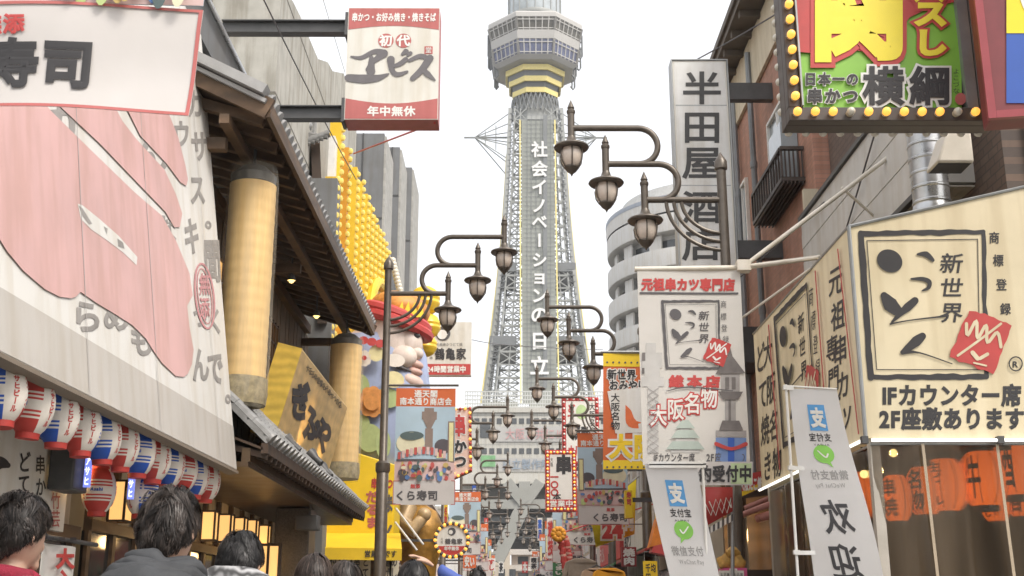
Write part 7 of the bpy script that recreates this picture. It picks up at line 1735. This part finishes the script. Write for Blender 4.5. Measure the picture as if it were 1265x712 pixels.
    for a in (la, ra):
        k = len(jv); aa = [V(p) for p in a]; end = aa[2].lerp(aa[3], .1)
        jv += [a[0], a[1], tuple(end)]; jr += [.085 * thin, .066 * thin, .052 * thin]; je += [(2, k), (k, k + 1), (k + 1, k + 2)]
    v_, f_ = skin_mesh(jv, je, jr, 2); m = MB(); m.add(v_, f_)
    for i, p in enumerate(m.v): m.v[i] = p + V(noise.noise_vector(p * 9)) * .012 + V(noise.noise_vector(p * 22)) * .005
    place(m); jk = m.build('jacket', jacket, t, ang=180); fix(jk, t)
    if print_m:
        m = MB(); rng = random.Random(11)
        for q in range(60):
            a0 = rng.uniform(PI * 1.1, PI * 1.9); z0 = rng.uniform(1.42, 1.60); rr_ = .150 + (1.60 - z0) * .22
            pts = [V((rr_ * 1.35 * math.cos(a0 + .10 * j * rng.choice((-1, 1))), rr_ * math.sin(a0 + .1 * j) - .005, z0 + .012 * j * rng.choice((-1, 1)))) for j in range(4)]; m.tube(pts, [.002, .007, .007, .002], 5)
        place(m); m.build('print', print_m, jk)
    m = MB(); tv = [(0, 0, .93), (0, 0, 1.04)]; tr_ = [(.17, .125), (.165, .12)]; te = [(0, 1)]
    for sx in (-1, 1):
        k = len(tv); tv += [(sx * .09, 0, .84), (sx * .10, .005, .48), (sx * .10, -.01, .10)]; tr_ += [.10, .078, .07]; te += [(0, k), (k, k + 1), (k + 1, k + 2)]
    v_, f_ = skin_mesh(tv, te, tr_, 1); m.add(v_, f_); place(m); m.build('trousers', mat('trousers_%d' % int(trous[0] * 1000), trous, .85, var=.12), t, ang=180)
    m = MB()
    for sx in (-1, 1): m.ball((sx * .108, .07, .045), 1, 10, 0, (.048, .135, .05))
    place(m); m.build_each('shoe', mat('shoe_dark', (.04, .035, .035), .5), t)
    if hood:
        m = MB(); n = 48; K = 12; rng0 = random.Random(3)
        for lay, (r0, zz0, tk) in enumerate(((.088, 1.492, .026), (.104, 1.476, .034), (.128, 1.452, .040), (.152, 1.425, .046), (.172, 1.395, .05))):
            pts = []; o1, o2 = rng0.uniform(0, 6), rng0.uniform(0, 6)
            for i in range(n + 1):
                a = 2 * PI * (i % n) / n; bk = .5 - .5 * math.sin(a); wob = .004 * math.sin(3 * a + o1) + .003 * math.sin(5 * a + o2)
                pts.append(V((r0 * 1.12 * math.cos(a) + wob, -.005 + r0 * (1 + .08 * bk) * math.sin(a) - .015 * bk, zz0 + (.030 - .004 * lay) * bk - .05 * (1 - bk) * (.4 + .3 * lay) + wob * 1.4)))
            m.tube(pts, [tk * (.65 + .45 * (.5 - .5 * math.sin(2 * PI * (i % n) / n)) + .06 * math.sin(3 * 2 * PI * (i % n) / n + o2)) for i in range(n + 1)], K)
        for i, p in enumerate(m.v): m.v[i] = p + V(noise.noise_vector(V((p.x * 9, p.y * 9, p.z * 30)) + V((3, 1, 2)))) * .012 + V(noise.noise_vector(p * 32)) * .006
        place(m); m.build('hood', jacket, t, ang=180)
    if collar:
        for kx, (cm_, r0, z0, tk) in enumerate(collar):
            m = MB(); m.tube([V((r0 * 1.05 * math.cos(a), -.0 + r0 * math.sin(a) - .01, z0 + .022 * (-math.sin(a)))) for a in [2 * PI * i / 28 for i in range(29)]], tk, 10)
            for i, p in enumerate(m.v): m.v[i] = p + V(noise.noise_vector(p * 18)) * .008
            place(m); m.build('collar', cm_, t, ang=180)
    # ---- hair: a cap and many fine strands
    rng = random.Random(int(abs(x) * 1000)); m = MB()
    crown = V((0, -.035, .122))
    def sk(a, ph, g=1.0):      # a = azimuth (0 = +y front), ph = angle from the crown
        dx, dy, dz = math.sin(ph) * math.sin(a), math.sin(ph) * math.cos(a), math.cos(ph); p = V((.079 * dx, .100 * dy * (1.05 if dy < 0 else 1), .121 * dz)) * g
        if p.z < 0: f = 1 + p.z * 1.9; p.x *= f; p.y *= (1 + p.z * .6)
        return hc + p
    long_ = style == 'long'
    def lim(a):                # how far down the hair grows
        c = math.cos(a)
        front_ = 1.05; back = 2.15 if not long_ else 2.3; side_ = 1.55 if not long_ else 2.1
        return front_ * max(0, c) + (1 - max(0, c)) * side_ if c > 0 else side_ + (back - side_) * (-c) ** 1.0
    na, np_ = 40, 14; cap = []
    th = {'short': .014, 'fade': .012, 'long': .012}[style]
    for i in range(na):
        a = 2 * PI * i / na
        for j in range(np_ + 1):
            ph = lim(a) * j / np_; g = 1 + (th / .1) * (1 - .75 * (j / np_) ** 2.5); p = sk(a, ph, g); cap.append(p + V(noise.noise_vector(p * 40)) * .006)
    m.add(cap, [(i * (np_ + 1) + j, i * (np_ + 1) + j + 1, ((i + 1) % na) * (np_ + 1) + j + 1, ((i + 1) % na) * (np_ + 1) + j) for i in range(na) for j in range(np_)])
    if long_:                  # a fall of hair down the back
        nn = 26; cur = []
        for i in range(nn + 1):
            a = PI * (.52 + .96 * i / nn)
            for j in range(9):
                f = j / 8; z = hc.z + .02 - .34 * f; rx = .094 + .012 * math.sin(f * 3) - .02 * f; ry = .108 - .012 * f; p = V((rx * math.sin(a) * -1 * -1, hc.y + ry * math.cos(a) - .02 * f, z)); cur.append(p + V(noise.noise_vector(p * 25)) * .008)
        m.add(cur, [(i * 9 + j, i * 9 + j + 1, (i + 1) * 9 + j + 1, (i + 1) * 9 + j) for i in range(nn) for j in range(8)])
    hcols = [hair_m[hair], mat('hair_%s_lit' % hair, tuple(c * 2.6 + .012 for c in HC[hair]), .42, var=.3, scale=70, spec=.4), mat('hair_%s_deep' % hair, tuple(c * .45 for c in HC[hair]), .5, var=.2, scale=70, spec=.3)]  # lighter and darker lock tones paint highlights and depth into the hair colour
    def ribbon(pts, wv, mi=0):
        sd_v = (pts[1] - pts[0]).cross(pts[0] - hc); sd_v = sd_v.normalized() if sd_v.length > 1e-9 else V((1, 0, 0)); vv = []; n_ = len(pts)
        for j, p in enumerate(pts): w_ = wv * (1 - (j / n_) ** 1.5); vv += [p - sd_v * w_, p + sd_v * w_]
        m.add(vv, [(2 * j, 2 * j + 1, 2 * j + 3, 2 * j + 2) for j in range(n_ - 1)], mi)
    ncl = int({'short': 420, 'fade': 420, 'long': 320}[style] * max(.35, lod)); per = int(22 * max(.5, lod))
    for c in range(ncl):       # locks: strands that start around one point and run to one tip
        a = rng.uniform(0, 2 * PI); fr_ = math.sqrt(rng.random()); ph = lim(a) * fr_ * .98
        L_ = {'short': .070, 'fade': .045, 'long': .15}[style] * rng.uniform(.6, 1.3) * (1 - .70 * fr_ ** 2.5 if not long_ else 1)
        lift = {'short': .022, 'fade': .006, 'long': .006}[style] * rng.uniform(.0, 1.0) ** 1.4 * (1 - .75 * fr_ ** 2)
        swirl = .5 * math.sin(2 * a + 1.0) + rng.uniform(-.7, .7) if style == 'short' else rng.uniform(-.2, .2)
        if style == 'short' and fr_ < .5: swirl = rng.uniform(-1.6, 1.6)
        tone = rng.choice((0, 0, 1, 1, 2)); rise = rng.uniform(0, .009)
        for q in range(per):
            a0 = a + rng.gauss(0, .10) / max(.4, math.sin(max(.2, ph))) ; p0 = max(.02, ph + rng.gauss(0, .09)); p0 = min(p0, lim(a0)); pts = []; l_ = L_ * rng.uniform(.8, 1.1); conv = .75
            for j in range(6):
                f = j / 5; dp = l_ / .105 * f
                aa = (a0 * (1 - conv * f) + a * conv * f) + swirl * dp / max(.45, math.sin(min(max(.25, ph + dp), 1.6))) * .55; pp_ = min((p0 * (1 - conv * f) + ph * conv * f) + dp * (1 - .35 * min(1, abs(swirl))), 2.5)
                g = 1 + (th * (1 - .6 * fr_ ** 2.5) + (.003 if style == 'short' else .009) + lift * math.sin(f * 2.2) + rng.uniform(0, .0012) + rise * math.sin(PI * min(1, f * 1.1))) / .1; p = sk(aa, pp_, g)
                if long_ and p.z < hc.z + .02: p = V((p.x, p.y, p.z - .10 * f))
                pts.append(p)
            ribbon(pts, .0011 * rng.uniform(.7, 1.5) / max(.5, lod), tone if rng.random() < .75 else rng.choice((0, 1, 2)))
    if long_:
        for q in range(int(1500 * lod)):
            f0 = rng.random(); a = PI * (.52 + .96 * f0); z0 = rng.uniform(-.2, .03); pts = []; o_ = rng.uniform(0, .008)
            for j in range(6):
                f = j / 5; z = z0 - .16 * f; ff = max(0, (.02 - z) / .34); rx = .098 + .012 * math.sin(ff * 3) - .02 * ff + o_; ry = .112 - .012 * ff + o_; aj = a + .03 * math.sin(f * 4 + q); pts.append(V((rx * math.sin(aj), hc.y + ry * math.cos(aj) - .02 * ff, hc.z + z)))
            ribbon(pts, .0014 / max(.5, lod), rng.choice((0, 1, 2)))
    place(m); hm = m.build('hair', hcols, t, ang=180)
    return t
jk_grey = mat('jacket_charcoal', (.048, .051, .056), .75, var=.2, scale=7, bump=.5, bscale=16)
jk_dark = mat('jacket_navy_black', (.03, .032, .04), .8, var=.15, scale=9, bump=.12)
jk_scarf = mat('scarf_grey', (.42, .42, .43), .85, var=.15, scale=14, bump=.2, stretch=(1.3, .4, 1), wave=('Z', 5.5, 16, .16))
jk_blue = mat('jacket_blue', (.06, .10, .34), .7, var=.12, scale=9, bump=.1)
wool_red = mat('wool_dark_red', (.30, .02, .045), .9, var=.15, scale=30, bump=.3, bscale=120)
wool_white = mat('wool_white', (.60, .60, .64), .9, var=.1, scale=30, bump=.2)
q = P(209, 609, 3.85); person('p', 'man with tousled dark hair in a charcoal hooded jacket, seen from behind', q.x, q.y, q.z, -.15, 'dark', jk_grey, 'short', hood=True)
q = P(22, 615, 4.15); person('p', 'dark haired man with a dark red collar cut by the photo edge', q.x, q.y, q.z, -.45, 'dark', wool_white, 'short', collar=[(wool_red, .088, 1.462, .032), (wool_red, .098, 1.43, .03)])
q = P(297, 661, 4.9); person('p', 'person with smooth black hair and grey white patterned scarf right of the hooded man', q.x, q.y, q.z, -.2, 'black', jk_scarf, 'fade', hood=True, collar=[(jk_scarf, .098, 1.545, .042), (jk_scarf, .118, 1.50, .05)])
q = P(388, 687, 5.6); person('p', 'woman with long brown black hair seen from behind below the granite pillar', q.x, q.y, q.z, .1, 'brown', jk_dark, 'long', lod=.7)
q = P(430, 695, 7.0); person('p', 'dark haired person left of the lamp pole facing the camera side of the street', q.x, q.y, q.z, 2.6, 'dark', jk_dark, 'long', lod=.5)
q = P(511, 694, 6.6); person('p', 'woman with long black hair below the yellow awning beside the raised hand', q.x, q.y, q.z, 0, 'black', jk_dark, 'long', lod=.6)
Y = 6.4; h_ = P(540, 702, Y); e_ = P(580, 726, Y); sh_ = P(606, 752, Y); hz_ = P(612, 722, Y); sc_ = (hz_.z - .015) / 1.72
loc = lambda p: ((p.x - hz_.x) / sc_, (p.y - Y) / sc_, p.z / sc_)
w_ = loc(h_); el = loc(e_)
dn = V(w_) - V(el); w2 = V(w_) + dn.normalized() * .03
person('p', 'person in a blue jacket raising one hand beside the round bulb sign', hz_.x, Y, hz_.z, 0, 'black', jk_blue, 'short', arm=[(-.17, .0, 1.38), el, w_, tuple(w2)], lod=.4, thin=.72)
for (px, py, Y, hr, stl, yw, lb) in ((590, 703, 14, 'black', 'short', 0, 'distant dark haired person walking away in the middle of the street'), (645, 714, 18, 'dark', 'long', .3, 'distant person far down the street under the tower base'), (668, 711, 22, 'black', 'short', 2.9, 'distant person walking towards the camera near the red garland')):
    q = P(px, py, Y); person('p', lb, q.x, q.y, q.z, yw, hr, jk_dark, stl, lod=.2)
